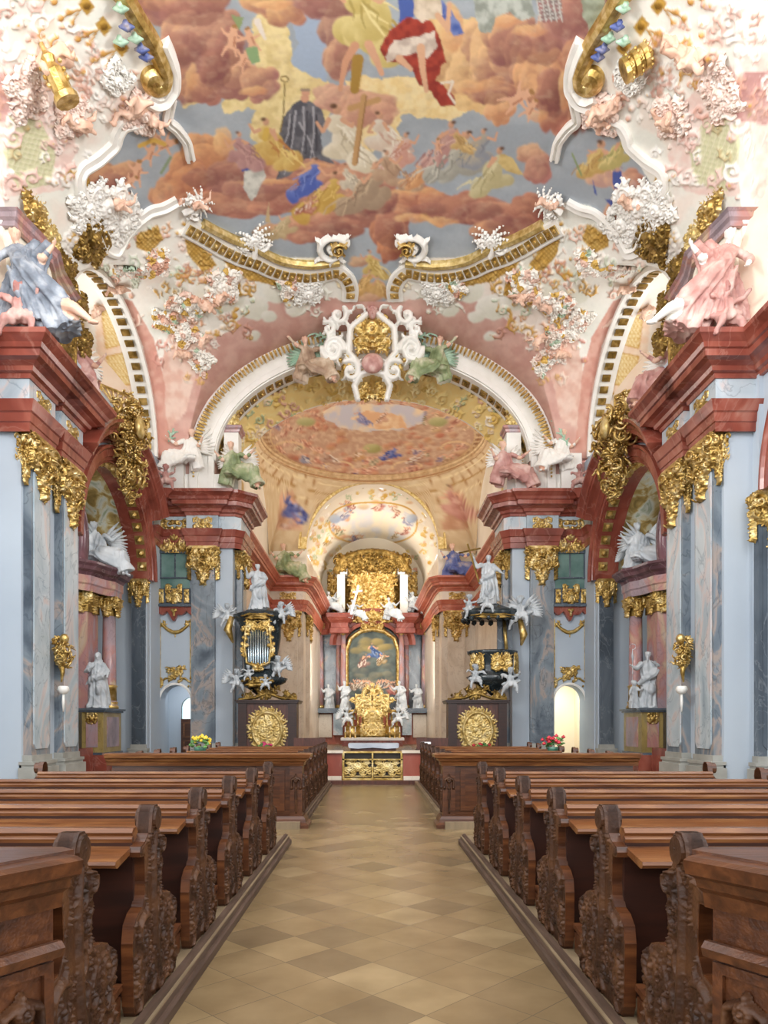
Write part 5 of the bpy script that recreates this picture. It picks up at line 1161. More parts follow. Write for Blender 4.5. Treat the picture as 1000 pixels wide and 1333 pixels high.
# ------------------------------------------------------------------ gilded ornament plaques
def plaque(w, h, seed, n=40, a=.08, taper=0, core=True, res=.022, smin=.14, smax=.4):
    R = Relief(w, h, res); R.rocaille(0, h*.5, w*.82, h*.82, n, seed, a, smin, smax, taper=taper)
    if core: R.flower(0, h*.5, min(w, h)*.16, a*1.4)
    R.mirror(); return R
def orn(R, name, label, cat, O, U=(1, 0, 0), V=(0, 0, 1), N=(0, -1, 0), mat='gold', group=None):
    o = R.build(name, M[mat], None, O, U, V, N); tag(o, label, cat, group); return o
frz = plaque(.8, .5, 31, 22, .05, res=.018); crest = plaque(1.35, 1.15, 33, 46, .11, .5); garl = Relief(1.2, .7, .02)
for k in range(30):
    t = k/29; x = (t-.5)*1.0; y = .5-.28*math.sin(math.pi*t); garl.flower(x, y, .045+.02*math.sin(math.pi*t), .05)
for sx in (-1, 1): garl.scroll(sx*.5, .55, .2, 1, sx, 1.2, .14, .05, 4); garl.leaf(sx*.45, .62, 1.5, .14, .03, .04)
garl.line([(0, .24), (0, .04)], .03, .012, .04)
doorc = Relief(1.5, .9, .02); doorc.rocaille(0, .55, .55, .6, 22, 41, .07, .25, .5); doorc.leaf(-.12, .7, 2.2, .3, .05, .05); doorc.leaf(.1, .7, 1.0, .3, .05, .05)
for sx in (-1, 1):
    doorc.rocaille(sx*.62, .22, .2, .4, 10, 43, .06, .3, .6); doorc.line([(sx*.2, .4), (sx*.4, .38), (sx*.56, .25)], .03, .025, .05)
parapet = plaque(.62, .85, 51, 26, .07, -.3, res=.018); sidep = plaque(.22, .62, 53, 14, .04, res=.016, smin=.4, smax=.8)
brk = plaque(.5, 1.0, 61, 22, .08, .6, res=.016); keyst = None
for s in (-1, 1):
    sd = 'left' if s < 0 else 'right'
    # frieze ornaments
    for k, (O, U, N, wh) in enumerate((((s*8.2, 17.8, 9.22), (0, s, 0), (-s, 0, 0), 'above the nearest pilaster'), ((s*8.2, 19.5, 9.22), (0, s, 0), (-s, 0, 0), 'above the second pilaster'), ((s*6.72, 28.2, 9.22), (s, 0, 0), (0, -1, 0), 'above the choir pier pilaster'), ((s*5.25, 44.25, 9.22), (s*1.3, 0, 0), (0, -1, 0), 'on the far choir pier'))):
        orn(frz, 'frieze_ornament', 'small gilt ornament on the frieze %s, %s side' % (wh, sd), 'ornament', O, U, (0, 0, 1), N)
    # oratory bay between the piers
    cx = s*7.86
    orn(crest, 'gilt_crest', 'gilded crest above the %s oratory window' % sd, 'ornament', (cx, 28.4, 8.3), (1.15, 0, 0), (0, 0, 1.2), (0, -1, 0))
    fr = MB(); fr.box(cx-.6, cx+.6, 28.36, 28.5, 8.3, 8.42); fr.box(cx-.6, cx+.6, 28.4, 28.5, 7.3, 7.36)
    for xx in (-.57, 0, .57): fr.box(cx+xx-.025, cx+xx+.025, 28.42, 28.5, 7.3, 8.36)
    r = thing('oratory_balcony', 'gilded oratory balcony with green window over the %s side door' % sd, 'balcony', (0, 0, 0))
    fr.build('window_frame', M['slatedark'], r)
    b = MB(); b.box(cx-.58, cx+.58, 28.46, 28.49, 6.2, 8.36); b.build('window_pane', M['greenglass'], r)
    b = MB(); b.box(cx-.68, cx+.68, 28.2, 28.5, 6.16, 6.26); b.box(cx-.62, cx+.62, 28.32, 28.42, 6.26, 6.9); b.build('parapet', M['slatedark'], r)
    b = MB(); n = 40; pts = [(-.68, .0)]+[(-.68+1.36*i/n, -.18-.16*abs(math.sin(i/n*math.pi*3.5))-.28*math.exp(-((i/n-.5)/.1)**2)) for i in range(n+1)]+[(.68, .0)]
    b.prism(pts, (cx, 28.4, 6.18), (1, 0, 0), (0, 0, 1), (0, -1, 0), -.1, .1); b.build('lambrequin', M['red'], r)
    parapet.build('gilt_relief', M['gold'], r, O=(cx, 28.28, 6.2), U=(1.1, 0, 0), V=(0, 0, 1.1), N=(0, -1, 0))
    for q in (-1, 1): sidep.build('gilt_relief', M['gold'], r, O=(cx+q*.5, 28.28, 6.26), U=(1, 0, 0), V=(0, 0, 1), N=(0, -1, 0))
    sm_ = plaque(.3, .45, 57, 10, .05, .8, res=.016); sm_.build('gilt_relief', M['gold'], r, O=(cx, 28.28, 5.75), U=(1, 0, 0), V=(0, 0, 1), N=(0, -1, 0))
    orn(garl, 'gilt_garland', 'thin gilt garland below the %s oratory balcony' % sd, 'ornament', (cx, 28.46, 4.95))
    orn(doorc, 'door_crest', 'gilt rocaille crest over the arch of the %s side door' % sd, 'ornament', (cx, 28.46, 2.95))
    b = MB(); 
    for xx in (-.6, .6): b.box(cx+xx-.015, cx+xx+.015, 28.46, 28.5, 3.3, 5.7)
    pdr = Pl(lambda a, z, s=s: (s*a, 28.5, z), np.array([0, -1., 0]))
    trim(b, M['gold'])
    b = MB(); ellsweep(b, [(0, 0), (.04, 0), (.05, .05), (.03, .09), (0, .1)], 7.86, .6, 2.45, .62, pdr); trim(b, M['white'])
    # gilt wall bracket with glass bowl between the near pilasters
    r = thing('wall_sconce', 'gilded cherub wall sconce hanging between the %s near pilasters' % sd, 'sconce', (0, 0, 0))
    brk.build('bracket', M['gold'], r, O=(s*8.2, 18.7, 2.9), U=(s*.5, -.866, 0), V=(0, 0, 1), N=(-s*.8, -.6, 0))
    b = MB(); cluster(b, (s*8.05, 18.6, 3.3), (.2, .24, .42), 50, 3, .1); b.blob((s*8.0, 18.55, 3.72), (.12, .12, .14), 2); b.tube([(s*8.1, 18.6, 3.1), (s*8.05, 18.55, 2.85), (s*8.1, 18.6, 2.6)], [.09, .06, .02], 8); b.build('figure', M['gold'], r, True)
    b = MB(); b.lathe([(.0, 0), (.1, .03), (.15, .12), (.13, .2), (.1, .22)], (s*8.05, 18.6, 2.28), 14); b.lathe([(.02, -.45), (.04, -.2), (.03, 0)], (s*8.05, 18.6, 2.28), 8); b.build('glass_bowl', M['white'], r, True)
    # keystone cartouche over the side arch
    r = thing('gilt_cartouche', 'large gilded cartouche crowning the %s chapel arch' % sd, 'cartouche', (0, 0, 0))
    b = MB(); cluster(b, (s*7.9, 23.2, 10.95), (.6, 1.0, 1.05), 170, 5, .2); cluster(b, (s*7.9, 23.4, 9.7), (.4, .6, .8), 80, 6, .17); b.build('foliage', M['gold'], r, True)
    b = MB(); b.blob((s*7.4, 22.75, 10.95), (.14, .3, .36), 2); b.build('shield', M['goldpale'], r, True)
    # gilt blocks on the chapel arch intrados
    gb = MB()
    for k in range(1, 20):
        t = math.pi*k/20; c = np.array([s*8.66, 23.8+3.1*math.cos(t), 6.95+3.1*math.sin(t)]); nr = np.array([0, -math.cos(t), -math.sin(t)]); tg = np.cross(nr, [1., 0, 0])
        gb.prism([(-.17, -.16), (.17, -.16), (.17, .16), (-.17, .16)], c, (1, 0, 0), tg, nr, 0, .04); gb.blob(c+nr*.04, .12, 1)
    trim(gb, M['gold'])
# chapel ceiling: lattice shell ornament
shell = Relief(2.6, 1.7, .025)
shell.rocaille(0, .9, 2.3, 1.3, 60, 81, .08, .12, .3); shell.mirror()
for s in (-1, 1):
    orn(shell, 'stucco_shell', 'gilded stucco shellwork high in the %s side chapel' % ('left' if s < 0 else 'right'), 'ornament', (s*11.0, 25.2, 7.7), (s*.3, .95, 0), (-s*.35, 0, .94), (-s*.9, -.3, -.3), 'golddark')
# ------------------------------------------------------------------ stucco figures
def rings(mb, path, folds, amp, seed, seg=44):
    """draped volume: path of (x, y, z, rx, ry)"""
    P = np.array(path, float); n = len(P)*4; t = np.linspace(0, len(P)-1, n); Q = np.stack([np.interp(t, range(len(P)), P[:, i]) for i in range(5)], 1)
    for _ in range(2): Q[1:-1] = (Q[:-2]+2*Q[1:-1]+Q[2:])/4
    V = []; rs = np.random.RandomState(seed); p1, p2 = rs.uniform(0, 6.28, 2)
    for i in range(n):
        d = unit(Q[min(i+1, n-1), :3]-Q[max(i-1, 0), :3]); a = np.array([1., 0, 0]); 
        u = unit(a-d*np.dot(a, d)); w = np.cross(d, u); f = i/(n-1)
        for k in range(seg):
            q = 2*math.pi*k/seg; m = 1+amp*(1-f*.75)*(abs(math.sin(folds*.5*q+p1+1.2*math.sin(2*q+p2+2*f)))*2-1)
            V.append(Q[i, :3]+(u*math.cos(q)*Q[i, 3]+w*math.sin(q)*Q[i, 4])*m)
    f = [(i*seg+k, i*seg+(k+1) % seg, (i+1)*seg+(k+1) % seg, (i+1)*seg+k) for i in range(n-1) for k in range(seg)]
    f += [list(range(seg))[::-1], [(n-1)*seg+k for k in range(seg)]]
    mb.add(V, f)
def limb(mb, pts, rad, seg=10):
    for i in range(len(pts)-1): mb.cone(pts[i], pts[i+1], rad[i], rad[i+1], seg)
def head(mb, c, face, k=1., beard=False, hat=None, hair=True):
    c = np.array(c, float); fx = unit(face); up = np.array([0, 0, 1.]); sx = unit(np.cross(fx, up)); up = np.cross(sx, fx)
    R = np.stack([sx, fx, up], 1)
    mb.blob(c, np.array([.078, .098, .122])*k, 2, R); mb.blob(c+fx*.035*k-up*.05*k, np.array([.055, .065, .065])*k, 1, R)
    mb.cone(c+fx*.085*k+up*.02*k, c+fx*.115*k-up*.02*k, .012*k, .02*k, 6); mb.blob(c+fx*.092*k-up*.055*k, np.array([.026, .014, .01])*k, 1, R)
    for q in (-1, 1): mb.blob(c+sx*q*.08*k, np.array([.012, .02, .032])*k, 1, R); mb.blob(c+fx*.082*k+sx*q*.032*k+up*.035*k, np.array([.026, .014, .012])*k, 1, R)
    if hair:
        for i in range(14):
            a = i/14*6.28; mb.blob(c+(sx*math.cos(a)*.07+fx*(math.sin(a)*.075-.02)+up*(.055+.03*math.cos(i*2.3)))*k, .038*k, 1)
        mb.blob(c-fx*.03*k+up*.05*k, np.array([.085, .09, .09])*k, 1, R)
    if beard: mb.cone(c+fx*.07*k-up*.07*k, c+fx*.09*k-up*.2*k, .05*k, .02*k, 8)
    if hat == 'mitre': mb.prism([(-.08, 0), (.08, 0), (.1, .12), (0, .3), (-.1, .12)], c+up*.07*k, sx*k, up*k, fx, -.05*k, .05*k)
    if hat == 'veil': mb.blob(c-fx*.03*k+up*.01, np.array([.11, .12, .15])*k, 2, R); mb.cone(c-fx*.05*k, c-fx*.08*k-up*.2*k, .1*k, .14*k, 10)
def hand(mb, w, d, k=1.):
    d = unit(d); u, v, _ = frame_from(d); w = np.array(w, float)
    mb.blob(w+d*.045*k, np.array([.04, .022, .05])*k, 1, np.stack([u, v, d], 1))
    for i, L_ in enumerate((.062, .072, .068, .054)):
        p = w+d*.08*k+u*(i-1.5)*.021*k; mb.tube([p, p+(d*.6*L_+v*.012)*k, p+(d*L_+v*.035)*k], [.011*k, .01*k, .007*k], 5)
    p = w+d*.03*k-u*.038*k; mb.tube([p, p-u*.025*k+d*.03*k, p-u*.02*k+d*.06*k], [.013*k, .011*k, .008*k], 5)
def remesh(mb, name, mat, voxel, parent, loc, rz, sc, fold=.012, seed=0, skin=None, skinmat=None, tilt=None):
    o = mb.build(name, mat, None, True)
    md = o.modifiers.new('r', 'REMESH'); md.mode = 'VOXEL'; md.voxel_size = voxel; md.use_smooth_shade = True
    dg = bpy.context.evaluated_depsgraph_get(); me = bpy.data.meshes.new_from_object(o.evaluated_get(dg)); old = o.data
    o.modifiers.clear(); o.data = me; bpy.data.meshes.remove(old); me.name = name
    if not len(me.materials): me.materials.append(mat)
    n = len(me.vertices); V = np.zeros(n*3, np.float32); me.vertices.foreach_get('co', V); V = V.reshape(-1, 3).astype(float)
    N_ = np.zeros(n*3, np.float32); me.vertices.foreach_get('normal', N_); N_ = N_.reshape(-1, 3)
    w = np.ones(n)
    if skin:
        for c, r in skin: w = np.minimum(w, np.clip((np.linalg.norm(V-np.array(c), axis=1)-r)/.05, 0, 1))
    ang = np.arctan2(V[:, 1], V[:, 0]+.01)
    f = 1.3*(1-np.abs(np.sin(ang*4+2.6*fbm(V[:, 0]*4, V[:, 2]*2.5, V[:, 1]*4, seed))))**1.6+.9*(1-np.abs(np.sin(V[:, 0]*9+V[:, 2]*7+V[:, 1]*5+3*fbm(V[:, 1]*4, V[:, 2]*3, V[:, 0]*3, seed+3))))**2
    V = V+N_*((f-.6)*fold*1.1*w)[:, None]
    me.vertices.foreach_set('co', V.astype(np.float32).ravel()); me.update(); me.shade_smooth()
    if skinmat is not None and skin:
        me.materials.append(skinmat); m = len(me.polygons); li = np.zeros(m*3, np.float32); me.polygons.foreach_get('center', li); li = li.reshape(-1, 3)
        s_ = np.zeros(m, np.int32)
        for c, r in skin: s_[np.linalg.norm(li-np.array(c), axis=1) < r] = 1
        me.polygons.foreach_set('material_index', s_)
    o.location = loc; o.rotation_euler = (0, 0, rz) if tilt is None else (tilt[0], tilt[1], rz); o.scale = (sc, sc, sc)
    if parent is not None: o.parent = parent
    return o
# figures face -y (towards the camera) in their own space, 1.8 m tall
def fig_stand(seed, armL=((-.2, -.05, 1.42), (-.33, -.12, 1.15), (-.16, -.3, 1.2)), armR=((.2, -.05, 1.42), (.36, -.05, 1.18), (.4, -.25, 1.3)), beard=False, hat=None, face=(.2, -1, -.1), mantle=1, child=False, staff=None):
    b = MB(); R = random.Random(seed); lean = R.uniform(-.04, .04)
    rings(b, [(0, 0, 0, .34, .28), (.01, 0, .15, .3, .25), (.03, -.01, .5, .25, .21), (.02, 0, .95, .2, .16), (0, 0, 1.15, .17, .13), (-lean, 0, 1.35, .21, .13), (-lean, .0, 1.45, .16, .1), (-lean, .0, 1.52, .06, .06)], 9, .17, seed)
    if mantle:
        rings(b, [(.16*mantle, .08, .1, .26, .2), (.12*mantle, .08, .6, .24, .18), (.04*mantle, .06, 1.1, .25, .15), (0, .03, 1.4, .22, .12), (0, .02, 1.5, .12, .09)], 7, .2, seed+5)
        rings(b, [(-.3*mantle, -.05, .75, .05, .06), (-.1*mantle, -.2, .95, .1, .07), (.15*mantle, -.16, 1.05, .12, .1), (.25*mantle, -.02, 1.3, .1, .1)], 5, .3, seed+7)
    b.blob((.08, -.2, .58), (.11, .13, .2), 2); b.blob((-.08, -.2, .04), (.06, .13, .05), 1); b.blob((.12, -.22, .04), (.06, .13, .05), 1)
    b.cone((-lean, 0, 1.48), (-lean, -.01, 1.6), .06, .055)
    limb(b, armL, (.085, .075, .04)); limb(b, armR, (.085, .075, .04))
    hc = (-lean, -.03, 1.67); head(b, hc, face, 1., beard, hat); sk = [(hc, .14), (armL[2], .09), (armR[2], .09)]
    hand(b, armL[2], np.array(armL[2])-np.array(armL[1])); hand(b, armR[2], np.array(armR[2])-np.array(armR[1]))
    if child:
        for p, r in (((-.42, -.15, .0), 0),):
            rings(b, [(-.42, -.12, 0, .16, .14), (-.42, -.12, .4, .12, .1), (-.42, -.12, .62, .11, .08), (-.42, -.12, .7, .05, .05)], 7, .15, seed+9); head(b, (-.41, -.14, .8), (.6, -1, .3), .8)
            limb(b, ((-.34, -.14, .64), (-.28, -.22, .55), (-.2, -.28, .62)), (.045, .035, .025)); limb(b, ((-.5, -.14, .64), (-.56, -.2, .5), (-.6, -.28, .42)), (.045, .035, .025))
    if staff: b.tube([(staff[0], staff[1], 0.02), (staff[0], staff[1], 1.85)], .018, 6); b.tube([(staff[0]+.09*math.cos(a)*1+0, staff[1], 1.92+.09*math.sin(a)) for a in np.linspace(-1.5, 3.6, 14)], .016, 6)
    return b, sk
def fig_sit(seed, dirx=1, arms=None, wings=False, lean=.12, beard=False, legs=.0):
    """seated or reclining figure, legs towards dirx, seat at z = 0"""
    b = MB(); D = dirx
    rings(b, [(0, 0, -.02, .24, .2), (-.02*D, 0, .25, .18, .14), (-lean*D, 0, .5, .2, .13), (-lean*D*1.2, 0, .6, .15, .1), (-lean*D*1.3, -.01, .68, .06, .06)], 8, .14, seed)
    rings(b, [(-.05*D, -.05, .05, .2, .2), (.25*D, -.16, .1, .18, .17), (.5*D, -.28, .08, .14, .15)], 7, .2, seed+1)
    rings(b, [(.48*D, -.26, .12, .17, .15), (.56*D, -.3, -.15, .16, .16), (.66*D, -.34, -.42, .22, .2)], 8, .2, seed+2)
    rings(b, [(-.35*D, .05, -.3, .2, .12), (-.25*D, .06, .1, .2, .12), (-.12*D, .04, .5, .2, .1), (-.1*D, .03, .62, .1, .07)], 7, .25, seed+3)
    rings(b, [(-.3*D, -.1, .0, .2, .1), (.0*D, -.24, .02, .2, .12), (.35*D, -.34, -.12, .2, .1), (.6*D, -.4, -.3, .1, .08)], 7, .25, seed+4)
    limb(b, ((.6*D, -.34, -.35), (.7*D, -.4, -.5)), (.05, .04)); b.blob((.74*D, -.48, -.53), (.05, .12, .045), 1); b.blob((.6*D, -.5, -.5), (.05, .11, .045), 1)
    hc = (-lean*1.4*D, -.05, .84); head(b, hc, (.5*D, -1, .1), 1., beard)
    b.cone((-lean*1.3*D, 0, .65), (-lean*1.4*D, -.02, .78), .06, .052)
    arms = arms or (((-.18, 0, .6), (-.42, -.08, .4), (-.55, -.2, .55)), ((.1, -.03, .6), (.3, -.15, .45), (.5, -.25, .6)))
    sk = [(hc, .14)]
    for A in arms:
        A = [(p[0]*D, p[1], p[2]) for p in A]; limb(b, A, (.07, .055, .036)); hand(b, A[2], np.array(A[2])-np.array(A[1])); sk += [(A[2], .1), (A[1], .08)]
    sk.append(((.7*D, -.42, -.5), .14))
    return b, sk
def fig_putto(seed, pose=0):
    """chubby child angel about 0.75 m, hovering or sitting"""
    R = random.Random(seed); b = MB()
    b.cone((0, 0, .0), (0, -.02, .2), .1, .11, 12); b.blob((0, -.05, .06), (.1, .08, .1), 2); head(b, (0, -.05, .42), (R.uniform(-.6, .6), -1, R.uniform(-.3, .3)), .95)
    b.cone((0, 0, .25), (0, -.03, .34), .05, .05, 8)
    for q in (-1, 1):
        k = (q*.12, 0, .24); e = (q*R.uniform(.22, .3), R.uniform(-.15, .02), R.uniform(.15, .38)); h_ = (e[0]+q*R.uniform(-.02, .14), e[1]-.1, e[2]+R.uniform(-.1, .16))
        limb(b, (k, e, h_), (.05, .042, .026)); hand(b, h_, np.array(h_)-np.array(e), .6)
        k = (q*.07, 0, -.03); e = (q*R.uniform(.1, .2), R.uniform(-.22, -.05), R.uniform(-.16, -.04)); h_ = (e[0]+q*R.uniform(-.05, .08), e[1]+R.uniform(.0, .15), e[2]-.2)
        limb(b, (k, e, h_), (.078, .06, .036)); b.blob((h_[0], h_[1]-.04, h_[2]-.02), (.03, .065, .025), 1)
    rings(b, [(-.25, .05, .02, .03, .03), (-.08, -.08, .0, .09, .07), (.1, -.06, .03, .09, .08), (.3, .08, .12, .05, .03)], 5, .3, seed)
    return b, None
def wing_mesh(L=.6, q=1):
    b = MB()
    for k in range(9):
        a = .3+.16*k; l = L*(1-.06*k); p0 = np.array([q*.03*k, .02, .0-.02*k])
        d = np.array([q*math.sin(a+.3), .25, math.cos(a+.3)]); e = p0+d*l
        m_ = (p0+e)/2+np.array([0, -.02, .02]); b.tube([p0, m_, e], [.03, .055, .012], 6)
    return b
NF = {}
def figure(key, maker, mat, loc, rz, sc, label, cat='statue', skinmat=None, group=None, voxel=.022, fold=.02, name='statue', wings=0, tilt=None, wmat=None, zoff=0):
    """build once per key, reuse the mesh for look-alikes"""
    if key in NF:
        o = NF[key].copy(); COL.objects.link(o); o.name = name
        if o.data.materials[0] != mat:
            o.data = o.data.copy(); o.data.materials[0] = mat
            if skinmat is not None and len(o.data.materials) > 1: o.data.materials[1] = skinmat
    else:
        mb, sk = maker(); o = remesh(mb, name, mat, voxel, None, (0, 0, 0), 0, 1, fold, len(NF)+3, sk, skinmat); NF[key] = o
    for k in list(o.keys()): del o[k]
    if cat == 'putto': o.name = 'putto'
    o.location = loc; o.rotation_euler = (0, 0, rz) if tilt is None else (tilt[0], tilt[1], rz); o.scale = (sc, sc, sc)
    tag(o, label, cat, group)
    if wings:
        for q in (-1, 1):
            w = wing_mesh(wings, q).build('wing', wmat or mat, o, True); w.location = (q*.05, .1, zoff)
    return o
# ------------------------------------------------------------------ side altars in the chapels
sh_stand = lambda sd, **k: (lambda: fig_stand(sd, **k))
sh_sit = lambda sd, **k: (lambda: fig_sit(sd, **k))
sh_put = lambda sd: (lambda: fig_putto(sd))
for s in (-1, 1):
    sd = 'left' if s < 0 else 'right'
    r = thing('side_altar', 'rose and grey marble side altar in the %s chapel' % sd, 'altar', (0, 0, 0))
    b = MB(); b.box(s*8.8, s*9.5, 23.35, 25.0, .55, 1.9); b.box(s*10.2, s*11.3, 21.0, 25.6, 0, 2.0); b.build('pedestal', M['ochremarble'], r)
    b = MB(); b.box(s*8.6, s*9.7, 23.1, 25.3, 0, .5); b.box(s*9.0, s*10.6, 20.9, 23.0, 0, .75); b.build('step', M['red'], r)
    b = MB()
    for z0, z1, g in ((1.9, 1.96, .06), (1.96, 2.03, .12), (.5, .58, .05)): b.box(s*(8.8-g), s*9.6, 23.35-g, 25.0+g, z0, z1)
    b.box(s*10.1, s*11.3, 20.95, 25.7, 2.0, 2.1); b.build('pedestal_moulding', M['slatedark'], r)
    b = MB(); b.box(s*8.78, s*8.8, 23.65, 24.75, .75, 1.75); b.box(s*8.98, s*9.36, 23.33, 23.35, .75, 1.75); b.build('inlaid_panel', M['pinkmarble'], r)
    b = MB(); b.lathe([(.3, 0), (.3, .1), (.26, .16), (.28, .22), (.23, .3), (.235, 1.2), (.21, 3.2)], (s*9.05, 24.55, 2.03), 24); b.build('column', M['pinkmarble'], r, True)
    b = MB(); b.box(s*9.32, s*9.75, 23.35, 24.25, 2.03, 5.25); b.build('pilaster_strip', M['pinkmarble'], r)
    b = MB(); b.box(s*10.3, s*11.2, 21.3, 25.5, 2.1, 5.9); b.build('altar_wall', M['slatedark'], r)
    b = MB(); b.lathe([(.31, 0), (.32, .08), (.27, .14), (.29, .24)], (s*9.05, 24.55, 2.03), 20); b.lathe([(.245, .0), (.245, .45), (.28, .5), (.24, .55)], (s*9.05, 24.55, 2.3), 20); b.build('gilt_base', M['gold'], r, True)
    cp = MB(); cp.lathe([(.22, 0), (.25, .3), (.34, .6)], (s*9.05, 24.55, 5.2), 20); cp.box(s*9.28, s*9.8, 23.3, 24.3, 5.2, 5.82); cp = cp.build('capital', M['golddark'], r)
    for U, N, O in (((0, s, 0), (-s, 0, 0), (s*8.78, 24.55, 5.15)), ((s, 0, 0), (0, -1, 0), (s*9.05, 24.28, 5.15)), ((s, 0, 0), (0, -1, 0), (s*9.52, 23.3, 5.15)), ((0, s, 0), (-s, 0, 0), (s*9.28, 23.8, 5.15))):
        CAPR[2].build('foliage', M['gold'], cp, O=O, U=np.array(U)*1.0, V=(0, 0, .65), N=N)
    path = [(11.2, 21.6), (10.0, 22.3), (9.2, 23.15), (9.0, 23.9), (8.8, 24.2), (8.8, 24.9), (9.0, 25.1), (11.2, 25.3)]
    b = MB(); plan_sweep(b, [(0, 0), (.05, 0), (.06, .2), (.1, .25), (.1, .5), (0, .5)], path, s, 5.82, -1); b.build('frieze', M['pinkmarble'], r)
    b = MB(); plan_sweep(b, [(0, 0), (.1, .02), (.15, .12), (.28, .18), (.32, .28), (.4, .36), (.4, .44), (0, .5)], path, s, 6.3, -1); b.prism([(11.2, 21.6), (10.0, 22.3), (9.2, 23.15), (9.0, 23.9), (8.8, 24.2), (8.8, 24.9), (9.0, 25.1), (11.2, 25.3)], (0, 0, 6.7), (s, 0, 0), (0, 1, 0), (0, 0, 1), 0, .08); b.build('cornice', M['plum'], r)
    b = MB(); P = [(s*9.45, 22.9+.5*math.cos(t)*(1-t/9), 7.7+1.0*math.sin(t)*(1-t/9)) for t in np.linspace(-1.6, 3.4, 26)]; b.tube(P, np.linspace(.2, .09, 26), 10)
    P = [(s*9.3, 24.6+.45*math.cos(t)*(1-t/9), 7.3+.6*math.sin(t)*(1-t/9)) for t in np.linspace(1.5, 6, 20)]; b.tube(P, np.linspace(.14, .07, 20), 10); b.build('volute', M['plum'], r, True)
    sc_ = plaque(1.6, 1.4, 91, 30, .08, .3); sc_.build('gilt_scrollwork', M['golddark'], r, O=(s*9.6, 24.9, 6.8), U=(s*.3, .95, 0), V=(0, 0, 1), N=(-s*.95, -.3, 0))
    cr = plaque(.5, .5, 93, 14, .05); cr.build('gilt_scrollwork', M['gold'], r, O=(s*9.17, 23.33, 1.45), U=(.8, 0, 0), V=(0, 0, .9), N=(0, -1, 0))
    figure('gp', sh_sit(21, wings=True), M['statue'], (s*9.2, 24.2, 7.15), s*-.3, 1.25, 'white stucco angel seated on the %s side altar cornice' % sd, wings=.7, zoff=.5)
    figure('pu1', sh_put(3), M['statue'], (s*9.1, 25.0, 7.2), .3*s, 1.3, 'small white putto beside the angel on the %s side altar' % sd, 'putto', wings=.3, zoff=.2)
figure('saintL', sh_stand(31, beard=False, hat='veil', armL=((-.2, -.05, 1.42), (-.3, -.1, 1.18), (-.1, -.26, 1.28)), armR=((.2, -.05, 1.42), (.34, -.05, 1.2), (.36, -.2, 1.05)), face=(-.2, -1, 0)), M['statue'], (-9.1, 23.55, 2.03), .25, 1.02, 'white statue of a veiled draped figure on the left side altar pedestal')
figure('saintR', sh_stand(33, beard=True, child=True, staff=(-.5, -.3), armL=((-.2, -.05, 1.42), (-.38, -.15, 1.25), (-.5, -.28, 1.3)), armR=((.2, -.05, 1.42), (.36, -.08, 1.3), (.14, -.24, 1.4)), face=(-.3, -1, .1)), M['statue'], (9.1, 23.6, 2.03), -.2, 1.05, 'white statue with staff and small child on the right side altar pedestal')
# ------------------------------------------------------------------ stall fronts with gilded cartouches
sun = Relief(1.9, 2.1, .022); rr = random.Random(7)
for k in range(44):
    a = k/44*6.283; r0 = .56; L_ = rr.uniform(.18, .34); x0, y0 = r0*.92*math.cos(a), 1.02+r0*1.12*math.sin(a)
    sun.line([(x0, y0), (x0+L_*math.cos(a+.25), y0+L_*1.1*math.sin(a+.25))], .035, .012, .05)
    if k % 3 == 0: sun.scroll(x0*1.12, 1.02+(y0-1.02)*1.12, .24, a, 1, 1.2, .14, .08, 3)
for k in range(60):
    a = k/60*6.283; sun.stamp(.55*math.cos(a), 1.02+.68*math.sin(a), .07, .11)
sun.rocaille(0, 1.02, .8, 1.0, 60, 8, .05, .14, .3)
yy_, xx_ = np.mgrid[0:sun.ny, 0:sun.nx]; X_ = sun.x0+xx_*sun.res; Y_ = yy_*sun.res-1.02; q_ = 1-(X_/.56)**2-(Y_/.7)**2
sun.H = np.where(q_ > 0, sun.H+.05*np.sqrt(np.clip(q_, 0, 1))+.02, sun.H)
topc = Relief(2.3, .62, .02); topc.rocaille(0, .3, .8, .5, 30, 12, .08, .25, .6); topc.rocaille(-.8, .18, .5, .3, 12, 13, .07, .3, .7); topc.rocaille(.8, .18, .5, .3, 12, 14, .07, .3, .7)
topc.line([(-1.1, .06), (-.5, .12), (0, .3), (.5, .12), (1.1, .06)], .05, .05, .08)
for s in (-1, 1):
    sd = 'left' if s < 0 else 'right'; cx = s*3.95
    r = thing('choir_stall', 'dark wooden choir stall front with round gilded sunburst cartouche, %s side' % sd, 'choir stall', (0, 0, 0))
    b = MB(); b.box(cx-1.05, cx+1.05, 26.9, 28.1, 0, 2.3); b.build('body', M['stallwood'], r)
    b = MB()
    for x0, x1 in ((-1.1, -.78), (.78, 1.1)): b.box(cx+x0, cx+x1, 26.82, 27.0, 0, 2.3)
    b.box(cx-1.16, cx+1.16, 26.76, 28.15, 2.3, 2.36); b.box(cx-1.2, cx+1.2, 26.72, 28.15, 2.36, 2.42); b.box(cx-1.14, cx+1.14, 26.78, 27.0, .0, .2); b.build('cornice_and_pilasters', M['wooddark'], r)
    sun.build('gilt_cartouche', M['goldpale'], r, O=(cx, 26.85, .26), N=(0, -1, 0)); topc.build('gilt_cresting', M['golddark'], r, O=(cx, 26.95, 2.38), U=(.98, 0, 0))
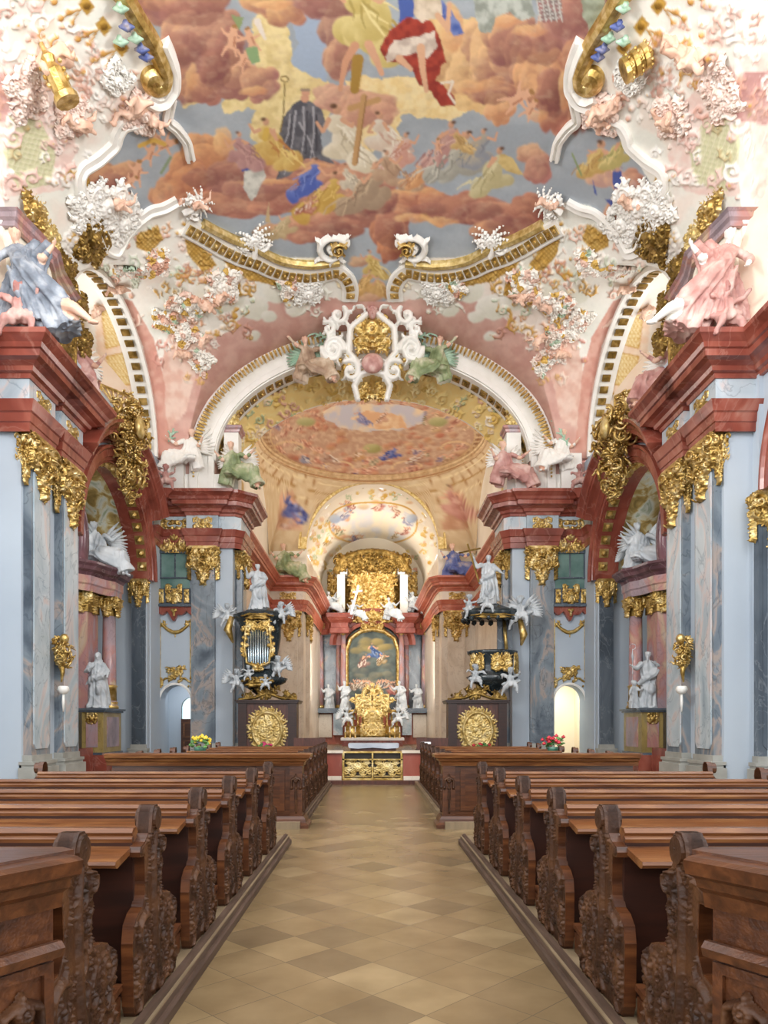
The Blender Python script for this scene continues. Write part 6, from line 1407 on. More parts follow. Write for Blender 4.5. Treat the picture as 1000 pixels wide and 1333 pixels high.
# ------------------------------------------------------------------ organ case pulpit (left) and pulpit (right)
def ring_fr(mb, prof, c, rx, ry, seg=30): mb.lathe(prof, c, seg, 0, 2*math.pi, rx, ry)
cx, cy = -4.3, 27.45
r = thing('choir_organ', 'small black organ case with grey pipes and white angels above the left choir stall', 'organ', (0, 0, 0))
b = MB(); b.lathe([(.05, 2.55), (.25, 2.7), (.45, 2.85), (.95, 3.1), (1.05, 3.25), (.8, 3.35), (.62, 3.6), (.66, 4.1), (.78, 4.8), (.8, 5.3), (.9, 5.45), (1.02, 5.55), (1.05, 5.7), (.6, 5.85), (.3, 6.0), (.05, 6.1)], (cx, cy, 0), 36, sx=1, sy=.7); b.build('case', M['black'], r, True)
b = MB()
for k in range(9):
    x = cx-.36+.09*k; h = 1.1+.35*math.cos((k-4)*.5); b.tube([(x, cy-.62+.006*(k-4)**2, 3.62), (x, cy-.62+.006*(k-4)**2, 3.78), (x, cy-.63, 3.8+h)], [.015, .04, .04], 10)
b.build('pipes', M['tin'], r, True)
b = MB(); b.box(cx-.45, cx+.45, cy-.56, cy-.5, 3.6, 5.3); b.build('pipe_field', M['slatedark'], r)
ofr = Relief(1.3, 2.1, .02); ofr.line([(-.42, .4), (-.5, 1.0), (-.45, 1.7), (-.2, 1.95), (0, 1.8), (.2, 1.95), (.45, 1.7), (.5, 1.0), (.42, .4), (0, .2), (-.42, .4)], .035, .035, .07)
ofr.rocaille(0, 1.78, .9, .4, 24, 5, .07, .3, .6); ofr.rocaille(0, .2, .5, .3, 10, 6, .06, .3, .6); ofr.rocaille(-.5, 1.2, .2, 1.4, 14, 7, .06, .5, .9); ofr.mirror()
ofr.build('gilt_frame', M['gold'], r, O=(cx, cy-.66, 3.42), U=(1, 0, 0), N=(0, -1, 0))
lg = plaque(.8, .5, 97, 16, .06); lg.build('gilt_frame', M['golddark'], r, O=(cx, cy-.72, 2.85), U=(1.6, 0, 0)); lg.build('gilt_frame', M['golddark'], r, O=(cx, cy-.75, 5.4), U=(1.6, 0, 0), V=(0, 0, .6))
b = MB(); b.tube([(cx-1.05, cy-.3, 5.6), (cx-1.2, cy-.3, 5.1), (cx-1.0, cy-.3, 4.6)], [.1, .16, .04], 8); b.build('gilt_drapery', M['gold'], r, True)
figure('ps', sh_stand(41, armL=((-.2, -.05, 1.42), (-.36, -.12, 1.25), (-.42, -.3, 1.45)), armR=((.2, -.05, 1.42), (.34, -.1, 1.22), (.1, -.28, 1.22)), face=(.4, -1, .1)), M['statue'], (cx-.1, cy-.1, 5.85), .2, 1.0, 'white robed statue standing on top of the black organ case')
pw = [(-1.25, -.25, 5.55, .9, .5, 1), (.85, -.35, 5.6, .9, -.5, 1), (.75, -.5, 3.55, .9, -.4, 1), (-.85, -.5, 3.05, .9, .6, 1), (.3, -.75, 3.0, .6, 0, 0), (-.35, -.7, 3.35, .6, 0, 0)]
wd = ('at the upper left corner of', 'at the upper right corner of', 'at the lower right side of', 'at the lower left side of', 'under the right edge of', 'under the pipes of')
for k, (dx, dy, z, sc, rz, w) in enumerate(pw):
    figure('pu%d' % (k % 3), sh_put(3+k % 3), M['statue'], (cx+dx, cy+dy, z), rz, sc*1.15, 'white putto %s the black organ case' % wd[k], 'putto', wings=.42*w, zoff=.2)
cx = 4.6
r = thing('pulpit', 'black marble pulpit with gilded medallion and canopy above the right choir stall', 'pulpit', (0, 0, 0))
b = MB(); b.lathe([(.05, 2.6), (.2, 2.75), (.5, 2.95), (.85, 3.15), (1.0, 3.3), (.82, 3.4), (.78, 3.6), (.82, 4.1), (.95, 4.2), (.98, 4.3), (.9, 4.32)], (cx, cy, 0), 36, sx=1, sy=.75); b.build('body', M['black'], r, True)
b = MB(); b.lathe([(.05, 5.55), (.7, 5.5), (.95, 5.55), (1.05, 5.65), (1.1, 5.8), (.9, 5.9), (.5, 6.05), (.3, 6.15), (.05, 6.2)], (cx-.1, cy, 0), 36, sx=1, sy=.8)
for k in range(18):
    a = k/18*6.283; b.blob((cx-.1+1.0*math.cos(a), cy+.8*math.sin(a), 5.5), (.12, .12, .12), 1)
b.build('canopy', M['black'], r, True)
b = MB(); b.box(cx+.25, cx+.85, cy+.3, cy+.42, 4.2, 5.6); b.build('back_panel', M['slatedark'], r)
b = MB(); b.tube([(cx+.55, cy-.0, 4.3), (cx+.5, cy+.2, 5.5)], [.07, .07], 8); b.tube([(cx+1.0, cy-.3, 5.5), (cx+1.15, cy-.3, 4.9), (cx+1.05, cy-.3, 4.5)], [.1, .15, .04], 8); b.build('gilt_drapery', M['gold'], r, True)
med = plaque(.85, .85, 99, 30, .06, res=.018); med.build('gilt_medallion', M['gold'], r, O=(cx+.25, cy-.66, 3.38)); med.build('gilt_medallion', M['gold'], r, O=(cx-.65, cy-.45, 3.4), U=(.6, -.5, 0), N=(-.6, -.8, 0)); med.build('gilt_medallion', M['gold'], r, O=(cx+.85, cy-.3, 3.3), U=(.3, .5, 0), V=(0, 0, 1.1), N=(.8, -.5, 0))
lg.build('gilt_fringe', M['golddark'], r, O=(cx-.1, cy-.82, 5.45), U=(2.2, 0, 0), V=(0, 0, .45))
figure('pt', sh_stand(43, armL=((-.2, -.05, 1.42), (-.4, -.12, 1.35), (-.5, -.22, 1.65)), armR=((.2, -.05, 1.42), (.38, -.08, 1.22), (.5, -.2, 1.1)), face=(-.3, -1, .2)), M['statue'], (cx-.2, cy-.1, 6.1), -.1, 1.05, 'white robed statue holding up a cross on the pulpit canopy')
b = MB(); b.tube([(cx-.55, cy-.3, 6.9), (cx-1.0, cy-.35, 8.35)], [.035, .035], 6); b.tube([(cx-1.32, cy-.35, 8.0), (cx-.5, cy-.35, 8.18)], [.035, .035], 6); tag(b.build('cross', M['golddark']), 'gilded cross held by the statue on the pulpit canopy', 'cross')
wd = ('flying at the right side of the pulpit canopy', 'on the left edge of the pulpit canopy', 'at the left foot of the pulpit body', 'at the right foot of the pulpit body', 'on the front of the pulpit canopy')
for k, (dx, dy, z, sc, rz, w) in enumerate([(1.0, -.4, 5.6, 1.2, -.5, 1), (-.95, -.4, 5.85, .9, .5, 0), (-.75, -.6, 3.2, .9, .5, 0), (.55, -.75, 3.0, 1.0, -.2, 0), (-.35, -.8, 5.95, .8, .1, 0)]):
    figure('pu%d' % (k % 3), sh_put(3+k % 3), M['statue'], (cx+dx, cy+dy, z), rz, sc*1.2, 'white putto '+wd[k], 'putto', wings=.5*w, zoff=.2)
# ------------------------------------------------------------------ high altar
YA_ = 55.0
def bx(mb, x0, x1, y0, y1, Y, d):      # box given by its outline and depth
    a = at(x0, y1, Y); c = at(x1, y0, Y); mb.box(a.x, c.x, Y, Y+d, a.z, c.z)
r = thing('high_altar', 'tall rose and gold marble high altar at the end of the choir', 'altar', (0, 0, 0))
b = MB(); bx(b, 402, 568, 928, 985, 54.2, 2.8); b.build('base', M['redhot'], r)
b = MB()
for q in (0, 1):
    m_ = lambda a, c: (970-c, 970-a) if q else (a, c)
    b = MB(); x0, x1 = m_(404, 432); bx(b, x0, x1, 930, 960, 53.9, .5); b.build('base_panel', M['choirmarble'], r)
b = MB()
for q in (0, 1):
    m_ = lambda a, c: (970-c, 970-a) if q else (a, c)
    b = MB(); x0, x1 = m_(434, 446); bx(b, x0, x1, 926, 957, 53.4, .9); b.build('column_pedestal', M['bluemarble'], r)
b = MB(); 
for q in (0, 1):
    m_ = lambda a, c: (970-c, 970-a) if q else (a, c)
    b = MB(); x0, x1 = m_(400, 450); bx(b, x0, x1, 922, 928, 53.3, 2.5); b.build('base_moulding', M['slatedark'], r)
b = MB(); bx(b, 420, 550, 815, 925, 56.3, .4); b.build('back_wall', M['slate'], r)
for x, w in ((417, 5), (440.5, 3.6), (447, 4.2), (523, 4.2), (529.5, 3.6), (553, 5)):
    Y = 54.6 if x in (447, 523) else 55.3; p = at(x, 922, Y); t = at(x, 826, Y); R_ = w*Y/F*.9
    b = MB(); g = MB(); b.lathe([(R_, 0), (R_, .4*(t.z-p.z)), (R_*.85, t.z-p.z)], (p.x, Y, p.z), 18)
    g.lathe([(R_*1.25, 0), (R_*1.3, .12), (R_, .25)], (p.x, Y, p.z), 18); g.lathe([(R_, 0), (R_*1.2, .5), (R_*1.7, .95), (R_*1.5, 1.05)], (p.x, Y, t.z), 14)
    b = b.build('column', M['pinkmarble'], r, True); g.build('gilt_base_and_capital', M['gold'], b, True); CAPR[2].build('capital_foliage', M['gold'], b, O=(p.x, Y-R_*1.15, t.z-.1), U=(.9, 0, 0), V=(0, 0, 1.05))
b = MB()
for q in (-1, 1):
    path = [(q*a, c) for a, c in ((4.3, 55.4), (3.3, 54.9), (3.1, 54.2), (1.9, 54.2), (1.8, 54.9))]
    plan_sweep(b, [(0, 0), (.15, .05), (.15, .4), (.05, .45), (.05, .8), (.3, 1.0), (.45, 1.2), (.5, 1.5), (0, 1.5)], [(abs(a), c) for a, c in path], q, 8.4, -1)
pz = Pl(lambda a, z: (a, 55.2, z), np.array([0, -1., 0])); ellsweep(b, [(0, 0), (.35, 0), (.4, .25), (.2, .3), (.2, .7), (.5, .95), (.55, 1.2), (0, 1.2)], 0, 2.1, 7.6, 1.6, pz)
b.build('entablature', M['red'], r)
b = MB(); 
for q in (0, 1):
    m_ = lambda a, c: (970-c, 970-a) if q else (a, c)
    b = MB(); x0, x1 = m_(439, 449); bx(b, x0, x1, 745, 812, 54.8, .9); x0, x1 = m_(436, 452); bx(b, x0, x1, 741, 747, 54.6, 1.2); b.build('upper_pier', M['white'], r)
b = MB(); n = 24; p0 = at(485, 790, 56.4); A_ = np.linspace(0, math.pi, n+1)
G = np.array([[(2.55*k_*math.cos(t), 56.9-1.6*(1-k_), 10.6+4.0*k_*math.sin(t)) for t in A_] for k_ in (1.0, .8, .5, .1)]); b.grid(G); b.box(-2.55, 2.55, 56.7, 56.9, 7.5, 10.7); b.build('upper_niche', M['golddark'], r, True)
glory = Relief(4.4, 5.6, .04); rr = random.Random(17)
for k in range(40):
    a = k/40*6.283; L_ = rr.uniform(1.2, 2.0); glory.line([(0, 2.9), (L_*math.cos(a), 2.9+L_*1.2*math.sin(a))], .09, .03, .1)
glory.rocaille(0, 2.9, 3.4, 3.6, 90, 18, .25, .1, .26); glory.rocaille(0, .8, 2.2, 1.6, 30, 19, .25, .2, .5, taper=-.2); glory.mirror()
glory.build('gilt_glory', M['gold'], r, O=(0, 54.9, 9.3))
bald = Relief(6.0, 2.1, .04); bald.rocaille(0, 1.0, 5.4, 1.2, 80, 23, .25, .25, .6); bald.line([(-2.8, .3), (-2.2, 1.3), (-1, 1.7), (0, 1.8), (1, 1.7), (2.2, 1.3), (2.8, .3)], .25, .25, .3); bald.mirror()
bald.build('gilt_baldachin', M['golddark'], r, O=(0, 54.6, 12.9)); 
af = Relief(5.2, 7.2, .035); af.line([(-2.0, .3), (-2.0, 5.0), (-1.7, 5.9), (-.9, 6.45), (0, 6.6), (.9, 6.45), (1.7, 5.9), (2.0, 5.0), (2.0, .3), (-2.0, .3)], .14, .14, .2); af.rocaille(0, 6.75, 1.8, .7, 18, 29, .2, .3, .6); af.mirror()
p = at(485, 926, 54.9); af.build('gilt_picture_frame', M['gold'], r, O=(0, 54.9, p.z-.3))
# altar picture
KP = Cartoon(440, 820, 530, 935, '4f5a58', .25); R = random.Random(3)
t = np.clip((vfbm(KP.X/8, KP.Y/8, 3)-.35)*2.5, 0, 1); KP.put(t*.7, hexc('77827a')); [KP.puff(485+R.uniform(-22, 22), 840+R.uniform(-6, 10), 10, 5, '8a7c4c', 'b8a468', warp=2, a=.6) for _ in range(14)]; [KP.puff(485+R.uniform(-24, 24), 882+R.uniform(-6, 8), 9, 4, '77735c', '9c957a', warp=2, a=.5) for _ in range(14)]; [KP.puff(485+R.uniform(-26, 26), 865+R.uniform(-14, 14), 7, 5, '5a5f5c', '8a8a74', warp=2, a=.6) for _ in range(14)]
KP.fig(486, 850, 14, '3f5f96', '2c4470', '90a8cc', seed=1); KP.fig(475, 862, 12, '8c5c54', seed=2); KP.fig(498, 860, 11, 'a88c50', seed=3)
for k in range(22): KP.fig(R.uniform(457, 514), R.uniform(890, 900), R.uniform(6, 9), R.choice(('7a5448', '8c7c60', '5c6470', 'a09078', '6c4c44')), seed=k)
KP.fig(510, 900, 12, 'b03030', seed=40); KP.poly([(455, 905), (516, 905), (518, 930), (452, 930)], '3d4650', 2, c2='59636c', sc=6)
n = 90; m_ = 130; X_, Z_ = np.meshgrid(np.linspace(-2.0, 2.0, n), np.linspace(0, 1, m_)); Zt = 5.2+1.35*np.sqrt(np.clip(1-(X_/2.0)**2, 0, 1)); zz0 = at(485, 926, 55.1).z
Pz = np.stack([X_, 0*X_+55.1, zz0+Z_*Zt], -1); o = painted('altar_painting', Pz.reshape(-1, 3), gridfaces(m_, n), KP, (CX+X_*F/55.1).ravel(), (HY-(zz0+Z_*Zt-EYE)*F/55.1).ravel())
del o['kind']; sol = o.modifiers.new('s', 'SOLIDIFY'); sol.thickness = .05; tag(o, 'tall arched dark painting of a blue figure in clouds on the high altar', 'painting')
# statues and angels of the high altar
for k, (x, h, key, lab) in enumerate(((428, 2.0, 'as1', 'white statue at the far left of the high altar'), (449, 2.2, 'as2', 'white statue beside the high altar painting, left of it'), (521, 2.2, 'as1', 'white statue beside the high altar painting, right of it'), (543, 2.0, 'as2', 'white statue at the far right of the high altar'))):
    p = at(x, 925, 53.7 if k in (0, 3) else 52.9)
    figure(key, sh_stand(51+len(key)+ord(key[-1]), beard=True, armL=((-.2, -.05, 1.42), (-.38, -.1, 1.25), (-.5, -.2, 1.45)), armR=((.2, -.05, 1.42), (.36, -.05, 1.2), (.2, -.25, 1.1))), M['statue'], p, (.2, .4, -.4, -.2)[k], h/1.8, lab, voxel=.035)
p = at(462, 806, 54.0); figure('gp', sh_sit(21), M['statue'], p+Vector((0, 0, .4)), .3, 1.1, 'white angel with a cross beside the gilded glory, left', wings=0)
b = MB(); a_, c_ = at(457, 800, 53.6), at(467, 762, 53.6); b.tube([a_, c_], [.09, .09], 6); b.tube([at(459, 771, 53.6), at(472, 769, 53.6)], [.08, .08], 6); tag(b.build('cross', M['white']), 'white cross leaning beside the gilded glory of the high altar', 'cross')
p = at(510, 806, 54.0); figure('gp', sh_sit(21), M['statue'], p+Vector((0, 0, .4)), -.3, 1.3, 'white seated figure beside the gilded glory, right', wings=0)
for k, (x, y, sd) in enumerate(((431, 790, 'left'), (541, 790, 'right'))): p = at(x, y, 54.6); figure('gp', sh_sit(21), M['statue'], p, .3-.6*k, 1.2, 'white winged angel on the outer entablature of the high altar, %s side' % sd, wings=1.0, zoff=.4)
# tabernacle and mensa
r = thing('tabernacle', 'stepped golden tabernacle with columns standing under the altar painting', 'tabernacle', (0, 0, 0))
Y = 51.5; k_ = Y/F; z_ = lambda y: EYE+(HY-y)*k_
b = MB(); b.box(-.9, .9, Y, Y+1, z_(962), z_(948)); b.lathe([(.9, 0), (.92, .15), (.8, .2), (.78, 1.3), (.95, 1.42), (.85, 1.5), (.75, 1.8), (.45, 2.1), (.3, 2.2), (.35, 2.35), (.2, 2.5), (.22, 2.8), (.3, 2.9), (.05, 3.0)], (0, Y+.5, z_(952)), 24)
for q in (-1, 1):
    b.box(q*.9, q*1.95, Y+.2, Y+.9, z_(962), z_(945)); b.box(q*.9, q*1.9, Y+.2, Y+.9, z_(928), z_(924))
    for x in (1.05, 1.4, 1.75): b.lathe([(.1, 0), (.07, .2), (.07, .8), (.12, 1.0)], (q*x, Y+.3, z_(945)), 10)
    b.tube([(q*1.2, Y+.3, z_(924)), (q*1.0, Y+.3, z_(918)), (q*.7, Y+.3, z_(908))], [.14, .12, .08], 8)
b.build('body', M['gold'], r, True)
tb = plaque(3.6, 3.1, 123, 70, .16, .75, res=.035, smin=.1, smax=.22); tb.build('gilt_ornament', M['goldpale'], r, O=(0, Y-.35, z_(958)), V=(0, 0, 1))
for k, (x, lab) in enumerate(((-1.85, 'left'), (1.85, 'right'))): figure('pu1', sh_put(4), M['statue'], (x, Y, z_(936)), .3-.6*k, 1.6, 'small white angel kneeling at the %s end of the tabernacle' % lab, 'putto', wings=.4, zoff=.2)
figure('pu2', sh_put(5), M['goldpale'], (0, Y+.1, z_(905)), 0, 1.7, 'small pale gilt angel topping the tabernacle', 'putto', wings=.4, zoff=.2)
r = thing('altar_table', 'high altar table under a white cloth in front of the tabernacle', 'altar table', (0, 0, 0))
b = MB(); b.box(-2.1, 2.1, 49.4, 51.4, 0, z_(963)); b.build('body', M['red'], r); b = MB(); b.box(-2.2, 2.2, 49.3, 51.45, z_(963), z_(960)); b.build('white_cloth', M['cloth'], r)
for k in range(6):
    x = (-1.9, -1.55, -1.2, 1.2, 1.55, 1.9)[k]; b = MB(); b.lathe([(.12, 0), (.05, .08), (.05, .35), (.09, .4)], (0, 0, 0), 10); o = b.build('candlestick', M['gold'], None, True); o.location = (x, 49.7, z_(960)); tag(o, 'short gilt candlestick on the high altar table, %s of six from the left' % ('first', 'second', 'third', 'fourth', 'fifth', 'last')[k], 'candlestick', 'candlesticks on the high altar'); c = MB(); c.lathe([(.025, .4), (.025, .75), (.0, .78)], (0, 0, 0), 8); c.build('candle', M['cloth'], o)
# communion rail, front altar
r = thing('communion_rail', 'low gilded openwork communion gate between marble piers at the aisle end', 'altar rail', (0, 0, 0))
b = MB(); b.box(-.74, .74, 18.1, 18.16, .12, .8); b.build('gate_backing', M['iron'], r)
b = MB(); b.box(-.76, .76, 18.02, 18.2, .78, .82); b.box(-.76, .76, 18.02, 18.2, .1, .15); b.box(-.02, .02, 18.0, 18.16, .1, .8); b.box(-.76, .76, 18.0, 18.1, .6, .63)
for x in (-.74, .74): b.box(x-.03, x+.03, 18.0, 18.16, .1, .82)
b.build('gate_frame', M['gold'], r)
gt = Relief(.7, .46, .009); rr = random.Random(6)
for k in range(22): gt.scroll(rr.uniform(-.3, .3), rr.uniform(.05, .42), rr.uniform(.09, .17), rr.uniform(0, 6), rr.choice((-1, 1)), 1.3, .1, .03, 2)
gt.line([(-.33, .04), (.33, .04)], .012, .012, .03); gt.line([(-.33, .23), (0, .3), (.33, .23)], .012, .012, .03); gt.flower(0, .23, .08, .04); gt.mirror()
for q in (-1, 1): gt.build('gilt_scrollwork', M['goldpale'], r, O=(q*.37, 18.08, .15), U=(1.0, 0, 0), V=(0, 0, 1))
for q in (-1, 1):
    b = MB(); b.box(q*.76, q*3.6, 18.0, 18.25, .1, .78); b.build('marble_parapet', M['red'], r)
    b = MB(); b.box(q*.74, q*3.6, 17.93, 18.32, .78, .84); b.box(q*.78, q*3.6, 17.95, 18.0, .1, .2); b.build('parapet_coping', M['choirmarble'], r)
b = MB(); b.box(-4.0, 4.0, 17.75, 19.0, 0, .1); b.box(-4, 4, 18.4, 26.0, .1, .12); trim(b, M['stallwood'])
r = thing('front_altar', 'small wooden altar table with grey white cloth behind the communion gate', 'altar table', (0, 0, 0))
b = MB(); b.box(-.62, .66, 20.1, 20.9, .12, .9); b.box(-.5, .54, 20.04, 20.1, .2, .8); b.build('body', M['stallwood'], r)
b = MB(); b.box(-.68, .74, 20.0, 21.0, .9, .96); b.prism([(-.68, .9), (.74, .9), (.72, .84), (.4, .82), (0, .85), (-.4, .82), (-.66, .84)], (0, 19.99, 0), (1, 0, 0), (0, 0, 1), (0, -1, 0), 0, .01); b.build('cloth', M['greyblue'], r)
for k, (x, w) in enumerate(((-2.0, 1.0), (1.9, 1.0))):
    sd = 'left' if x < 0 else 'right'; r = thing('choir_bench', 'low reddish wooden bench beside the front altar, %s side' % sd, 'bench', (x, 22.5, .12))
    b = MB(); b.box(-w/2, w/2, -.2, .2, .4, .46); b.box(-w/2, w/2, .18, .24, .46, .95); b.build('seat_and_back', M['stallwood'], r)
    for q in (-1, 1): b = MB(); b.box(q*w/2-.03, q*w/2+.03, -.2, .24, 0, .6); b.build('bench_side', M['wooddark'], r)
b = MB(); b.box(1.38, 1.66, 20.3, 20.5, .75, 1.0); b.box(1.5, 1.54, 20.35, 20.45, .12, .75); r_ = b.build('lectern', M['cloth']); tag(r_, 'small white lectern panel right of the front altar', 'lectern')
# ------------------------------------------------------------------ doors, flowers
r = thing('side_door', 'brown wooden door under the bright window of the left passage', 'door', (0, 0, 0))
b = MB(); b.box(-8.7, -7.75, 32.45, 32.52, 0, 1.75); b.build('leaf', M['wood'], r); b = MB()
for z0, z1 in ((.15, .8), (.9, 1.6)): frame_panel(b, np.array([-8.6, 32.45, z0]), (1, 0, 0), (0, 0, 1), (0, -1, 0), .75, z1-z0, .03, .08)
b.build('door_panel', M['woodtop'], r)
b = MB(); b.box(-8.75, -7.7, 32.62, 32.64, 1.75, 3.0); struct(b, 'window_9', M['glass'])
fl = [(-3.45, 14.3, 'floweryellow', 'yellow'), (3.62, 14.3, 'flowerred', 'red')]
for k, (x, y, m_, c) in enumerate(fl):
    r = thing('flower_pot', '%s flowers in a green pot on the outer pew end, %s side' % (c, 'left' if x < 0 else 'right'), 'flower pot', (x, y, 1.0)); R = random.Random(k+3)
    b = MB(); b.lathe([(.09, -.12), (.12, .0), (.13, .05), (.11, .05)], (0, 0, 0), 16); b.build('pot', M['pot'], r, True)
    b = MB(); f_ = MB()
    for i in range(40):
        a = R.uniform(0, 6.28); q = R.uniform(.05, .24); p = (q*math.cos(a), q*math.sin(a), .12+R.uniform(0, .14)-q*.3)
        if i % 2: b.blob(p, (.05, .05, .02), 1, Matrix.Rotation(R.uniform(-1, 1), 3, 'X'))
        else: f_.blob((p[0], p[1]-.02, p[2]+.05), (.045, .045, .03), 1); f_.blob((p[0], p[1]-.03, p[2]+.075), .02, 1)
    b.build('leaves', M['leaf'], r); f_.build('blossoms', M[m_], r)
for k, (x, m_, c) in enumerate(((-3.95, 'flowerpink', 'pink'), (4.0, 'flowerred', 'deep red'))):
    r = thing('flower_arrangement', '%s flowers standing before the sunburst of the %s choir stall' % (c, 'left' if k == 0 else 'right'), 'flowers', (x, 26.0, .35)); R = random.Random(k+9)
    b = MB(); b.lathe([(.12, -.35), (.14, -.2), (.2, .2), (.18, .22)], (0, 0, 0), 14); b.build('vase', M['pot'], r, True); f_ = MB(); b = MB()
    for i in range(44):
        a = R.uniform(0, 6.28); q = R.uniform(.05, .5); p = (q*math.cos(a), q*.5*math.sin(a), .35+R.uniform(-.1, .15)-q*.25)
        (f_ if i % 2 else b).blob(p, (.08, .08, .05), 1)
    b.build('leaves', M['leaf'], r); f_.build('blossoms', M[m_], r)

wp = plaque(1.7, 4.4, 171, 70, .2, 0, res=.035, smin=.2, smax=.45)
for k, x in enumerate((-2.75, 2.75)):
    sd = 'left' if k == 0 else 'right'
    orn(wp, 'stucco_trophy', 'white and gold stucco trophy on the apse wall %s of the gilded glory' % sd, 'ornament', (x, 57.3, 9.8), mat='poly')
    orn(wp, 'gilt_spray', 'gilded spray hanging outside the white pier, %s of the gilded glory' % sd, 'ornament', (x*1.12, 56.6, 10.2), U=(.6, 0, 0), V=(0, 0, .8), mat='gold')
def big_fig():
    b = MB()
    rings(b, [(.55, 0, 0, .34, .3), (.45, 0, .25, .36, .28), (.2, -.02, .65, .34, .26), (0, 0, 1.0, .26, .2), (-.12, 0, 1.3, .24, .16), (-.2, 0, 1.5, .18, .12), (-.22, 0, 1.6, .06, .06)], 11, .26, 2)
    rings(b, [(.75, -.1, .1, .16, .12), (.5, -.24, .5, .22, .14), (.15, -.28, .85, .2, .12), (-.15, -.2, 1.2, .14, .1), (-.32, -.05, 1.5, .1, .08)], 7, .35, 3)
    rings(b, [(-.45, .1, .15, .2, .14), (-.35, .1, .6, .24, .14), (-.2, .1, 1.1, .24, .13), (-.05, .08, 1.5, .16, .1), (.1, .05, 1.75, .08, .06)], 7, .3, 4)
    rings(b, [(.3, .05, 1.75, .06, .05), (.22, .0, 1.5, .13, .09), (.15, -.05, 1.2, .12, .1), (.2, -.12, .9, .1, .08)], 6, .35, 5)
    for k in range(9): b.tube([(-.35+.11*k, -.2-.05*math.sin(k), 1.1-.1*k), (-.2+.13*k, -.28, .7-.07*k), (0+.1*k, -.25, .12)], [.035, .055, .04], 8)
    b.cone((-.22, 0, 1.55), (-.26, -.03, 1.68), .06, .055); hc = (-.27, -.06, 1.76); head(b, hc, (.5, -1, -.1), 1.05)
    L_ = ((-.38, -.02, 1.48), (-.62, -.1, 1.25), (-.5, -.28, 1.05)); R_ = ((.0, -.05, 1.45), (.26, -.18, 1.3), (.45, -.25, 1.5)); G_ = ((.5, -.25, .45), (.85, -.35, .35), (1.15, -.3, .15))
    limb(b, L_, (.085, .07, .04)); limb(b, R_, (.085, .07, .04)); limb(b, G_, (.13, .1, .05)); b.blob((1.2, -.35, .1), (.12, .07, .05), 1)
    hand(b, L_[2], (.2, -.3, -.3)); hand(b, R_[2], (.3, -.1, .4))
    return b, [(hc, .15), (L_[2], .14), (R_[2], .14), (R_[1], .1), (G_[1], .22), (G_[2], .18)]
# ------------------------------------------------------------------ stucco figures and ornament on the cornices and vault
def place_rel(px, py, R, name, label, cat, mat, scl=1., off=.02, group=None, flip=False, tw=0.):
    p, n = hit(px, py, off); p2, _ = hit(px+6, py); p3, _ = hit(px, py-6)
    U = unit(p2-p); U = unit(U-n*np.dot(U, n)); V = np.cross(n, U); 
    if np.dot(V, p3-p) < 0: V = -V
    if tw: U, V = U*math.cos(tw)+V*math.sin(tw), V*math.cos(tw)-U*math.sin(tw)
    o = R.build(name, M[mat], None, O=p-V*R.ny*R.res*.5*scl, U=U*scl*(-1 if flip else 1), V=V*scl, N=n); tag(o, label, cat, group); return o
# crown of the choir arch
r = thing('arch_cartouche', 'white and gold stucco cartouche with palm crown at the top of the choir arch', 'cartouche', (0, 0, 0))
cw = Relief(3.6, 3.9, .026)
for q in (-1, 1):
    cw.scroll(q*.5, 3.1, .6, 1, q, 1.4, .15, .2, 5); cw.scroll(q*1.15, 2.6, .6, 2, q, 1.3, .15, .2, 5); cw.scroll(q*1.35, 1.6, .7, 0, -q, 1.4, .14, .22, 5); cw.scroll(q*.75, .95, .6, 1, q, 1.4, .15, .22, 3); cw.scroll(q*1.5, 2.2, .4, 1, q, 1.2, .15, .15, 5)
    cw.line([(q*.2, 2.6), (q*.75, 2.2), (q*.8, 1.5), (q*.4, 1.1)], .1, .08, .2)
for k in range(9): cw.leaf(0, 3.1, 1.57+(k-4)*.33, .62-.04*abs(k-4), .1*(1 if k > 4 else -1), .2)
cw.line([(-.5, .1), (-.62, .5), (-.4, .85), (0, .95), (.4, .85), (.62, .5), (.5, .1)], .09, .09, .2); cw.mirror()
cw.build('white_scrollwork', M['white'], r, O=(0, 28.15, 14.2), U=(1.12, 0, 0), V=(0, -.42, 1.08), N=(0, -1, -.35))
cg = Relief(3.0, 3.4, .026); cg.rocaille(0, 2.1, 1.1, .9, 50, 3, .2, .2, .45); cg.rocaille(0, .35, .9, .5, 26, 4, .18, .2, .5); cg.rocaille(1.0, 1.2, .5, .8, 16, 5, .15, .3, .6); cg.flower(0, 2.2, .3, .3); cg.mirror()
cg.build('gilt_centre', M['gold'], r, O=(0, 28.2, 14.2), U=(1.12, 0, 0), V=(0, -.42, 1.08), N=(0, -1, -.35))
b = MB(); b.blob((0, 27.4, 15.35), (.42, .25, .38), 3); b.build('rose_boss', M['pinkstat'], r, True)
b = MB(); head(b, (0, 26.9, 17.0), (0, -1, -.4), 2.0); b.build('rose_mask', M['pinkstat'], r, True)
for q, mt_, c in ((-1, 'brownstat', 'brown'), (1, 'greenstat', 'olive green')):
    o = figure('arch', sh_sit(61, arms=(((-.18, 0, .6), (-.42, -.08, .7), (-.7, -.15, .95)), ((.1, -.03, .6), (.35, -.15, .55), (.6, -.25, .7)))), M[mt_], (q*2.4, 27.95, 15.35), 0 if q < 0 else math.pi*0, 1.35, '%s stucco angel lying on the %s shoulder of the choir arch' % (c, 'left' if q < 0 else 'right'), skinmat=M['flesh'], wings=.8, wmat=M['sage'], zoff=.5)
    if q > 0: o.scale = (-1.35, 1.35, 1.35)
lv = Relief(1.4, .4, .02)
for k in range(9): lv.leaf(-.6+.13*k, .2, .35*(1 if k % 2 else -1), .3, .04*(1 if k % 2 else -1), .03)
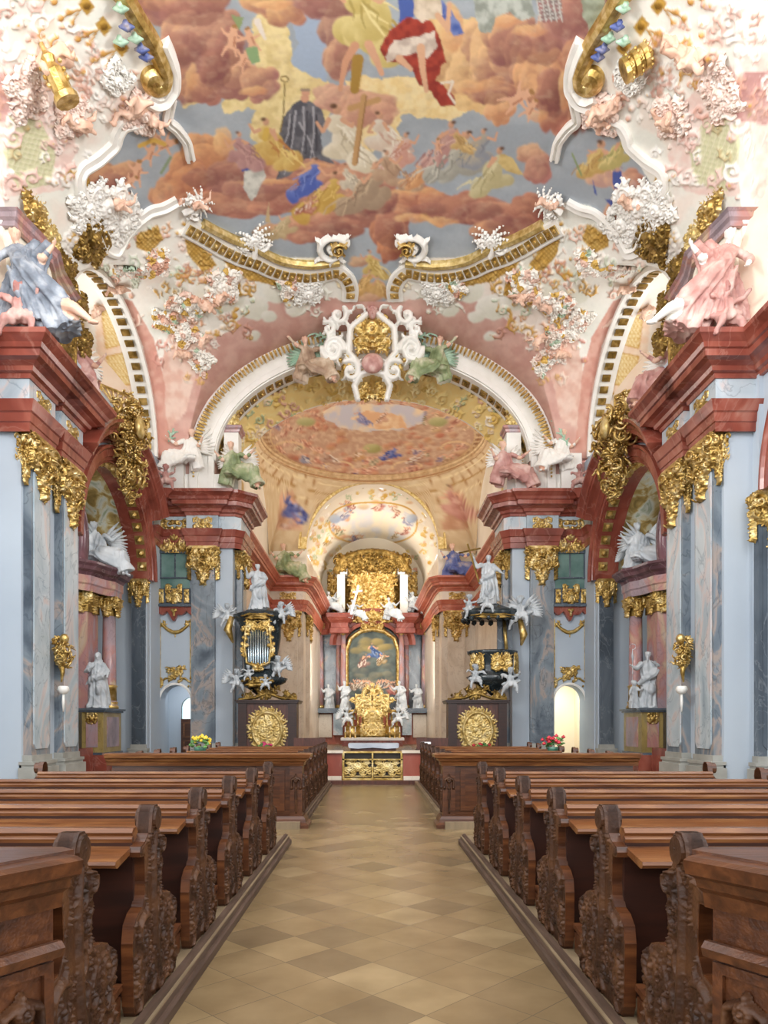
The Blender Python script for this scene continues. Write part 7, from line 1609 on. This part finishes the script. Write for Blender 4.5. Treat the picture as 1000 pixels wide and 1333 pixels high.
lv.line([(-.65, .2), (.65, .22)], .02, .012, .03)
for q in (-1, 1):
    sd = 'left' if q < 0 else 'right'
    orn(lv, 'palm_branch', 'green palm branch at the %s of the arch cartouche' % sd, 'ornament', (q*1.95, 28.05, 16.55), (q*.95, 0, .25), (-q*.25, 0, .95), (0, -1, 0), 'sage')
    # figures on the attic of the choir piers
    figure('att', sh_sit(63), M['greenstat' if q < 0 else 'pinkstat'], (q*5.35, 28.2, 11.35), 0 if q < 0 else .2, 1.35, '%s draped stucco figure reclining at the foot of the choir arch, %s side' % ('green and rose' if q < 0 else 'mauve', sd), skinmat=M['flesh'], wings=.6, wmat=M['white'], zoff=.5)
    figure('att2', sh_sit(65, dirx=-1), M['white'], (q*7.3, 28.1, 11.9), .1*q, 1.25, 'white winged stucco figure on the attic corner beside the %s leg of the choir arch' % sd, skinmat=M['flesh'], wings=.9, wmat=M['white'], zoff=.5)
    figure('pu1', sh_put(4), M['pinkstat'], (q*8.0, 27.6, 10.9), -.3*q, 1.2, 'small rose putto sitting on the cornice end next to the %s chapel arch' % sd, 'putto')
    orn(lv, 'palm_branch', 'green feather branch above the white figure %s of the choir arch' % sd, 'ornament', (q*7.55, 28.0, 13.1), (-q*.4, 0, .9), (-.9, 0, -q*.4), (0, -1, 0), 'sage')
    # big reclining figures on the near entablature
    mt_ = 'greystat' if q < 0 else 'pinkstat'
    o = figure('bigrec', lambda: big_fig(), M[mt_], (q*8.05, 16.85, 10.75), -.15*q, 1.25, 'large %s draped stucco figure twisting on the near %s cornice' % ('slate grey' if q < 0 else 'rose red', sd), skinmat=M['flesh'] if q < 0 else M['white'], fold=.016, voxel=.016)
    if q > 0: o.scale = (-1.25, 1.25, 1.25)
    figure('pu0', sh_put(3), M['pinkstat'], (q*8.2, 16.6, 10.95), .2, 1.5, 'small head and shoulders of a putto below the big figure on the near %s cornice' % sd, 'putto')
    figure('winf', sh_sit(69, dirx=-1), M['pinkstat'], (q*8.75, 20.9, 11.5), -.5*q, 1.4, 'pale rose stucco figure seated before the %s clerestory window' % sd, skinmat=M['flesh'], wings=.6, wmat=M['white'], zoff=.5)
    figure('winf2', sh_stand(71), M['pinkstat'], (q*8.7, 21.6, 10.6), -.5*q, 1.0, 'slender pale stucco figure standing on the cornice by the %s clerestory window' % sd, skinmat=M['flesh'])
    # choir bay upper figures
    figure('att', sh_sit(63), M['greenstat' if q < 0 else 'bluestat'], (q*5.2, 44.0, 11.0), 0, 1.7, '%s stucco figure seated on the far %s choir entablature' % ('green' if q < 0 else 'blue', sd), skinmat=M['flesh'])
    pan = plaque(1.3, 1.8, 131, 40, .08); pan.line([(-.5, .3), (-.5, 1.5), (0, 1.7), (.5, 1.5), (.5, .3), (0, .1), (-.5, .3)], .05, .05, .1)
    orn(pan, 'stucco_medallion', 'oval gilt framed stucco medallion on the near %s attic pier' % sd, 'ornament', (q*8.45, 19.6, 11.2), (-q*.08, .99, 0), (0, 0, 1), (-q, -.1, 0), 'golddark')
    for k, (y0, z0, w, mat_) in enumerate(((17.6, 13.75, 1.0, 'gold'), (18.5, 13.7, .9, 'goldpale'), (19.6, 13.6, 1.1, 'golddark'), (20.5, 13.1, 1.2, 'golddark'), (20.9, 12.2, 1.0, 'golddark'))):
        bs = plaque(1.0, .95, 141+k, 26, .12, -.2 if k < 2 else .4)
        orn(bs, 'gilt_basket' if k < 2 else 'gilt_rocaille', 'gilded %s on the near %s vault springing, %s' % ('basket work' if k < 2 else 'rocaille spray', sd, ('nearest the edge', 'second from the edge', 'above the oval panel', 'at the lunette corner', 'lowest beside the lunette')[k]), 'ornament', (q*(8.35+.03*k), y0, z0), (-q*.1, w*1.1, 0), (0, 0, 1), (-q, -.2, 0), mat_)
    vo = MB()
    for (yv, zv) in ((17.5, 12.6), (18.1, 12.9)):
        P_ = [(q*8.3, yv+.28*(1-t/9)*math.cos(t), zv+.28*(1-t/9)*math.sin(t)) for t in np.linspace(0, 8, 30)]; vo.tube(P_, np.linspace(.07, .03, 30), 6)
    vo.tube([(q*8.3, 17.5, 12.3), (q*8.35, 17.4, 11.7), (q*8.3, 17.5, 11.2)], [.12, .2, .1], 8); tag(vo.build('stucco_volute', M['cream'], None, True), 'pair of spiral stucco volutes under the near %s vault springing' % sd, 'ornament')
# ornament standing off the vault
palm = Relief(1.5, 1.5, .022)
for k in range(11): palm.leaf(0, .5, 1.57+(k-5)*.42, .62-.02*abs(k-5), .07*(1 if k > 5 else -1), .12)
palm.line([(0, .05), (.05, .3), (0, .55)], .09, .06, .12); palm.scroll(-.25, .35, .35, 0, 1, 1.2, .15, .1, 3); palm.scroll(.25, .35, .35, 0, -1, 1.2, .15, .1, 3)
vol = Relief(1.2, 1.2, .02); vol.scroll(0, .6, 1.0, .5, 1, 1.7, .13, .18, 6)
roc = [plaque(1.7, 1.5, 151+k, 44, .13, .2) for k in range(4)]
for q in (0, 1):
    f1 = lambda x: 970-x if q else x; sd = 'right' if q else 'left'
    place_rel(f1(328), 300, palm, 'stucco_palm', 'white stucco palmette overlapping the curved fresco frame, %s side' % sd, 'ornament', 'white', 1.15, .12, tw=.2 if not q else -.2)
    place_rel(f1(262), 256, palm, 'stucco_wing', 'white stucco wing at the %s corner of the curved fresco frame' % sd, 'ornament', 'white', .95, .15, tw=1.0 if q else -1.0)
    place_rel(f1(432), 322, vol, 'stucco_volute', 'white shell volute at the %s inner end of the curved frame' % sd, 'ornament', 'white', 1.0, .1, flip=bool(q))
    place_rel(f1(440), 318, vol, 'gilt_volute', 'gilt spiral inside the %s white shell volute' % sd, 'ornament', 'gold', .5, .2, flip=bool(q))
    for k, (x, y, sc, mat_, lab) in enumerate(((136, 268, 1.1, 'white', 'white rocaille cluster in the corner lobe'), (112, 270, .8, 'white', 'white rocaille at the outer lobe rim'), (158, 290, .9, 'white', 'white rocaille at the lobe foot'), (120, 310, .9, 'golddark', 'aged gilt rocaille beside the lunette head'),
            (288, 372, .9, 'poly', 'pale gilt rocaille among putti under the curved frame'), (378, 372, .6, 'poly', 'small shell rosette under the curved frame'), (245, 395, .8, 'poly', 'painted rocaille on the vault flank'), (170, 350, .7, 'poly', 'painted rocaille above the lunette arch'), (400, 380, .8, 'white', 'round white shell beside the fresco point'),
            (240, 432, .7, 'poly', 'painted flower cluster on the vault flank'), (262, 470, .6, 'poly', 'rose rocaille above the arch shoulder'), (185, 145, .7, 'rosepale', 'rose rocaille at the upper lobe'), (92, 150, .65, 'rosepale', 'rose rocaille rim of the lattice panel'), (30, 120, .7, 'rosepale', 'rose rocaille over the lattice panel'), (150, 100, .5, 'white', 'white shellwork behind the gilt scroll'), (215, 415, .6, 'poly', 'painted leaf spray on the vault flank'), (205, 340, .6, 'poly', 'painted leaf spray above the gold diaper'))):
        place_rel(f1(x), y, roc[k % 4], 'stucco_rocaille', lab+', %s side' % sd, 'ornament', mat_, sc, .04, flip=bool(q), tw=.4*k)
    for k, (x, y, sc, lab) in enumerate(((172, 138, 1.5, 'at the upper corner lobe'), (192, 150, 1.2, 'holding the lobe frame'), (62, 75, 1.7, 'beside the gilded mitre'), (95, 158, 1.3, 'at the lattice panel rim'), (262, 395, 1.3, 'under the curved frame'), (285, 385, 1.2, 'second under the curved frame'), (240, 460, 1.2, 'on the vault flank'), (146, 262, 1.2, 'in the corner lobe'), (268, 440, 1.1, 'above the arch shoulder'), (155, 372, 1.1, 'above the lunette arch'), (250, 262, 1.2, 'at the corner of the curved frame'), (128, 402, 1.1, 'at the lunette head'))):
        p, n = hit(f1(x), y, .18)
        figure('pu%d' % (k % 3), sh_put(3+k % 3), M['flesh'], p, (k*1.3) % 1.4-.7, sc, 'flesh coloured stucco putto on the vault %s, %s side' % (lab, sd), 'putto', tilt=(-.5, .5*math.sin(k*2.1)))
    p, n = hit(f1(50 if not q else 132), 66, .35); mtr = MB(); t_ = (-.42 if not q else 1.1)
    if not q: mtr.lathe([(.0, -.95), (.34, -.95), (.34, -.8), (.26, -.74), (.28, -.25), (.14, -.05), (.2, .1), (.07, .25), (.05, .8), (.1, .86), (0, 1.0)], (0, 0, 0), 10); [mtr.blob((q2*.27, -.1, -.5+.2*k), .07, 1) for q2 in (-1, 1) for k in range(3)]
    else:
        for z0 in (-.35, 0, .35): mtr.lathe([(.36, -.1), (.42, -.08), (.42, .08), (.36, .1)], (0, 0, z0), 16); [mtr.blob((.4*math.cos(a_), .4*math.sin(a_), z0+.13), .07, 1) for a_ in np.linspace(0, 5.8, 10)]
        mtr.lathe([(.3, -.45), (.36, .3), (.2, .6), (0, .75)], (0, 0, 0), 14)
    o = mtr.build('gilt_vessel' if not q else 'gilt_tiara', M['gold'], None); o.location = p; o.rotation_euler = (.3, t_, 0); o.scale = (.8,)*3 if not q else (.62,)*3
    tag(o, ('gilded stucco vessel carried by the putto at the upper left corner' if not q else 'gilded stucco triple crown carried by the putto at the upper right corner'), 'ornament')
